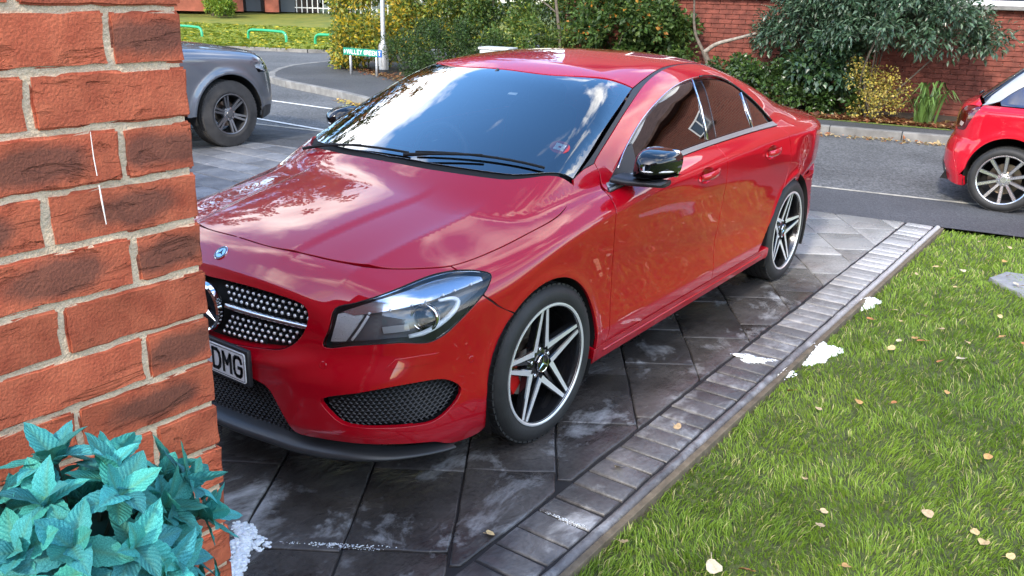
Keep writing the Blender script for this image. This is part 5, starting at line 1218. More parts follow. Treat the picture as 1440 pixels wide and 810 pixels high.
# ---- headlights
dh = (.62, .76, .15)
def bez(pts, step=.01): return spline(np.array(pts), step)
for sgn in (1, -1):
    fx = (lambda t: t) if sgn > 0 else (lambda t: mirror_y(*t))
    hl = link('headlight', mesh_of('headlight', *(lambda t: (t[0], t[1], [M_LENS], t[2]))(fx(patch(S, head_s, dh, .018, inset=.002, off=-.001, flange=.006)))), car)
    panel('lamp_housing', fx(patch(S, head_s, dh, .02, inset=.001, off=-.055, flange=0)), mat('lamp_housing_black', (.13, .133, .138), .25, coat=.6), hl)
    # rim of the housing
    q = poly3 = head_s; nn = S.n(q)
    V = np.concatenate([q-nn*.004, q-nn*.056]); k = len(q)
    F_ = [(i, (i+1) % k, k+(i+1) % k, k+i) for i in range(k)]
    link('lamp_rim', mesh_of('lamp_rim', V*[1, sgn, 1], F_, [mat('lamp_wall_grey', (.06, .062, .065), .3, metal=.2)], smooth=True), hl)
    cen = head_s.mean(0)
    gap = cen+(head_s-cen)*.972; gap2 = cen+(head_s-cen)*1.0
    MB().tube(np.concatenate([q-nn*.0005, (q-nn*.0005)[:1]])*[1, sgn, 1], .0022, 6, cap=False).obj('lamp_seal', M_MATTBLK, hl, smooth=True)
    # bright LED brow running along the top edge
    top = on([[.785,.568,.697],[.716,.651,.736],[.649,.688,.755],[.551,.710,.770],[.486,.728,.777],[.416,.761,.779],[.345,.808,.766]], dh)
    bot = on([[.345,.818,.753],[.43,.790,.742],[.52,.760,.729],[.62,.728,.716],[.70,.680,.703],[.765,.600,.686]], dh)
    br = np.concatenate([spline(top, .02), spline(bot, .02)])
    panel('led_brow', fx(patch(S, br, dh, .015, inset=0, off=-.016, flange=.010)), mat('lamp_chrome_blue', (.62, .68, .76), .14, metal=.85), hl)
    # textured reflector at the inner end
    rf = on([[.800,.562,.690],[.772,.605,.700],[.760,.640,.690],[.790,.625,.640],[.806,.600,.598],[.828,.548,.592]], dh)
    panel('side_reflector', fx(patch(S, rf, dh, .012, inset=0, off=-.020, flange=.012)), mat('lamp_reflector', (.78, .79, .80), .3, metal=.0, coat=.5, bump=.9, bscale=160), hl)
    lt = on([[.750,.655,.690],[.775,.640,.645],[.795,.620,.605]], dh); lt = lt-S.n(lt)*.016
    MB().tube(spline(lt, .01)*[1, sgn, 1], .005, 8).obj('light_guide', mat('guide_white', (.92, .93, .95), .15, coat=1), hl, smooth=True)
    hook = on([[.675,.772,.617],[.62,.795,.622],[.56,.812,.640],[.50,.822,.672],[.468,.815,.705],[.482,.80,.720],[.53,.775,.722]], dh)
    hook = hook-S.n(hook)*.022
    hs = spline(hook, .01)
    MB().tube(hs*[1, sgn, 1], [.004+.006*math.sin(math.pi*min(1, .15+.8*i/len(hs))) for i in range(len(hs))], 8).obj('light_guide', MATS['guide_white'], hl, smooth=True)
    for q_ in np.linspace(.12, .9, 7):                      # LED points along the brow
        bs = spline(bot, .02); pt = bs[int(q_*(len(bs)-1))]; pt = pt-S.n(pt[None])[0]*.010
        mb = MB().lathe([(.0001, -.005), (.005, -.002), (.005, .002), (.0001, .005)], 8, c=tuple(pt*[1, sgn, 1])); mb.obj('led', MATS['guide_white'], hl, smooth=True)
    # projector lens in a chrome ring
    pc = on([[.60,.785,.672]], dh)[0]; pn = S.n(pc[None])[0]; c0 = pc-pn*.038
    ax = Vector(np.array([.93, .36, .05])*[1, sgn, 1]).normalized(); rot = ax.to_track_quat('Z', 'Y').to_matrix()
    def ringed(prof, name, m):
        mb = MB().lathe(prof, 28); mb.v = [tuple(rot@Vector(v)+Vector(c0*[1, sgn, 1])) for v in mb.v]; mb.obj(name, m, hl, smooth=True)
    ringed([(.047,-.02),(.050,.006),(.047,.012),(.041,.010),(.038,.0)], 'projector_ring', M_CHROME)
    ringed([(.038,.0),(.030,.012),(.018,.020),(.0005,.023)], 'projector_lens', mat('projector_glass', (.02, .022, .028), .03, coat=1))
    # inner shelf
    sh = on([[.735,.700,.650],[.66,.757,.655],[.66,.765,.632],[.735,.708,.628]], dh)
    panel('lamp_shelf', fx(patch(S, sh, dh, .02, inset=0, off=-.035, flange=.012)), mat('lamp_grey', (.36, .365, .37), .25), hl)

# ---- grille, star, intakes
def shell(name, half_outline, d, off, m, parent, grid=.03, inset=.0):
    v = patch(S, half_outline, d, grid, inset=inset, off=off, flange=0, centre=True)
    return panel(name, merge(v, mirror_y(*v)), m, parent)
gout = np.concatenate([gri_half, np.linspace(gri_half[-1], gri_half[0], 8)[1:-1]])
grille = shell('grille', gout, (1, .25, .05), -.045, M_MATTBLK, car)
q = gri_half; nn = np.tile([1., 0, 0], (len(q), 1)); V = np.concatenate([q-nn*.003, q-nn*.055]); k = len(q); V = V-[0, 0, 0]
F_ = [(i, i+1, k+i+1, k+i) for i in range(k-1)]
link('grille_edge', mesh_of('grille_edge', np.concatenate([V, V*[1, -1, 1]]), F_+[tuple(j+2*k for j in f)[::-1] for f in F_], [M_RED], smooth=True), grille)
# red inner lip round the opening (the surround that frames the grille)
lip = gri_half-[0.002, 0, 0]
# honeycomb lattice and bright pins
mbm, mbp = MB(), MB()
def fsurf(y, z): return S.Fx(np.array(y), np.array(z)).item()
gp2 = np.concatenate([gri_half[:, 1:], (gri_half*[1, -1, 1])[::-1][1:-1, 1:]])
gp2s = poly_offset(densify(gp2, .02), -.012)
dz, dy = .0180, .0262
row = 0
for z in np.arange(.505, .73, dz):
    row += 1
    for y in np.arange(-.48, .48, dy):
        yy = y+(dy/2 if row % 2 else 0)
        zz = z+.012*(1-(yy/.47)**2)*((z-.61)/.1)
        bar = abs(zz-(.622+.006*(1-(yy/.47)**2))) < .024 and True
        if bar or not in_poly(np.array([[yy, zz]]), gp2s)[0] or math.hypot(yy, zz-.612) < .10: continue
        x = fsurf(yy, zz)-.036
        mbp.lathe([(.0060, -.004), (.0060, .001), (.0045, .0035), (.0004, .0042)], 8, 'X', (x+.010, yy, zz))
        mbm.box((x, yy, zz), (.009, .0085, .0055))
        for s_ in (1, -1): mbm.tube([(x-.004, yy, zz), (x-.004, yy+dy/2, zz+s_*dz)], .0022, 4, cap=False)
mbp.obj('diamond_pins', mat('pin_silver', (.86, .86, .86), .22, metal=.5), grille, smooth=True, kind='stuff')
mbm.obj('grille_lattice', M_SATIN, grille, kind='stuff')
for s_ in (1, -1):
    pts = [(fsurf(y, .62)-.020, s_*y, .622+.006*(1-(y/.47)**2)) for y in np.linspace(.095, .462, 16)]
    vs_, fs_ = [], []
    for p in pts:
        for a, b in ((-.03,-.006),(.004,-.009),(.010,.0),(.004,.009),(-.03,.006)): vs_.append((p[0]+a, p[1], p[2]+b))
    for i in range(len(pts)-1):
        for j in range(4): fs_.append((i*5+j, (i+1)*5+j, (i+1)*5+j+1, i*5+j+1))
    MB().add(vs_, fs_).obj('grille_bar', mat('grille_silver', (.66, .66, .66), .22, metal=1), grille, smooth=True)
def star(parent, c, r, ax, thick, ring):
    rot = Vector(ax).to_track_quat('Z', 'Y').to_matrix(); c = Vector(c)
    mb = MB().lathe([(r, -thick), (r, thick*.4), (r-ring*.5, thick), (r-ring, thick*.4), (r-ring, -thick)], 48)
    for k_ in range(3):
        a = R(90+120*k_); u = Vector((math.cos(a), math.sin(a), 0)); w = Vector((-u.y, u.x, 0)); hw = r*.17; L = (r-ring*.7)
        p = [Vector((0, 0, thick)), u*L+Vector((0, 0, thick*.3)), (u*math.cos(R(60))+w*math.sin(R(60)))*hw, (u*math.cos(R(60))-w*math.sin(R(60)))*hw]
        mb.add([p[0], p[2], p[1]], [(0, 1, 2)][:1] and [(2, 1, 0)]); mb.add([p[0], p[1], p[3]], [(2, 1, 0)])
    mb.v = [tuple(rot@Vector(v)+c) for v in mb.v]
    # orient the star upright
    return mb.obj('star', M_CHROME, parent)
def upright(ax):
    return None
mbk = MB().lathe([(.088, -.012), (.088, .004), (.0005, .006)], 40, 'X', (.902, 0, .612)); mbk.obj('star_backing', M_GLOSSBLK, grille, smooth=False)
mb = MB(); r_ = .0925
mb.lathe([(r_, -.012), (r_, .004), (r_-.006, .010), (r_-.013, .004), (r_-.013, -.012)], 48, 'X', (.912, 0, .612))
for k_ in range(3):
    a = R(90+120*k_); u = np.array([0, math.cos(a), math.sin(a)]); w = np.array([0, -math.sin(a), math.cos(a)])
    o_ = np.array([.912, 0, .612]); tip = o_+u*.083+[.002, 0, 0]; cen = o_+[.014, 0, 0]; a1 = o_+(u*.5+w*.866)*.013+[.0, 0, 0]; a2 = o_+(u*.5-w*.866)*.013
    mb.add([cen, a1, tip], [(0, 2, 1)]); mb.add([cen, tip, a2], [(0, 2, 1)])
mb.obj('star_emblem', M_CHROME, grille, auto=40)
# small round bonnet badge
bc = on([[.826, 0, .800]], (.5, 0, 1))[0]; bn = S.n(bc[None])[0]
rot = Matrix((Vector((-.6, 0, .8)), Vector((0, 1, 0)), Vector(bn))).transposed()
zx = Vector(bn); yx = Vector((0, 1, 0)); xx = yx.cross(zx); rot = Matrix((xx, yx, zx)).transposed()
def badge(prof, name, m, extra=None, parent=None):
    mb = MB().lathe(prof, 32)
    if extra: extra(mb)
    mb.v = [tuple(rot@Vector(v)+Vector(bc)) for v in mb.v]; return mb.obj(name, m, parent or car, auto=30)
bdg = badge([(.0285,-.002),(.0285,.003),(.027,.004),(.020,.004),(.0198,.0028),(.0004,.003)], 'bonnet_badge', M_CHROME)
badge([(.0265,.0042),(.0205,.0042)], 'badge_ring', mat('badge_grey', (.10, .10, .11), .3), parent=bdg)
def tri(mb):
    for k_ in range(3):
        a = R(180+120*k_); u = np.array([math.cos(a), math.sin(a), 0]); w = np.array([-math.sin(a), math.cos(a), 0])
        for q_ in (w, -w): pass
        mb.add([np.array([0,0,.0044])+(u*.5+w*.866)*.0035, np.array([0,0,.0044])+(-w*.866+u*.5)*.0035, u*.0185+[0,0,.0044], np.array([0,0,.0044])-u*.0035], [(3,1,2,0)])
badge([(.0002,.0036),(.0001,.0036)], 'badge_star', M_INK, tri, parent=bdg)
# number plate
xpl = .945
plate = MB().box((xpl-.012, 0, .452), (.010, .272, .068), bev=.006).obj('number_plate', M_SATIN, car, auto=30)
def rrect(w, h, r, n=5):
    return [(sx*(w-r)+r*math.cos(R(a)), sz*(h-r)+r*math.sin(R(a))) for sx, sz, a0 in ((1,1,0),(-1,1,90),(-1,-1,180),(1,-1,270)) for a in np.linspace(a0, a0+90, n)]
MB().prism([(y, z+.452) for y, z in rrect(.260, .0555, .009)], xpl-.003, xpl+.001, 'X').obj('plate_face', M_WHITE, plate)
mbt = MB()
for t_, (w_, h_) in (((0, .0), (.2555, .051)),):
    o_ = rrect(w_, h_, .007); i_ = rrect(w_-.0022, h_-.0022, .006); n_ = len(o_)
    mbt.add([(xpl+.0016, y, z+.452) for y, z in o_]+[(xpl+.0016, y, z+.452) for y, z in i_], [(i, (i+1) % n_, n_+(i+1) % n_, n_+i) for i in range(n_)])
mbt.obj('plate_border', M_INK, plate)
def stroke_text(mb, strokes, x, y0, z0, w, h, t):
    """thick strokes in a w x h cell; y grows to the reader's right (camera looks along -x, so car-left is right)"""
    for pl in strokes:
        P_ = [np.array([y0+a*w, z0+b*h]) for a, b in pl]; closed = len(pl) > 2 and pl[0] == pl[-1]
        for i in range(len(P_)-1):
            d_ = P_[i+1]-P_[i]; l_ = np.linalg.norm(d_); e_ = d_/l_; m_ = np.array([-e_[1], e_[0]])*t/2; e2_ = e_*t*.30
            c4 = [P_[i]-e2_-m_, P_[i+1]+e2_-m_, P_[i+1]+e2_+m_, P_[i]-e2_+m_]
            mb.add([(x, c[0], c[1]) for c in c4], [(0, 1, 2, 3)])
D_ = [[(0,0),(0,1),(.62,1),(.9,.85),(1,.6),(1,.4),(.9,.15),(.62,0),(0,0)]]
M_ = [[(0,0),(0,1),(.5,.42),(1,1),(1,0)]]
G_ = [[(1,.74),(.9,.92),(.72,1),(.28,1),(.08,.9),(0,.7),(0,.3),(.08,.1),(.28,0),(.72,0),(.92,.1),(1,.3),(1,.46),(.56,.46)]]
mbt = MB(); cw, ch, tt = .040, .070, .0135
for g_, y0 in ((D_, .083), (M_, .142), (G_, .201)):
    stroke_text(mbt, g_, xpl+.0018+.0002*(y0 > .1), y0, .452-ch/2, cw, ch, tt)
mbt.obj('plate_lettering', M_INK, plate)
# lower centre intake, splitter
low_h = np.array([[.932,0,.42],[.93,.12,.418],[.924,.243,.412],[.911,.328,.392],[.905,.364,.350],[.897,.405,.291],[.89,.42,.262]])
lo_out = np.concatenate([spline(low_h, .02), [[.93,.36,.235],[.94,.2,.225],[.94,0,.22]]])
lg = shell('lower_intake', lo_out, (1, .2, .05), -.04, M_MATTBLK, car)
mbm = MB()
row = 0
for z in np.arange(.235, .41, .013):
    row += 1
    for y in np.arange(-.40, .40, .021):
        yy = y+(.0105 if row % 2 else 0)
        if abs(yy) > .405-(z-.26)*.35: continue
        x = fsurf(yy, z)-.028
        for s_ in (1, -1): mbm.tube([(x, yy, z), (x, yy+.0105, z+s_*.0065)], .0022, 4, cap=False)
        mbm.tube([(x, yy+.0105, z+.0065), (x, yy+.0105+.0105, z+.0065)], .0018, 4, cap=False)
mbm.obj('intake_mesh', M_SATIN, lg, kind='stuff')
# splitter: swept section under the bumper
SPL = np.array([[.955,0,.205],[.945,.2,.205],[.922,.36,.203],[.895,.46,.195],[.845,.60,.195],[.765,.715,.190],[.66,.785,.182],[.56,.818,.170],[.50,.822,.160]])
sps = spline(SPL, .02); sps = np.concatenate([(sps*[1, -1, 1])[::-1][:-1], sps])
vs_, fs_ = [], []
tang = np.gradient(sps, axis=0); tang /= np.linalg.norm(tang, axis=1, keepdims=True)
prof = [(-.06,.042),(-.020,.026),(.004,.014),(.011,.006),(.012,-.002),(.006,-.012),(-.014,-.018),(-.10,-.018)]
for p, t in zip(sps, tang):
    o_ = np.array([t[1], -t[0], 0])*1.0; o_ /= np.linalg.norm(o_); sc_ = 1-.75*sstep(.55, .83, np.array(abs(p[1]))).item()
    for a, b in prof: vs_.append(p+o_*(a if a < -.05 else a*sc_)+[0, 0, b*sc_])
n_ = len(prof)
for i in range(len(sps)-1):
    for j in range(n_-1): fs_.append((i*n_+j, i*n_+j+1, (i+1)*n_+j+1, (i+1)*n_+j))
MB().add(vs_, fs_).obj('front_splitter', mat('splitter_black', (.030, .031, .033), .34), car, smooth=True)
# fog-lamp style side intakes with mesh
for sgn in (1, -1):
    fx = (lambda t: t) if sgn > 0 else (lambda t: mirror_y(*t))
    fg_ = panel('side_intake', fx(patch(S, fog_s, (.7, .7, 0), .02, inset=0, off=-.045, flange=0)), M_MATTBLK, car)
    q = fog_s; nn = S.n(q); k = len(q); V = np.concatenate([q-nn*.010, q-nn*.05])
    link('intake_edge', mesh_of('intake_edge', V*[1, sgn, 1], [(i, (i+1) % k, k+(i+1) % k, k+i) for i in range(k)], [M_GLOSSBLK], smooth=True), fg_)
    mbm = MB(); u_ = np.array([-.7, .7, 0])/.99; o2 = np.stack([fog_s@u_, fog_s[:, 2]], 1); o2 = poly_offset(densify(o2, .01), -.004)
    cells = []
    for r_i, z in enumerate(np.arange(.30, .47, .0125)):
        for a in np.arange(o2[:, 0].min(), o2[:, 0].max(), .020): cells.append((a+(.010 if r_i % 2 else 0), z))
    cells = np.array(cells); cells = cells[in_poly(cells, o2)]
    def pos3(a, z):
        p = np.array([[u_[0]*a, u_[1]*a, z]])+np.array([.7, .7, 0])*0
        return p
    allp = []
    for a, z in cells: allp += [(a, z), (a+.010, z+.00625), (a+.010, z-.00625), (a+.020, z+.00625)]
    allp = np.array(allp); b3 = allp[:, :1]*u_+np.stack([0*allp[:, 0], 0*allp[:, 0], allp[:, 1]], 1)
    w3 = S.cast(b3+np.array([.7, .7, 0])*1.6, -np.array([.7071, .7071, 0]), tmax=1.4); w3 = (w3-S.n(w3)*.024)*[1, sgn, 1]
    for i in range(0, len(w3), 4):
        mbm.tube([w3[i], w3[i+1]], .0022, 4, cap=False); mbm.tube([w3[i], w3[i+2]], .0022, 4, cap=False); mbm.tube([w3[i+1], w3[i+3]], .0019, 4, cap=False)
    mbm.obj('intake_mesh', M_SATIN, fg_, kind='stuff')
# parking sensors and washer cover
for sgn in (1, -1):
    for p in ([.442,.842,.486], [.83,.52,.52]):
        c_ = on([p], (.6, .75, 0))[0]; n3 = Vector(S.n(c_[None])[0]*[1, sgn, 1]); rt = n3.to_track_quat('Z', 'Y').to_matrix()
        mb = MB().lathe([(.0125,-.004),(.0125,.0008),(.0105,.0016),(.0102,.0006),(.0004,.001)], 20); mb.v = [tuple(rt@Vector(v)+Vector(c_*[1, sgn, 1])) for v in mb.v]
        mb.obj('parking_sensor', M_RED, car, auto=30)
wc = on([[.735,.715,.520],[.71,.737,.548],[.64,.786,.552],[.58,.812,.548],[.585,.812,.520]], (.62, .76, 0))
both('washer_cover', lambda: patch(S, wc, (.62, .76, 0), .015, inset=.0, off=.0035, flange=.0036, round_=.0009), M_RED)

# ---- mirrors
def mirror_part(sgn):
    mr = MB()
    # sail triangle base on the door
    tri_ = on([[-.50,.81,.930],[-.62,.78,.998],[-.745,.745,1.062],[-.80,.735,1.075],[-.78,.78,.99],[-.74,.81,.945],[-.62,.81,.937]], DS)
    v_ = patch(S, tri_, DS, .02, inset=0, off=.004, flange=.01)
    root = panel('door_mirror', v_ if sgn > 0 else mirror_y(*v_), M_SATIN, car)
    # arm
    vs_, fs_ = [], []
    secs = [((-.60,.80,.962),.075,.018),((-.615,.86,.955),.070,.017),((-.63,.93,.956),.058,.016),((-.64,1.0,.958),.050,.014)]
    mb = MB(); n_ = 12
    for c, a, b in secs:
        for j in range(n_):
            w = 2*math.pi*j/n_; vs_.append((c[0]+a*math.copysign(abs(math.cos(w))**.7, math.cos(w)), c[1]*1, c[2]+b*math.copysign(abs(math.sin(w))**.7, math.sin(w))))
    for i in range(len(secs)-1):
        for j in range(n_): fs_.append((i*n_+j, i*n_+(j+1) % n_, (i+1)*n_+(j+1) % n_, (i+1)*n_+j))
    fs_.append(tuple((len(secs)-1)*n_+j for j in range(n_)))
    vs_ = [(x, y*sgn, z) for x, y, z in vs_]
    mb.add(vs_, fs_ if sgn > 0 else [f[::-1] for f in fs_]).obj('mirror_arm', M_SATIN, root, smooth=True)
    # housing: super-ellipsoid, blunt at the rear (glass side), rounded in front
    def hous(name, m, zlo, zhi, grow=1.0, rearcap=False):
        vs_, fs_ = [], []; nu, nv = 36, 18
        for i in range(nv+1):
            t = i/nv                                     # 0 rear rim .. 1 front nose
            sc = (1-t**2.6)**(1/2.0) if t < 1 else .0
            x = -.70+.155*t
            for j in range(nu):
                w = 2*math.pi*j/nu; cx = math.copysign(abs(math.cos(w))**.55, math.cos(w)); sx = math.copysign(abs(math.sin(w))**.62, math.sin(w))
                y = .938+.080*cx*(.25+.75*sc)*grow+.008*sx; z = 1.028+.066*sx*(.25+.75*sc)*grow*(1-.12*cx)
                x_ = x-.045*(cx*.5+.5)*(1-t*.5)           # outer end swept back
                vs_.append((x_, y*sgn, min(max(z, zlo), zhi)))
        for i in range(nv):
            for j in range(nu):
                f_ = (i*nu+j, i*nu+(j+1) % nu, (i+1)*nu+(j+1) % nu, (i+1)*nu+j); fs_.append(f_[::-1] if sgn > 0 else f_)
        if rearcap: fs_.append(tuple(range(nu)) if sgn > 0 else tuple(range(nu))[::-1])
        me = mesh_of(name, vs_, fs_, [m], smooth=True); me.set_sharp_from_angle(angle=R(50)); return link(name, me, root)
    hs_ = hous('mirror_cap', M_GLOSSBLK, .983, 1.2)
    hous('mirror_base', M_SATIN, .90, .986, .985)
    MB().box((-.712, sgn*.94, 1.032), (.012, .074, .058), bev=.01, rz=-.22*sgn*-1).obj('mirror_glass', mat('mirror_silver', (.8, .8, .8), .02, metal=1), root, auto=30)
    # indicator strip
    pts = [(-.560-.10*((y-.92)/.11)**2, sgn*y, 1.012) for y in np.linspace(.92, 1.025, 12)]
    MB().tube(pts, [.002]+[.0042]*10+[.002], 6).obj('indicator', mat('indicator_lens', (.75, .74, .70), .12, coat=1), hs_, smooth=True)
mirror_part(1); mirror_part(-1)

# ---- door handles
for sgn in (1, -1):
    for x0, x1, z0, z1 in ((-1.225, -1.445, .878, .888), (-2.10, -2.305, .884, .890)):
        xs = np.linspace(x0, x1, 12); pts = side([(x, z0+(z1-z0)*(x-x0)/(x1-x0)) for x in xs])
        vs_, fs_ = [], []
        for i, p in enumerate(pts):
            t = i/11; lift = .030*math.sin(math.pi*min(max(t*1.0, .04), .96))**.45; hz = .0155+.004*math.sin(math.pi*t)
            for a in np.linspace(0, 2*math.pi, 10, endpoint=False):
                vs_.append((p[0], (p[1]+lift+.009*math.cos(a))*sgn, p[2]+hz*math.sin(a)))
        for i in range(11):
            for j in range(10):
                f_ = (i*10+j, i*10+(j+1) % 10, (i+1)*10+(j+1) % 10, (i+1)*10+j); fs_.append(f_ if sgn > 0 else f_[::-1])
        fs_ += [tuple(range(10)), tuple(110+j for j in range(10))]
        hd = MB().add(vs_, fs_).obj('door_handle', M_RED, car, smooth=True)
        # concave cup sunk into the door behind the handle
        cu = CUPS[0 if x0 > -1.5 else 1]; cc_ = cu.mean(0); n_ = len(cu); vs_, fs_ = [], []
        for s_, dp in ((1.06, -.001), (1.0, -.004), (.9, -.014), (.65, -.023), (.3, -.026), (.02, -.026)):
            vs_ += [((cc_[0]+(p[0]-cc_[0])*s_), (p[1]+dp)*sgn, cc_[2]+(p[2]-cc_[2])*s_) for p in cu]
        for k_ in range(5):
            for j in range(n_):
                f_ = (k_*n_+j, k_*n_+(j+1) % n_, (k_+1)*n_+(j+1) % n_, (k_+1)*n_+j); fs_.append(f_ if sgn < 0 else f_[::-1])
        MB().add(vs_, fs_).obj('handle_cup', M_RED, hd, smooth=True)
# ---- wipers
for (y0, y1, dx) in ((.36, -.24, 0), (-.30, -.66, .02)):
    pass
def wiper(pivot, tip, droop=.01):
    a, b = np.array(pivot), np.array(tip); m_ = a+(b-a)*.45
    pts = on([a+(b-a)*t for t in np.linspace(0, 1, 14)], (.4, 0, .92)); pts = pts+S.n(pts)*.011
    w = MB().tube(pts, .0055, 6).obj('wiper', M_MATTBLK, car, smooth=True)
    arm = on([a+(b-a)*t+np.array([.035*(1-t*1.6), 0, -.01]) for t in np.linspace(-.05, .55, 10)], (.4, 0, .92)); arm = arm+S.n(arm)*.020
    MB().tube(arm, [.008]*3+[.0055]*7, 6).obj('wiper_arm', M_MATTBLK, w, smooth=True)
wiper((-.088, .12, 1.02), (-.240, .66, 1.02))
wiper((-.062, -.50, 1.02), (-.072, .09, 1.02))
# scuttle panel under the wipers
SC = np.concatenate([spline(np.array([[-.31,.70,.985],[-.18,.56,1.0],[-.105,.30,1.006],[-.085,0,1.006]]), .03), spline(np.array([[.010,0,.985],[-.01,.28,.985],[-.08,.55,.975],[-.25,.735,.95]]), .03)])
v = patch(S, SC, (.3, .05, 1), .02, inset=0, off=-.012, flange=0, centre=True)
panel('scuttle_panel', merge(v, mirror_y(*v)), M_MATTBLK, car)

# ---- inner structure: floor, firewall, liners (dark, seen through gaps and arches)
mb = MB()
mb.prism([(.60,.19),(-.40,.19),(-.40,.20),(-2.25,.20),(-3.3,.24),(-3.3,.30),(.60,.26)][::-1], -.62, .62, 'Y')
mb.obj('underbody', M_LINER, car)
for sgn in (1, -1):
    for cx in (FA[0], RA[0]):
        mb = MB(); n_ = 28; vs_, fs_ = [], []
        for i, a in enumerate(np.linspace(R(-25), R(205), n_)):
            for y in (.50, .872): vs_.append((cx+.365*math.cos(a), sgn*y, .318+.365*math.sin(a)))
        for i in range(n_-1): fs_.append((2*i, 2*i+1, 2*i+3, 2*i+2))
        mb.add(vs_, fs_)
        c = len(vs_); vs2 = [(cx+.365*math.cos(a), sgn*.50, .318+.365*math.sin(a)) for a in np.linspace(R(-25), R(205), n_)]
        mb.add(vs2, [tuple(range(n_))]); mb.obj('wheel_arch_liner', M_LINER, car)

# ---- interior
intr = MB()
seat_vs = []
def seat(cx, cy, name='seat'):
    s_ = MB().box((cx, cy, .52), (.26, .24, .09), bev=.05)
    rot = Matrix.Rotation(R(-18), 3, 'Y')
    s_.box((cx-.30, cy, .80), (.06, .23, .30), bev=.05, rot=rot)
    o = s_.obj(name, M_SEAT, car, auto=50)
    MB().box((cx-.42, cy, 1.13), (.045, .12, .075), bev=.035, rot=rot).obj('headrest', M_SEAT, o, auto=60)
for cy in (.37, -.37): seat(-1.35, cy)
MB().box((-2.25, 0, .50), (.28, .58, .10), bev=.05).box((-2.52, 0, .75), (.07, .56, .26), bev=.05, rot=Matrix.Rotation(R(-24), 3, 'Y')).obj('rear_seat', M_SEAT, car, auto=50)
mb = MB(); dsh = [(-.16,.93),(-.30,.965),(-.52,.960),(-.66,.93),(-.70,.88),(-.66,.70),(-.60,.45),(-.2,.45)]
mb.prism(dsh[::-1], -.66, .66, 'Y'); mb.obj('dashboard', M_DASH, car, auto=40)
sw = MB().tube([(-.80+.03*math.sin(a)*-1, -.37+.18*math.cos(a), .86+.18*math.sin(a)) for a in np.linspace(0, 2*math.pi, 40)], .016, 8, cap=False)
sw.box((-.775, -.37, .85), (.03, .16, .03), bev=.015).obj('steering_wheel', M_DASH, car, auto=50)
MB().box((-.74, 0, 1.265), (.018, .115, .032), bev=.014).tube([(-.72, 0, 1.29), (-.79, 0, 1.345)], .009, 6).obj('interior_mirror', M_GLOSSBLK, car, auto=40)
rl = S
v = patch(S, np.concatenate([spline(HEADER+[-.03, 0, 0], .05), spline(RSTRIP*[1, .97, 1], .05)[1:], spline(ROOFREAR, .05)[1:]]), (0, .05, 1), .05, off=-.035, flange=0, centre=True)
panel('headlining', merge(v, mirror_y(*v)), mat('headlining_grey', (.12, .12, .12), .9), car)
# round red and white sticker inside the windscreen, and a small pale label
def sticker(c, r, name, build):
    p = on([c], (.45, .1, .9))[0]; n3 = S.n(p[None])[0]; p = p-n3*.006
    zx = Vector(n3); up = Vector((-.8, -.1, .6)); yx = (up-zx*up.dot(zx)).normalized(); xx = yx.cross(zx)
    rt = Matrix((xx, yx, zx)).transposed(); mb = MB(); build(mb); mb.v = [tuple(rt@Vector(v)+Vector(p)) for v in mb.v]; return mb
st = sticker((-.40,.63,1.07), .04, '', lambda mb: mb.add([(.042*math.cos(a), .042*math.sin(a), 0) for a in np.linspace(0, 2*math.pi, 28, endpoint=False)], [tuple(range(28))])).obj('windscreen_sticker', mat('sticker_red', (.50, .04, .04), .5), car)
def sq(mb):
    for a in (-1, 0, 1):
        for b in (-1, 0, 1):
            if a or b: mb.box((a*.0155, b*.0155, .0012), (.0062 if (a and b) else .0055, .0062 if (a and b) else .0055, .0003))
    for a in (-.008, .008):
        mb.box((a, 0, .0012), (.0016, .021, .0003)); mb.box((0, a, .0012), (.021, .0016, .0002))
sticker((-.40,.63,1.07), .04, '', sq).obj('sticker_emblem', mat('sticker_white', (.8, .8, .8), .5), st)
sticker((-.62,.22,1.24), .02, '', lambda mb: mb.box((0, 0, 0), (.022, .010, .0004))).obj('windscreen_label', MATS['sticker_white'], car)

# ---------------------------------------------------------------- wheels
def lathe_obj(prof, n, name, m, parent, smooth=True, auto=35):
    return MB().lathe(prof, n, 'Y').obj(name, m, parent, auto=auto)
def alloy_wheel(parent, rt=.3225, rr=.250, wdt=.112, spokes='star', rot0=90., mats=None):
    """wheel with its axle along y, outer face towards +y at y = 0 (rim lip plane)"""
    o = link('wheel', None, parent); o.empty_display_size = .1
    T_, B_ = rt, rr
    gro = []
    y_in, y_out = -2*wdt+.004, -.004
    prof = [(B_-.012, y_out-.004), (B_+.006, y_out+.008), (B_+.016, y_out+.011), (B_+.030, y_out+.012), (B_+.048, y_out+.008), (T_-.012, y_out-.004), (T_-.004, y_out-.014)]
    for g_ in (-.055, -.092, -.128, -.165):
        prof += [(T_, g_+.005), (T_-.007, g_+.003), (T_-.007, g_-.003), (T_, g_-.005)]
    prof += [(T_-.004, y_in+.012), (T_-.014, y_in), (B_+.02, y_in-.008), (B_-.012, y_in)]
    ty = lathe_obj(prof, 72, 'tyre', M_RUBBER, o)
    # tread blocks on the shoulder
    mbt = MB()
    for k in range(60):
        a = 2*math.pi*k/60; ca, sa = math.cos(a), math.sin(a)
        rm = Matrix(((ca, 0, -sa), (0, 1, 0), (sa, 0, ca)))
        mbt.box(((T_-.0045)*ca, y_out-.024, (T_-.0045)*sa), (.0055, .013, .0118), rot=rm, bev=0)
        mbt.box(((T_-.0045)*ca, y_in+.026, (T_-.0045)*sa), (.0055, .013, .0118), rot=rm, bev=0)
    mbt.obj('tread_blocks', M_RUBBER, ty, kind='stuff')
    return o, ty
def polar(r, a, y): return (r*math.cos(a), y, r*math.sin(a))
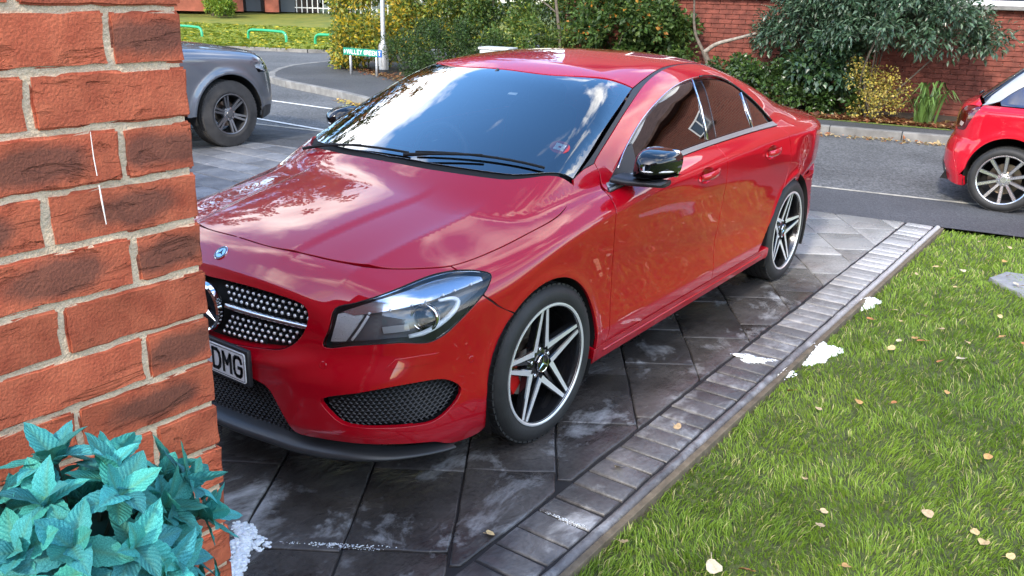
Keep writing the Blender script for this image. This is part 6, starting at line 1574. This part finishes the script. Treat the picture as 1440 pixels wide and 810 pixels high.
def leg_solid(mb, p0, p1, w0, w1, y0, y1, th, mi_face=0, mi_side=1, crown=.004):
    """tapered bar in the wheel plane, polished crowned face and dark flanks"""
    a = np.array([p0[0], p0[1]]); b = np.array([p1[0], p1[1]]); e = (b-a)/np.linalg.norm(b-a); nrm = np.array([-e[1], e[0]])
    n_ = 8; vs_ = []
    for i in range(n_+1):
        t = i/n_; c = a+(b-a)*t; w = w0+(w1-w0)*(t**.7); y = y0+(y1-y0)*t
        for s_, dy in ((-1, -th), (-1, -crown), (-.72, 0), (.72, 0), (1, -crown), (1, -th)):
            q = c+nrm*s_*w; vs_.append((q[0], y+dy, q[1]))
    F0, F1 = [], []
    for i in range(n_):
        for j in range(5):
            f = (i*6+j, i*6+j+1, (i+1)*6+j+1, (i+1)*6+j); (F0 if j == 2 else F1).append(f)
    b0 = len(mb.v)
    mb.v += vs_; mb.f += [tuple(b0+i for i in f) for f in F0+F1]; mb.m += [mi_face]*len(F0)+[mi_side]*len(F1)
    mb.f += [tuple(b0+i for i in range(6))[::-1], tuple(b0+n_*6+i for i in range(6))]; mb.m += [mi_side]*2
def star_wheel(parent):
    o, ty = alloy_wheel(parent)
    rim = lathe_obj([(.250,-.004),(.2495,.003),(.244,.004),(.238,.001),(.2355,-.006),(.232,-.02),(.226,-.05),(.222,-.12),(.232,-.20),(.25,-.216)], 72, 'rim', M_RIMBLK, o)
    lathe_obj([(.2502,-.001),(.2495,.0042),(.2440,.0052),(.2385,.0022),(.2362,-.004)], 72, 'rim_lip', M_ALU, rim)
    for k in range(5):
        a = R(90+72*k); mb = MB(); u = np.array([math.cos(a), math.sin(a)]); w = np.array([-u[1], u[0]])
        for s_ in (1, -1):
            j = a+s_*R(36); p0 = np.array([math.cos(j), math.sin(j)])*.066+u*.004; p1 = u*.2345+w*s_*.0145
            leg_solid(mb, p0, p1, .0180, .0105, -.030, -.008, .034)
        sp_ = mb.obj('spoke', [M_ALU, M_RIMBLK], rim, auto=28)
        link_b = MB().box((0, 0, 0), (.006, .012, .10)); link_b.v = [(u[0]*(.145+v[2])+w[0]*v[0]*1.2, -.055+v[1], u[1]*(.145+v[2])+w[1]*v[0]*1.2) for v in link_b.v]
        link_b.obj('spoke_web', M_RIMBLK, sp_)
        mb = MB().lathe([(.0085,-.05),(.0085,-.034),(.006,-.032),(.0004,-.032)], 10, 'Y', (.056*math.cos(a), 0, .056*math.sin(a)))
        mb.obj('wheel_bolt', M_CHROME, rim, auto=40)
    # hub
    lathe_obj([(.080,-.066),(.072,-.046),(.055,-.040),(.040,-.036),(.036,-.030)], 40, 'hub', M_RIMBLK, rim)
    cap_ = lathe_obj([(.0375,-.040),(.0375,-.022),(.0345,-.019),(.031,-.021),(.0004,-.0205)], 36, 'centre_cap', M_GLOSSBLK, rim)
    mb = MB().lathe([(.0375,-.022),(.0355,-.0185),(.033,-.0195)], 36, 'Y')
    for k in range(3):
        a = R(90+120*k); u = np.array([math.cos(a), math.sin(a)]); w = np.array([-u[1], u[0]])
        q = [u*.033, (u*.5+w*.866)*.006, -u*.0*w, (u*.5-w*.866)*.006]
        mb.add([(q[0][0], -.0190, q[0][1]), (q[1][0], -.0195, q[1][1]), (0, -.0165, 0), (q[3][0], -.0195, q[3][1])], [(0, 1, 2), (0, 2, 3)])
    mb.obj('cap_star', M_CHROME, cap_)
    # brake
    lathe_obj([(.150,-.105),(.150,-.118),(.0004,-.118)], 48, 'brake_disc', M_DISC, o)
    lathe_obj([(.150,-.105),(.085,-.105),(.080,-.085),(.0004,-.085)], 48, 'brake_face', M_DISC, o)
    return o
def caliper(parent, a0=165, span=50, m=None):
    vs_, fs_ = [], []; n_ = 10; prof = [(.092,-.125),(.165,-.125),(.172,-.085),(.162,-.066),(.105,-.066),(.092,-.085)]
    for i in range(n_+1):
        a = R(a0-span/2+span*i/n_)
        for r_, y_ in prof: vs_.append((r_*math.cos(a), y_, r_*math.sin(a)))
    k = len(prof)
    for i in range(n_):
        for j in range(k): fs_.append((i*k+j, i*k+(j+1) % k, (i+1)*k+(j+1) % k, (i+1)*k+j))
    fs_ += [tuple(range(k)), tuple(n_*k+j for j in range(k))[::-1]]
    return MB().add(vs_, fs_).obj('brake_caliper', m or M_CALIPER, parent, auto=40)
w0 = star_wheel(car)
cal0 = caliper(w0, -6, 58)
WY = .869
wheels = [w0]+[copy_tree(w0, car) for _ in range(3)]
for w_, (x, sgn, st) in zip(wheels, ((0, 1, -1.6), (-2.699, 1, 0), (0, -1, -1.6), (-2.699, -1, 0))):
    w_.location = (x, sgn*WY, .3215)
    w_.rotation_euler = (0, R({0: 4, 1: -9}[int(x < -1)]), R(st)+(0 if sgn > 0 else math.pi))
# ================================================================ OTHER VEHICLES
class Body(Saloon):
    """generic two-box body; tables are passed in"""
    def __init__(s, **t): s.t = t; s.__dict__.update(t)
    def f(s, p):
        x, y, z = p[..., 0], np.abs(p[..., 1]), p[..., 2]
        zc = s.crz(x); up = splus(z-zc, .02); g = s.W(x)-s.inz(z)-s.lean_up*up-1.0*up*up
        for cx, cz, r_, amp in s.flares:
            rho = np.hypot(x-cx, z-cz); g = g+amp*np.exp(-((rho-r_)/.045)**2)
        b = smax(y-g, (z-(s.H(x)-s.crown*(y/.8)**2.4))*.97, s.k_top)
        b = smax(b, x-(s.front-s.fc*y**2-.25*y**6-s.fl(z)), s.k_end); b = smax(b, (s.rear+s.rc*y**2+.3*y**6+s.rl(z))-x, s.k_end)
        dz = splus(z-s.bz(x)+.03, .03)-.03
        side_ = (y-(s.by(x)-s.tum*dz-.2*np.maximum(dz, 0)**2))*.9; roof = (z-(s.Rz(x)-.06*(y/.6)**2.5))*.93
        q = smax(smax(side_, roof, .09), (x-(s.ws0-s.wsk*(z-1.0)-.25*y**2))*s.wsn, .05)
        q = smax(q, ((s.rg0+s.rgk*(z-1.0)+.12*y**2)-x)*s.rgn, .06)
        q = smax(q, (s.rear+.02+s.rc*y**2+s.rl(z))-x, s.k_end)
        return smin(b, q, s.k_join)
def onS(S_, pts, d=(0, 1, 0), back=.3):
    d = np.array(d, float)/np.linalg.norm(d); p = np.asarray(pts, float); return S_.cast(p+d*back, -d, tmax=1.4)
def sideS(S_, xz, y=.88): return onS(S_, [(x, y, z) for x, z in xz])
def pair(root, name, v, m):
    a = panel(name, v, m, root); b = panel(name, mirror_y(*v), m, root); return a, b
def half(root, name, S_, out, d, m, grid=.03, off=0., flange=.012, inset=.0028):
    v = patch(S_, out, d, grid, off=off, flange=flange, centre=True, inset=inset); return panel(name, merge(v, mirror_y(*v)), m, root)

# ---------------------------------------------------------------- red hatchback driving off to the right (tail in view)
HB = Body(W=K((-.75,.70),(-.6,.79),(-.45,.838),(-.25,.862),(0,.874),(.6,.868),(1.6,.866),(2.5,.874),(2.9,.85),(3.15,.78),(3.35,.66)),
          crz=K((-.7,.86),(0,.87),(1.2,.86),(2.5,.80),(3.2,.70)), inz=K((.1,.08),(.18,.04),(.26,.012),(.34,.004),(.45,.008),(.6,.012),(.75,.006),(.86,0),(1.2,0)), lean_up=.75,
          flares=((0,.312,.37,.012),(2.469,.312,.37,.012)), H=K((-.75,.90),(-.55,.95),(-.2,.965),(1.0,.95),(2.0,.93),(2.6,.86),(3.1,.76),(3.35,.66)), crown=.05, k_top=.06, front=3.30, fc=.25,
          fl=K((.1,.05),(.3,0),(.5,.0),(.75,.06),(.9,.14)), rear=-.665, rc=.22, rl=K((.1,.08),(.22,.04),(.34,.0),(.46,-.004),(.58,.03),(.62,.05),(.75,.055),(.88,.075),(.95,.12)), k_end=.10,
          bz=K((-.5,.93),(0,.93),(1,.915),(2,.90)), by=K((-.55,.60),(-.3,.70),(0,.765),(.6,.785),(1.4,.775),(2.0,.72)), tum=.48, Rz=K((-.45,1.30),(-.2,1.355),(.1,1.385),(.6,1.41),(1.1,1.412),(1.5,1.385),(1.8,1.33)),
          ws0=2.05, wsk=1.55, wsn=.50, rg0=-.40, rgk=1.2, rgn=.62, k_join=.03)
hat = thing('hatchback_car', 'small red hatchback with silver roof arch, its tail at the right edge', 'car', (-5.90-.862*.9, 1.655, -.008), R(90)); hat.scale = (.9, .9, .965)
M_RED2 = mat('hatch_red_paint', (.46, .006, .018), .35, coat=1.0, coat_rough=.015, spec=.15)
M_SIL = mat('silver_arch', (.40, .40, .39), .3, metal=.6)
A0, A1 = (0, .312, .352), (2.469, .312, .352)
sd = lambda xz: sideS(HB, xz)
TLx = [(-.58,.86),(-.46,.90),(-.33,.905),(-.40,.82),(-.44,.76),(-.47,.70),(-.56,.685),(-.60,.76)]
qd = np.concatenate([sd([(-.30,.925),(0,.925),(.5,.92),(.84,.915)]), sd([(.85,.7),(.84,.4),(.82,.27)]), sd([(.36,.265)]), sd(arc(*A0, 0, 178, 40)[1:-1]), sd([(-.40,.28),(-.46,.40),(-.50,.52),(-.50,.60),(-.47,.68),(-.44,.76),(-.40,.82),(-.33,.905)])])
pair(hat, 'rear_quarter', patch(HB, qd, (-.05, 1, .1), .022), M_RED2)
dd = np.concatenate([sd([(.84,.915),(1.4,.912),(2.0,.90)]), sd([(2.03,.8),(2.06,.6),(2.06,.4),(2.04,.27)]), sd([(1.4,.267),(.82,.27)]), sd([(.84,.4),(.85,.7)])])
pair(hat, 'door', patch(HB, dd, (0, 1, .1), .03), M_RED2)
wg = np.concatenate([sd([(2.0,.90),(2.2,.885),(2.5,.83),(2.8,.77)]), sd([(2.92,.66),(2.90,.5)]), sd([p for p in arc(*A1, 35, 180, 30)]), sd([(2.04,.27),(2.06,.4),(2.06,.6),(2.03,.8)])])
pair(hat, 'front_wing', patch(HB, wg, (0, 1, .25), .03), M_RED2)
pair(hat, 'front_bumper', patch(HB, np.concatenate([onS(HB, [[3.10,0,.70],[3.05,.4,.72],[2.95,.65,.74]], (.6, .3, .6)), sd([(2.80,.765),(2.92,.66),(2.90,.5)]), sd(arc(*A1, 33, -10, 10)), onS(HB, [[2.95,.75,.2],[3.2,.45,.2],[3.28,0,.2]], (.8, .5, 0))]), (.75, .6, .25), .035), M_RED2)
half(hat, 'bonnet', HB, np.concatenate([onS(HB, [[3.08,0,.72],[3.03,.4,.74],[2.93,.65,.76]], (.3, .1, 1)), onS(HB, [[2.5,.74,.84],[2.1,.74,.90],[2.0,.70,.92]], (0, .3, 1)), onS(HB, [[2.08,.4,.95],[2.1,0,.95]], (0, .1, 1))*[1, 1, 1]]), (.2, .15, 1), M_RED2, .04)
# tail
rb = np.concatenate([onS(HB, [[-.62,0,.585],[-.61,.3,.585],[-.56,.50,.595],[-.55,.56,.68],[-.52,.70,.682],[-.49,.79,.69]], (-.8, .5, 0)), sd([(-.50,.60),(-.50,.52),(-.46,.40),(-.40,.285)]), sd(arc(*A0, 186, 200, 6)), onS(HB, [[-.42,.80,.185],[-.53,.65,.20],[-.60,.4,.205],[-.63,0,.21]], (-.7, .7, 0))]); rb[0, 1] = 0; rb[-1, 1] = 0
half(hat, 'rear_bumper', HB, rb, (-.72, .68, .1), M_RED2, .022, flange=.03)
dfz = np.concatenate([onS(HB, [[-.66,0,.36],[-.64,.3,.36],[-.58,.58,.35]], (-1, .3, 0)), onS(HB, [[-.56,.62,.30],[-.55,.62,.26],[-.62,.4,.25],[-.65,0,.25]], (-1, .3, 0))]); dfz[0, 1] = 0; dfz[-1, 1] = 0
half(hat, 'rear_diffuser', HB, dfz, (-1, .35, 0), M_SATIN, .03, off=.006)
tlo = onS(HB, [[-.46,.60,.895],[-.40,.70,.905],[-.33,.80,.905],[-.40,.83,.82],[-.44,.82,.76],[-.47,.80,.70],[-.53,.70,.685],[-.57,.60,.70],[-.57,.52,.80]], (-.7, .7, .1))
for s_ in (0, 1):
    v = patch(HB, spline(tlo, .03, True), (-.7, .7, .15), .02, inset=.002, off=.001, flange=.01); v = v if not s_ else mirror_y(*v)
    t_ = panel('tail_light', v, mat('tail_lens', (.085, .0012, .003), .08, coat=1), hat)
    iv = onS(HB, [[-.49,.72,.72],[-.52,.66,.725],[-.50,.66,.765],[-.46,.74,.755]], (-.7, .7, .1)); v2 = patch(HB, iv, (-.7, .7, .15), .02, inset=0, off=.003, flange=0); v2 = v2 if not s_ else mirror_y(*v2)
    panel('reversing_lens', v2, mat('reversing_lens', (.55, .42, .36), .15, coat=1), t_)
tg = np.concatenate([onS(HB, [[-.42,0,.97],[-.41,.4,.965],[-.36,.60,.945],[-.33,.70,.93]], (-.5, .2, 1)), onS(HB, [[-.35,.74,.915],[-.46,.60,.90],[-.57,.50,.80],[-.57,.58,.70],[-.55,.60,.60],[-.60,.3,.592],[-.62,0,.592]], (-.8, .35, .3))]); tg[0, 1] = 0; tg[-1, 1] = 0
half(hat, 'tailgate', HB, tg, (-.75, .25, .6), M_RED2, .022)
rw = np.concatenate([onS(HB, [[.0,0,1.36],[.0,.3,1.35],[.0,.50,1.31]], (-.6, .1, .8)), onS(HB, [[-.12,.57,1.2],[-.26,.63,1.05],[-.33,.65,.97]], (-.7, .3, .6)), onS(HB, [[-.38,.4,.985],[-.40,0,.99]], (-.5, .1, 1))]); rw[0, 1] = 0; rw[-1, 1] = 0
half(hat, 'rear_window', HB, rw, (-.75, .1, .6), M_TINT, .04, off=-.002)
rf_ = np.concatenate([onS(HB, [[.02,0,1.375],[.02,.3,1.365],[.06,.50,1.345],[.25,.535,1.365],[.8,.54,1.385],[1.25,.53,1.37],[1.42,.4,1.37],[1.46,0,1.385]], (0, .05, 1))]); rf_[0, 1] = 0; rf_[-1, 1] = 0
half(hat, 'roof', HB, rf_, (-.1, .05, 1), M_RED2, .04)
pair(hat, 'pillar_trim', patch(HB, onS(HB, [[.02,.48,1.32],[-.10,.55,1.2],[-.24,.62,1.05],[-.31,.64,.96],[-.31,.74,.925],[-.25,.70,1.05],[-.10,.64,1.18],[.02,.58,1.28],[.08,.53,1.33]], (-.6, .6, .5)), (-.6, .6, .5), .03, off=-.007, inset=0, flange=0), M_GLOSSBLK)
# silver arch along roof edge and C pillar, and side glass below it
gl = [(-.18,.945),(-.06,1.06),(.07,1.15),(.26,1.225),(.6,1.285),(1.0,1.295),(1.3,1.26),(1.6,1.15),(1.9,1.0),(1.98,.92)]
glt = onS(HB, spline(np.array([(x, .66, z) for x, z in gl]), .04), (0, .9, .35)); glb = sd([(x, .932) for x in np.linspace(1.97, -.16, 24)])
pair(hat, 'side_window', patch(HB, np.concatenate([glt, glb]), (0, .9, .3), .035, off=-.003), mat('hatch_glass', (.012, .022, .06), .04, coat=1))
arch_o = np.concatenate([onS(HB, [[-.33,.73,.932],[-.27,.70,1.05],[-.12,.64,1.18],[.0,.58,1.28],[.12,.55,1.335],[.35,.548,1.362],[.8,.552,1.38],[1.25,.545,1.365],[1.5,.57,1.27],[1.8,.64,1.12],[2.02,.72,.94]], (-.1, .6, .8)), glt[::-1], ])
pair(hat, 'roof_arch', patch(HB, arch_o, (-.15, .75, .6), .025), M_SIL)
half(hat, 'windscreen', HB, np.concatenate([onS(HB, [[1.47,0,1.38],[1.43,.4,1.36],[1.28,.54,1.355],[1.52,.57,1.26],[1.82,.64,1.11],[2.02,.70,.96],[2.09,.4,.97],[2.12,0,.97]], (.6, .05, 1))])*[1, 1, 1], (.6, .1, .8), M_WS, .05, flange=0)
fc_ = sd([(.13+.092*math.cos(a), .80+.088*math.sin(a)) for a in np.linspace(0, 2*math.pi, 28, endpoint=False)])
panel('fuel_flap', mirror_y(*patch(HB, fc_, (0, 1, .1), .02, inset=0, off=.0025, flange=.004)), M_RED2, hat)
for s_ in (1, -1):
    p = sd([(x, .872-.006*(x-.5)) for x in np.linspace(-.30, 2.3, 40)]); MB().tube(p*[1, s_, 1], .004, 5).obj('body_crease', M_RED2, hat, smooth=True)
MB().prism([(-.60,.20),(3.1,.20),(3.1,.28),(-.55,.30)], -.6, .6, 'Y').obj('underbody', M_LINER, hat)
for s_ in (1, -1):
    for cx in (0, 2.469):
        mb = MB(); n_ = 24; aa = np.linspace(R(-20), R(200), n_); mb.add([(cx+.355*math.cos(a), s_*y, .312+.355*math.sin(a)) for a in aa for y in (.5, .858)], [(2*i, 2*i+1, 2*i+3, 2*i+2) for i in range(n_-1)]); mb.add([(cx+.355*math.cos(a), s_*.5, .312+.355*math.sin(a)) for a in aa], [tuple(range(n_))]); mb.obj('wheel_arch_liner', M_LINER, hat)
MB().box((1.0, 0, .6), (.9, .6, .12), bev=.05).box((.65, 0, .85), (.08, .55, .28), bev=.05).obj('seats', M_SEAT, hat, auto=50)
# rear wiper stub and roof spoiler
spv = onS(HB, [[.02, y, 1.37] for y in np.linspace(-.5, .5, 9)], (0, 0, 1)); MB().tube([p+[-.05, 0, .005] for p in spv], .022, 6).obj('roof_spoiler', M_RED2, hat, smooth=True)
wpp = onS(HB, [[-.40,-.30,.975],[-.40,-.15,.985],[-.405,0,.99]], (-.6, 0, 1)); MB().tube(wpp+[-.012, 0, .012], .011, 6).obj('rear_wiper', M_GLOSSBLK, hat, smooth=True)
def spoke_wheel(parent, r_t, r_r, n, w_in, w_out, gap, dish, face, flank, cap_m, twin=True, hub_r=.065, wdt=.105, nb=5):
    o, ty = alloy_wheel(parent, r_t, r_r, wdt)
    rim = lathe_obj([(r_r,-.004),(r_r-.001,.003),(r_r-.006,.004),(r_r-.014,-.002),(r_r-.018,-.02),(r_r-.026,-.12),(r_r-.01,-.2)], 60, 'rim', flank, o)
    lathe_obj([(r_r+.0003,-.001),(r_r-.0005,.0043),(r_r-.007,.0052),(r_r-.014,.0)], 60, 'rim_lip', face, rim)
    for k in range(n):
        a = R(90+360/n*k); mb = MB(); u = np.array([math.cos(a), math.sin(a)]); w = np.array([-u[1], u[0]])
        for s_ in ((1, -1) if twin else (0,)): leg_solid(mb, u*(hub_r*.8)+w*s_*gap*.5, u*(r_r-.010)+w*s_*gap, w_in, w_out, dish, -.006, .03)
        mb.obj('spoke', [face, flank], rim, auto=28)
    lathe_obj([(hub_r+.012,-.07),(hub_r,dish-.002),(hub_r*.5,dish+.006),(hub_r*.45,dish+.012),(.0005,dish+.012)], 36, 'hub', cap_m, rim)
    for k in range(nb):
        a = R(90+360/nb*k+360/nb/2); MB().lathe([(.009,dish-.01),(.009,dish+.006),(.0005,dish+.007)], 8, 'Y', (hub_r*.78*math.cos(a), 0, hub_r*.78*math.sin(a))).obj('wheel_bolt', M_CHROME, rim, auto=40)
    lathe_obj([(r_r*.62,-.10),(r_r*.62,-.115),(.0005,-.115)], 36, 'brake_disc', M_DISC, o)
    return o
M_ALU2 = mat('bright_alloy', (.66, .66, .66), .25, metal=.9)
hw = spoke_wheel(hat, .312, .240, 10, .0145, .019, .0, -.034, M_ALU2, mat('alloy_grey_dark', (.03, .03, .032), .3, coat=.3), M_ALU2, twin=False)
hws = [hw]+[copy_tree(hw, hat) for _ in range(3)]
for w_, (x, s_) in zip(hws, ((0, -1), (0, 1), (2.469, -1), (2.469, 1))): w_.location = (x, s_*.858, .291); w_.scale = (1, 1, .933); w_.rotation_euler = (0, 0, 0 if s_ > 0 else math.pi)

# ---------------------------------------------------------------- grey pickup nosing out of the next drive
PK = Body(W=K((.95,.62),(.8,.80),(.6,.88),(.35,.905),(0,.912),(-.6,.905),(-2,.905),(-4.1,.90),(-4.4,.86)), crz=K((.7,.93),(0,.98),(-1,1.02),(-4,1.03)),
          inz=K((.2,.07),(.35,.03),(.5,.012),(.7,.006),(.85,0),(1.3,0)), lean_up=.55, flares=((0,.36,.44,.022),(-3.085,.36,.44,.02)),
          H=K((.95,.80),(.85,.92),(.7,.99),(.4,1.05),(0,1.095),(-.45,1.12),(-.8,1.10),(-4.4,1.08)), crown=.06, k_top=.10, front=.90, fc=.28, fl=K((.2,.10),(.35,.03),(.5,.0),(.75,.03),(.9,.09),(1.05,.18)),
          rear=-4.35, rc=.1, rl=K((.2,.1),(.6,0),(1.1,.02)), k_end=.12, bz=K((-.5,1.08),(-2.9,1.09)), by=K((-.3,.74),(-.9,.80),(-2,.80),(-2.9,.76)), tum=.30,
          Rz=K((-.9,1.66),(-1.3,1.74),(-1.8,1.76),(-2.4,1.74),(-2.9,1.66)), ws0=-.32, wsk=1.15, wsn=.62, rg0=-2.95, rgk=.25, rgn=.9, k_join=.03)
pk = thing('pickup_truck', 'dark grey pickup truck parked nose-out left of the red saloon', 'pickup', (-3.33, -6.50, -.008), R(180))
M_GREY = mat('grey_metallic', (.17, .185, .21), .34, metal=.6, coat=1.0, coat_rough=.02, bump=.0)
ps = lambda xz: sideS(PK, xz, .93)
PA, PB = (0, .36, .425), (-3.085, .36, .425)
FLD = np.concatenate([onS(PK, [[.56,.84,.925],[.40,.80,.985],[.1,.775,1.025],[-.2,.765,1.06],[-.55,.765,1.085]], (0, .6, .8)), ps([(-.62,1.02),(-.60,.8),(-.56,.5),(-.52,.36)]), ps(arc(*PA, 180, 22, 36)), ps([(.50,.60),(.56,.66)]), onS(PK, [[.40,.90,.80],[.36,.905,.87]], (0, 1, .3))])
pair(pk, 'front_wing', patch(PK, FLD, (.05, .8, .6), .028), M_GREY)
half(pk, 'bonnet', PK, np.concatenate([onS(PK, [[.84,0,.92],[.82,.3,.92],[.74,.55,.92],[.62,.75,.925]], (.5, .1, 1)), onS(PK, [[.40,.79,.99],[.1,.765,1.03],[-.2,.755,1.065],[-.5,.74,1.09]], (0, .4, 1)), onS(PK, [[-.36,.4,1.12],[-.33,0,1.12]], (0, .05, 1))])*[1, 1, 1], (.25, .15, 1), M_GREY, .035)
hlp = onS(PK, [[.58,.80,.945],[.72,.60,.93],[.80,.50,.90],[.80,.50,.80],[.72,.68,.79],[.58,.83,.80],[.30,.90,.85],[.28,.90,.90],[.42,.85,.95]], (.6, .75, .2))
for s_ in (0, 1):
    fx = (lambda t: t) if not s_ else (lambda t: mirror_y(*t))
    h_ = panel('headlight', fx(patch(PK, hlp, (.6, .75, .2), .03, inset=.003, flange=.01)), M_LENS, pk)
    panel('lamp_housing', fx(patch(PK, hlp, (.6, .75, .2), .03, inset=.0, off=-.03, flange=0)), mat('pickup_lamp', (.86, .87, .88), .25), h_)
    dk = onS(PK, [[.62,.80,.85],[.72,.68,.85],[.72,.68,.80],[.60,.81,.81]], (.6, .75, .2)); panel('lamp_module', fx(patch(PK, dk, (.6, .75, .2), .03, inset=0, off=-.018, flange=.01)), M_GLOSSBLK, h_)
bpo = np.concatenate([onS(PK, [[.80,0,.78],[.82,.3,.78],[.80,.50,.785],[.72,.68,.78],[.58,.83,.79],[.40,.90,.79]], (.6, .7, .2)), ps([(.56,.66),(.50,.60)]), ps(arc(*PA, 24, -8, 12)), onS(PK, [[.50,.86,.30],[.68,.70,.30],[.80,.4,.32],[.84,0,.33]], (.7, .7, 0))]); bpo[0, 1] = 0; bpo[-1, 1] = 0
half(pk, 'front_bumper', PK, bpo, (.72, .68, .1), M_GREY, .03, flange=.03)
gro = np.concatenate([onS(PK, [[.86,0,.90],[.82,.3,.90],[.77,.49,.885],[.80,.48,.80],[.86,.3,.60],[.88,0,.58]], (1, .2, .1))]); gro[0, 1] = 0; gro[-1, 1] = 0
half(pk, 'grille', PK, gro, (1, .25, .1), M_SATIN, .05, off=.006)
lw = ps([(.52,.38),(.50,.30)])
pair(pk, 'bumper_corner', patch(PK, np.concatenate([ps([(.44,.40),(.50,.42)]), onS(PK, [[.62,.82,.42],[.64,.78,.31]], (.6, .75, 0)), ps([(.46,.27),(.425,.28)])]), (.5, .85, 0), .03, off=.005), M_SATIN)
# cab sides, bed
for nm, x0, x1 in (('front_door', -.62, -1.62), ('rear_door', -1.62, -2.62)):
    bot = [(x, .34) for x in np.linspace(x1, x0, 10)]
    if nm == 'rear_door': bot = [(x1, .62), (-2.58, .5), (-2.5, .36)]+[(x, .34) for x in np.linspace(-2.4, x0, 8)]
    pair(pk, nm, patch(PK, np.concatenate([ps([(x, 1.06) for x in np.linspace(x0, x1, 10)]), ps([(x1, .85)]), ps(bot), ps([(x0+.02, .6), (x0, .85)])]), (0, 1, .15), .045), M_GREY)
pair(pk, 'bed_side', patch(PK, np.concatenate([ps([(x, 1.055) for x in np.linspace(-2.70, -4.25, 14)]), ps([(-4.25,.8),(-4.2,.55),(-3.6,.5)]), ps(arc(*PB, 162, 25, 24)), ps([(-2.68,.55),(-2.70,.8)])]), (0, 1, .15), .045), M_GREY)
MB().box((-3.45, 0, 1.03), (.78, .80, .03), bev=.01).obj('bed_cover', M_SATIN, pk)
MB().box((-4.27, 0, .80), (.03, .80, .26), bev=.02).obj('tailgate', M_GREY, pk)
cabo = np.concatenate([onS(PK, [[-.48,.75,1.09],[-.7,.70,1.25],[-1.0,.62,1.52],[-1.15,.57,1.66]], (.2, .8, .4)), onS(PK, [[-1.5,.57,1.69],[-2.2,.57,1.69],[-2.72,.58,1.62]], (0, .6, .8)), onS(PK, [[-2.82,.68,1.35],[-2.88,.74,1.10]], (-.3, .9, .2)), onS(PK, [(x, .8, 1.10) for x in np.linspace(-2.8, -.55, 20)], (0, 1, .2))])
wins = [onS(PK, [[-.80,.72,1.16],[-1.10,.64,1.45],[-1.25,.60,1.55],[-1.58,.60,1.57],[-1.60,.78,1.13]], (0, .9, .2)), onS(PK, [[-1.68,.60,1.57],[-2.3,.61,1.55],[-2.55,.66,1.42],[-2.60,.77,1.14],[-1.66,.78,1.13]], (0, .9, .2))]
pair(pk, 'cab_frame', patch(PK, cabo, (0, .85, .4), .04, holes=wins), M_GREY)
for w_ in wins: pair(pk, 'side_window', patch(PK, w_, (0, .9, .3), .05, off=-.006, inset=0, flange=0), M_TINT)
half(pk, 'cab_roof', PK, onS(PK, [[-1.12,0,1.70],[-1.12,.4,1.69],[-1.16,.56,1.66],[-1.5,.57,1.70],[-2.2,.57,1.70],[-2.70,.57,1.64],[-2.76,0,1.66]], (0, .05, 1))*[1, 1, 1], (0, .05, 1), M_GREY, .06)
half(pk, 'windscreen', PK, onS(PK, [[-1.10,0,1.69],[-1.10,.4,1.68],[-1.12,.55,1.65],[-1.0,.61,1.52],[-.7,.69,1.25],[-.50,.74,1.10],[-.38,.4,1.12],[-.35,0,1.12]], (.7, .05, .8))*[1, 1, 1], (.7, .1, .7), M_WS, .06, flange=0)
MB().prism([(.7,.34),(-4.2,.34),(-4.2,.50),(.7,.45)][::-1], -.6, .6, 'Y').obj('underbody', M_LINER, pk)
for s_ in (1, -1):
    for cx in (0, -3.085):
        mb = MB(); n_ = 24; aa = np.linspace(R(-12), R(192), n_); mb.add([(cx+.43*math.cos(a), s_*y, .36+.43*math.sin(a)) for a in aa for y in (.5, .90)], [(2*i, 2*i+1, 2*i+3, 2*i+2) for i in range(n_-1)]); mb.add([(cx+.43*math.cos(a), s_*.5, .36+.43*math.sin(a)) for a in aa], [tuple(range(n_))]); mb.obj('wheel_arch_liner', M_LINER, pk)
    v = patch(PK, onS(PK, [[-.62,.80,1.09],[-.74,.77,1.14],[-.80,.77,1.14],[-.78,.80,1.09]], (0, 1, .2)), (0, .9, .3), .03, off=.004, inset=0, flange=0)
    mr_ = panel('door_mirror', v if s_ > 0 else mirror_y(*v), M_SATIN, pk); MB().box((-.72, s_*.97, 1.20), (.06, .10, .09), bev=.03).box((-.72, s_*.86, 1.13), (.03, .06, .02)).obj('mirror_housing', M_GREY, mr_, auto=40)
M_DGREY = mat('alloy_mid_grey', (.20, .20, .205), .35, metal=.8); M_DARK = mat('alloy_shadow_grey', (.05, .05, .052), .45, metal=.4)
M_DUSTY = mat('dusty_tyre', (.050, .046, .042), .8, var=.3, vscale=7, bump=.15, bscale=90)
pw = spoke_wheel(pk, .362, .222, 6, .016, .013, .022, -.030, M_DGREY, M_DARK, M_DGREY, twin=True, hub_r=.075, wdt=.125, nb=6)
for c in pw.children:
    if c.name.startswith('tyre'):
        c.data.materials.clear(); c.data.materials.append(M_DUSTY)
        for g in c.children: g.data.materials.clear(); g.data.materials.append(M_DUSTY)
pws = [pw]+[copy_tree(pw, pk) for _ in range(3)]
for w_, (x, s_) in zip(pws, ((0, -1), (0, 1), (-3.085, -1), (-3.085, 1))): w_.location = (x, s_*.905, .36); w_.rotation_euler = (0, R(12), 0 if s_ > 0 else math.pi)
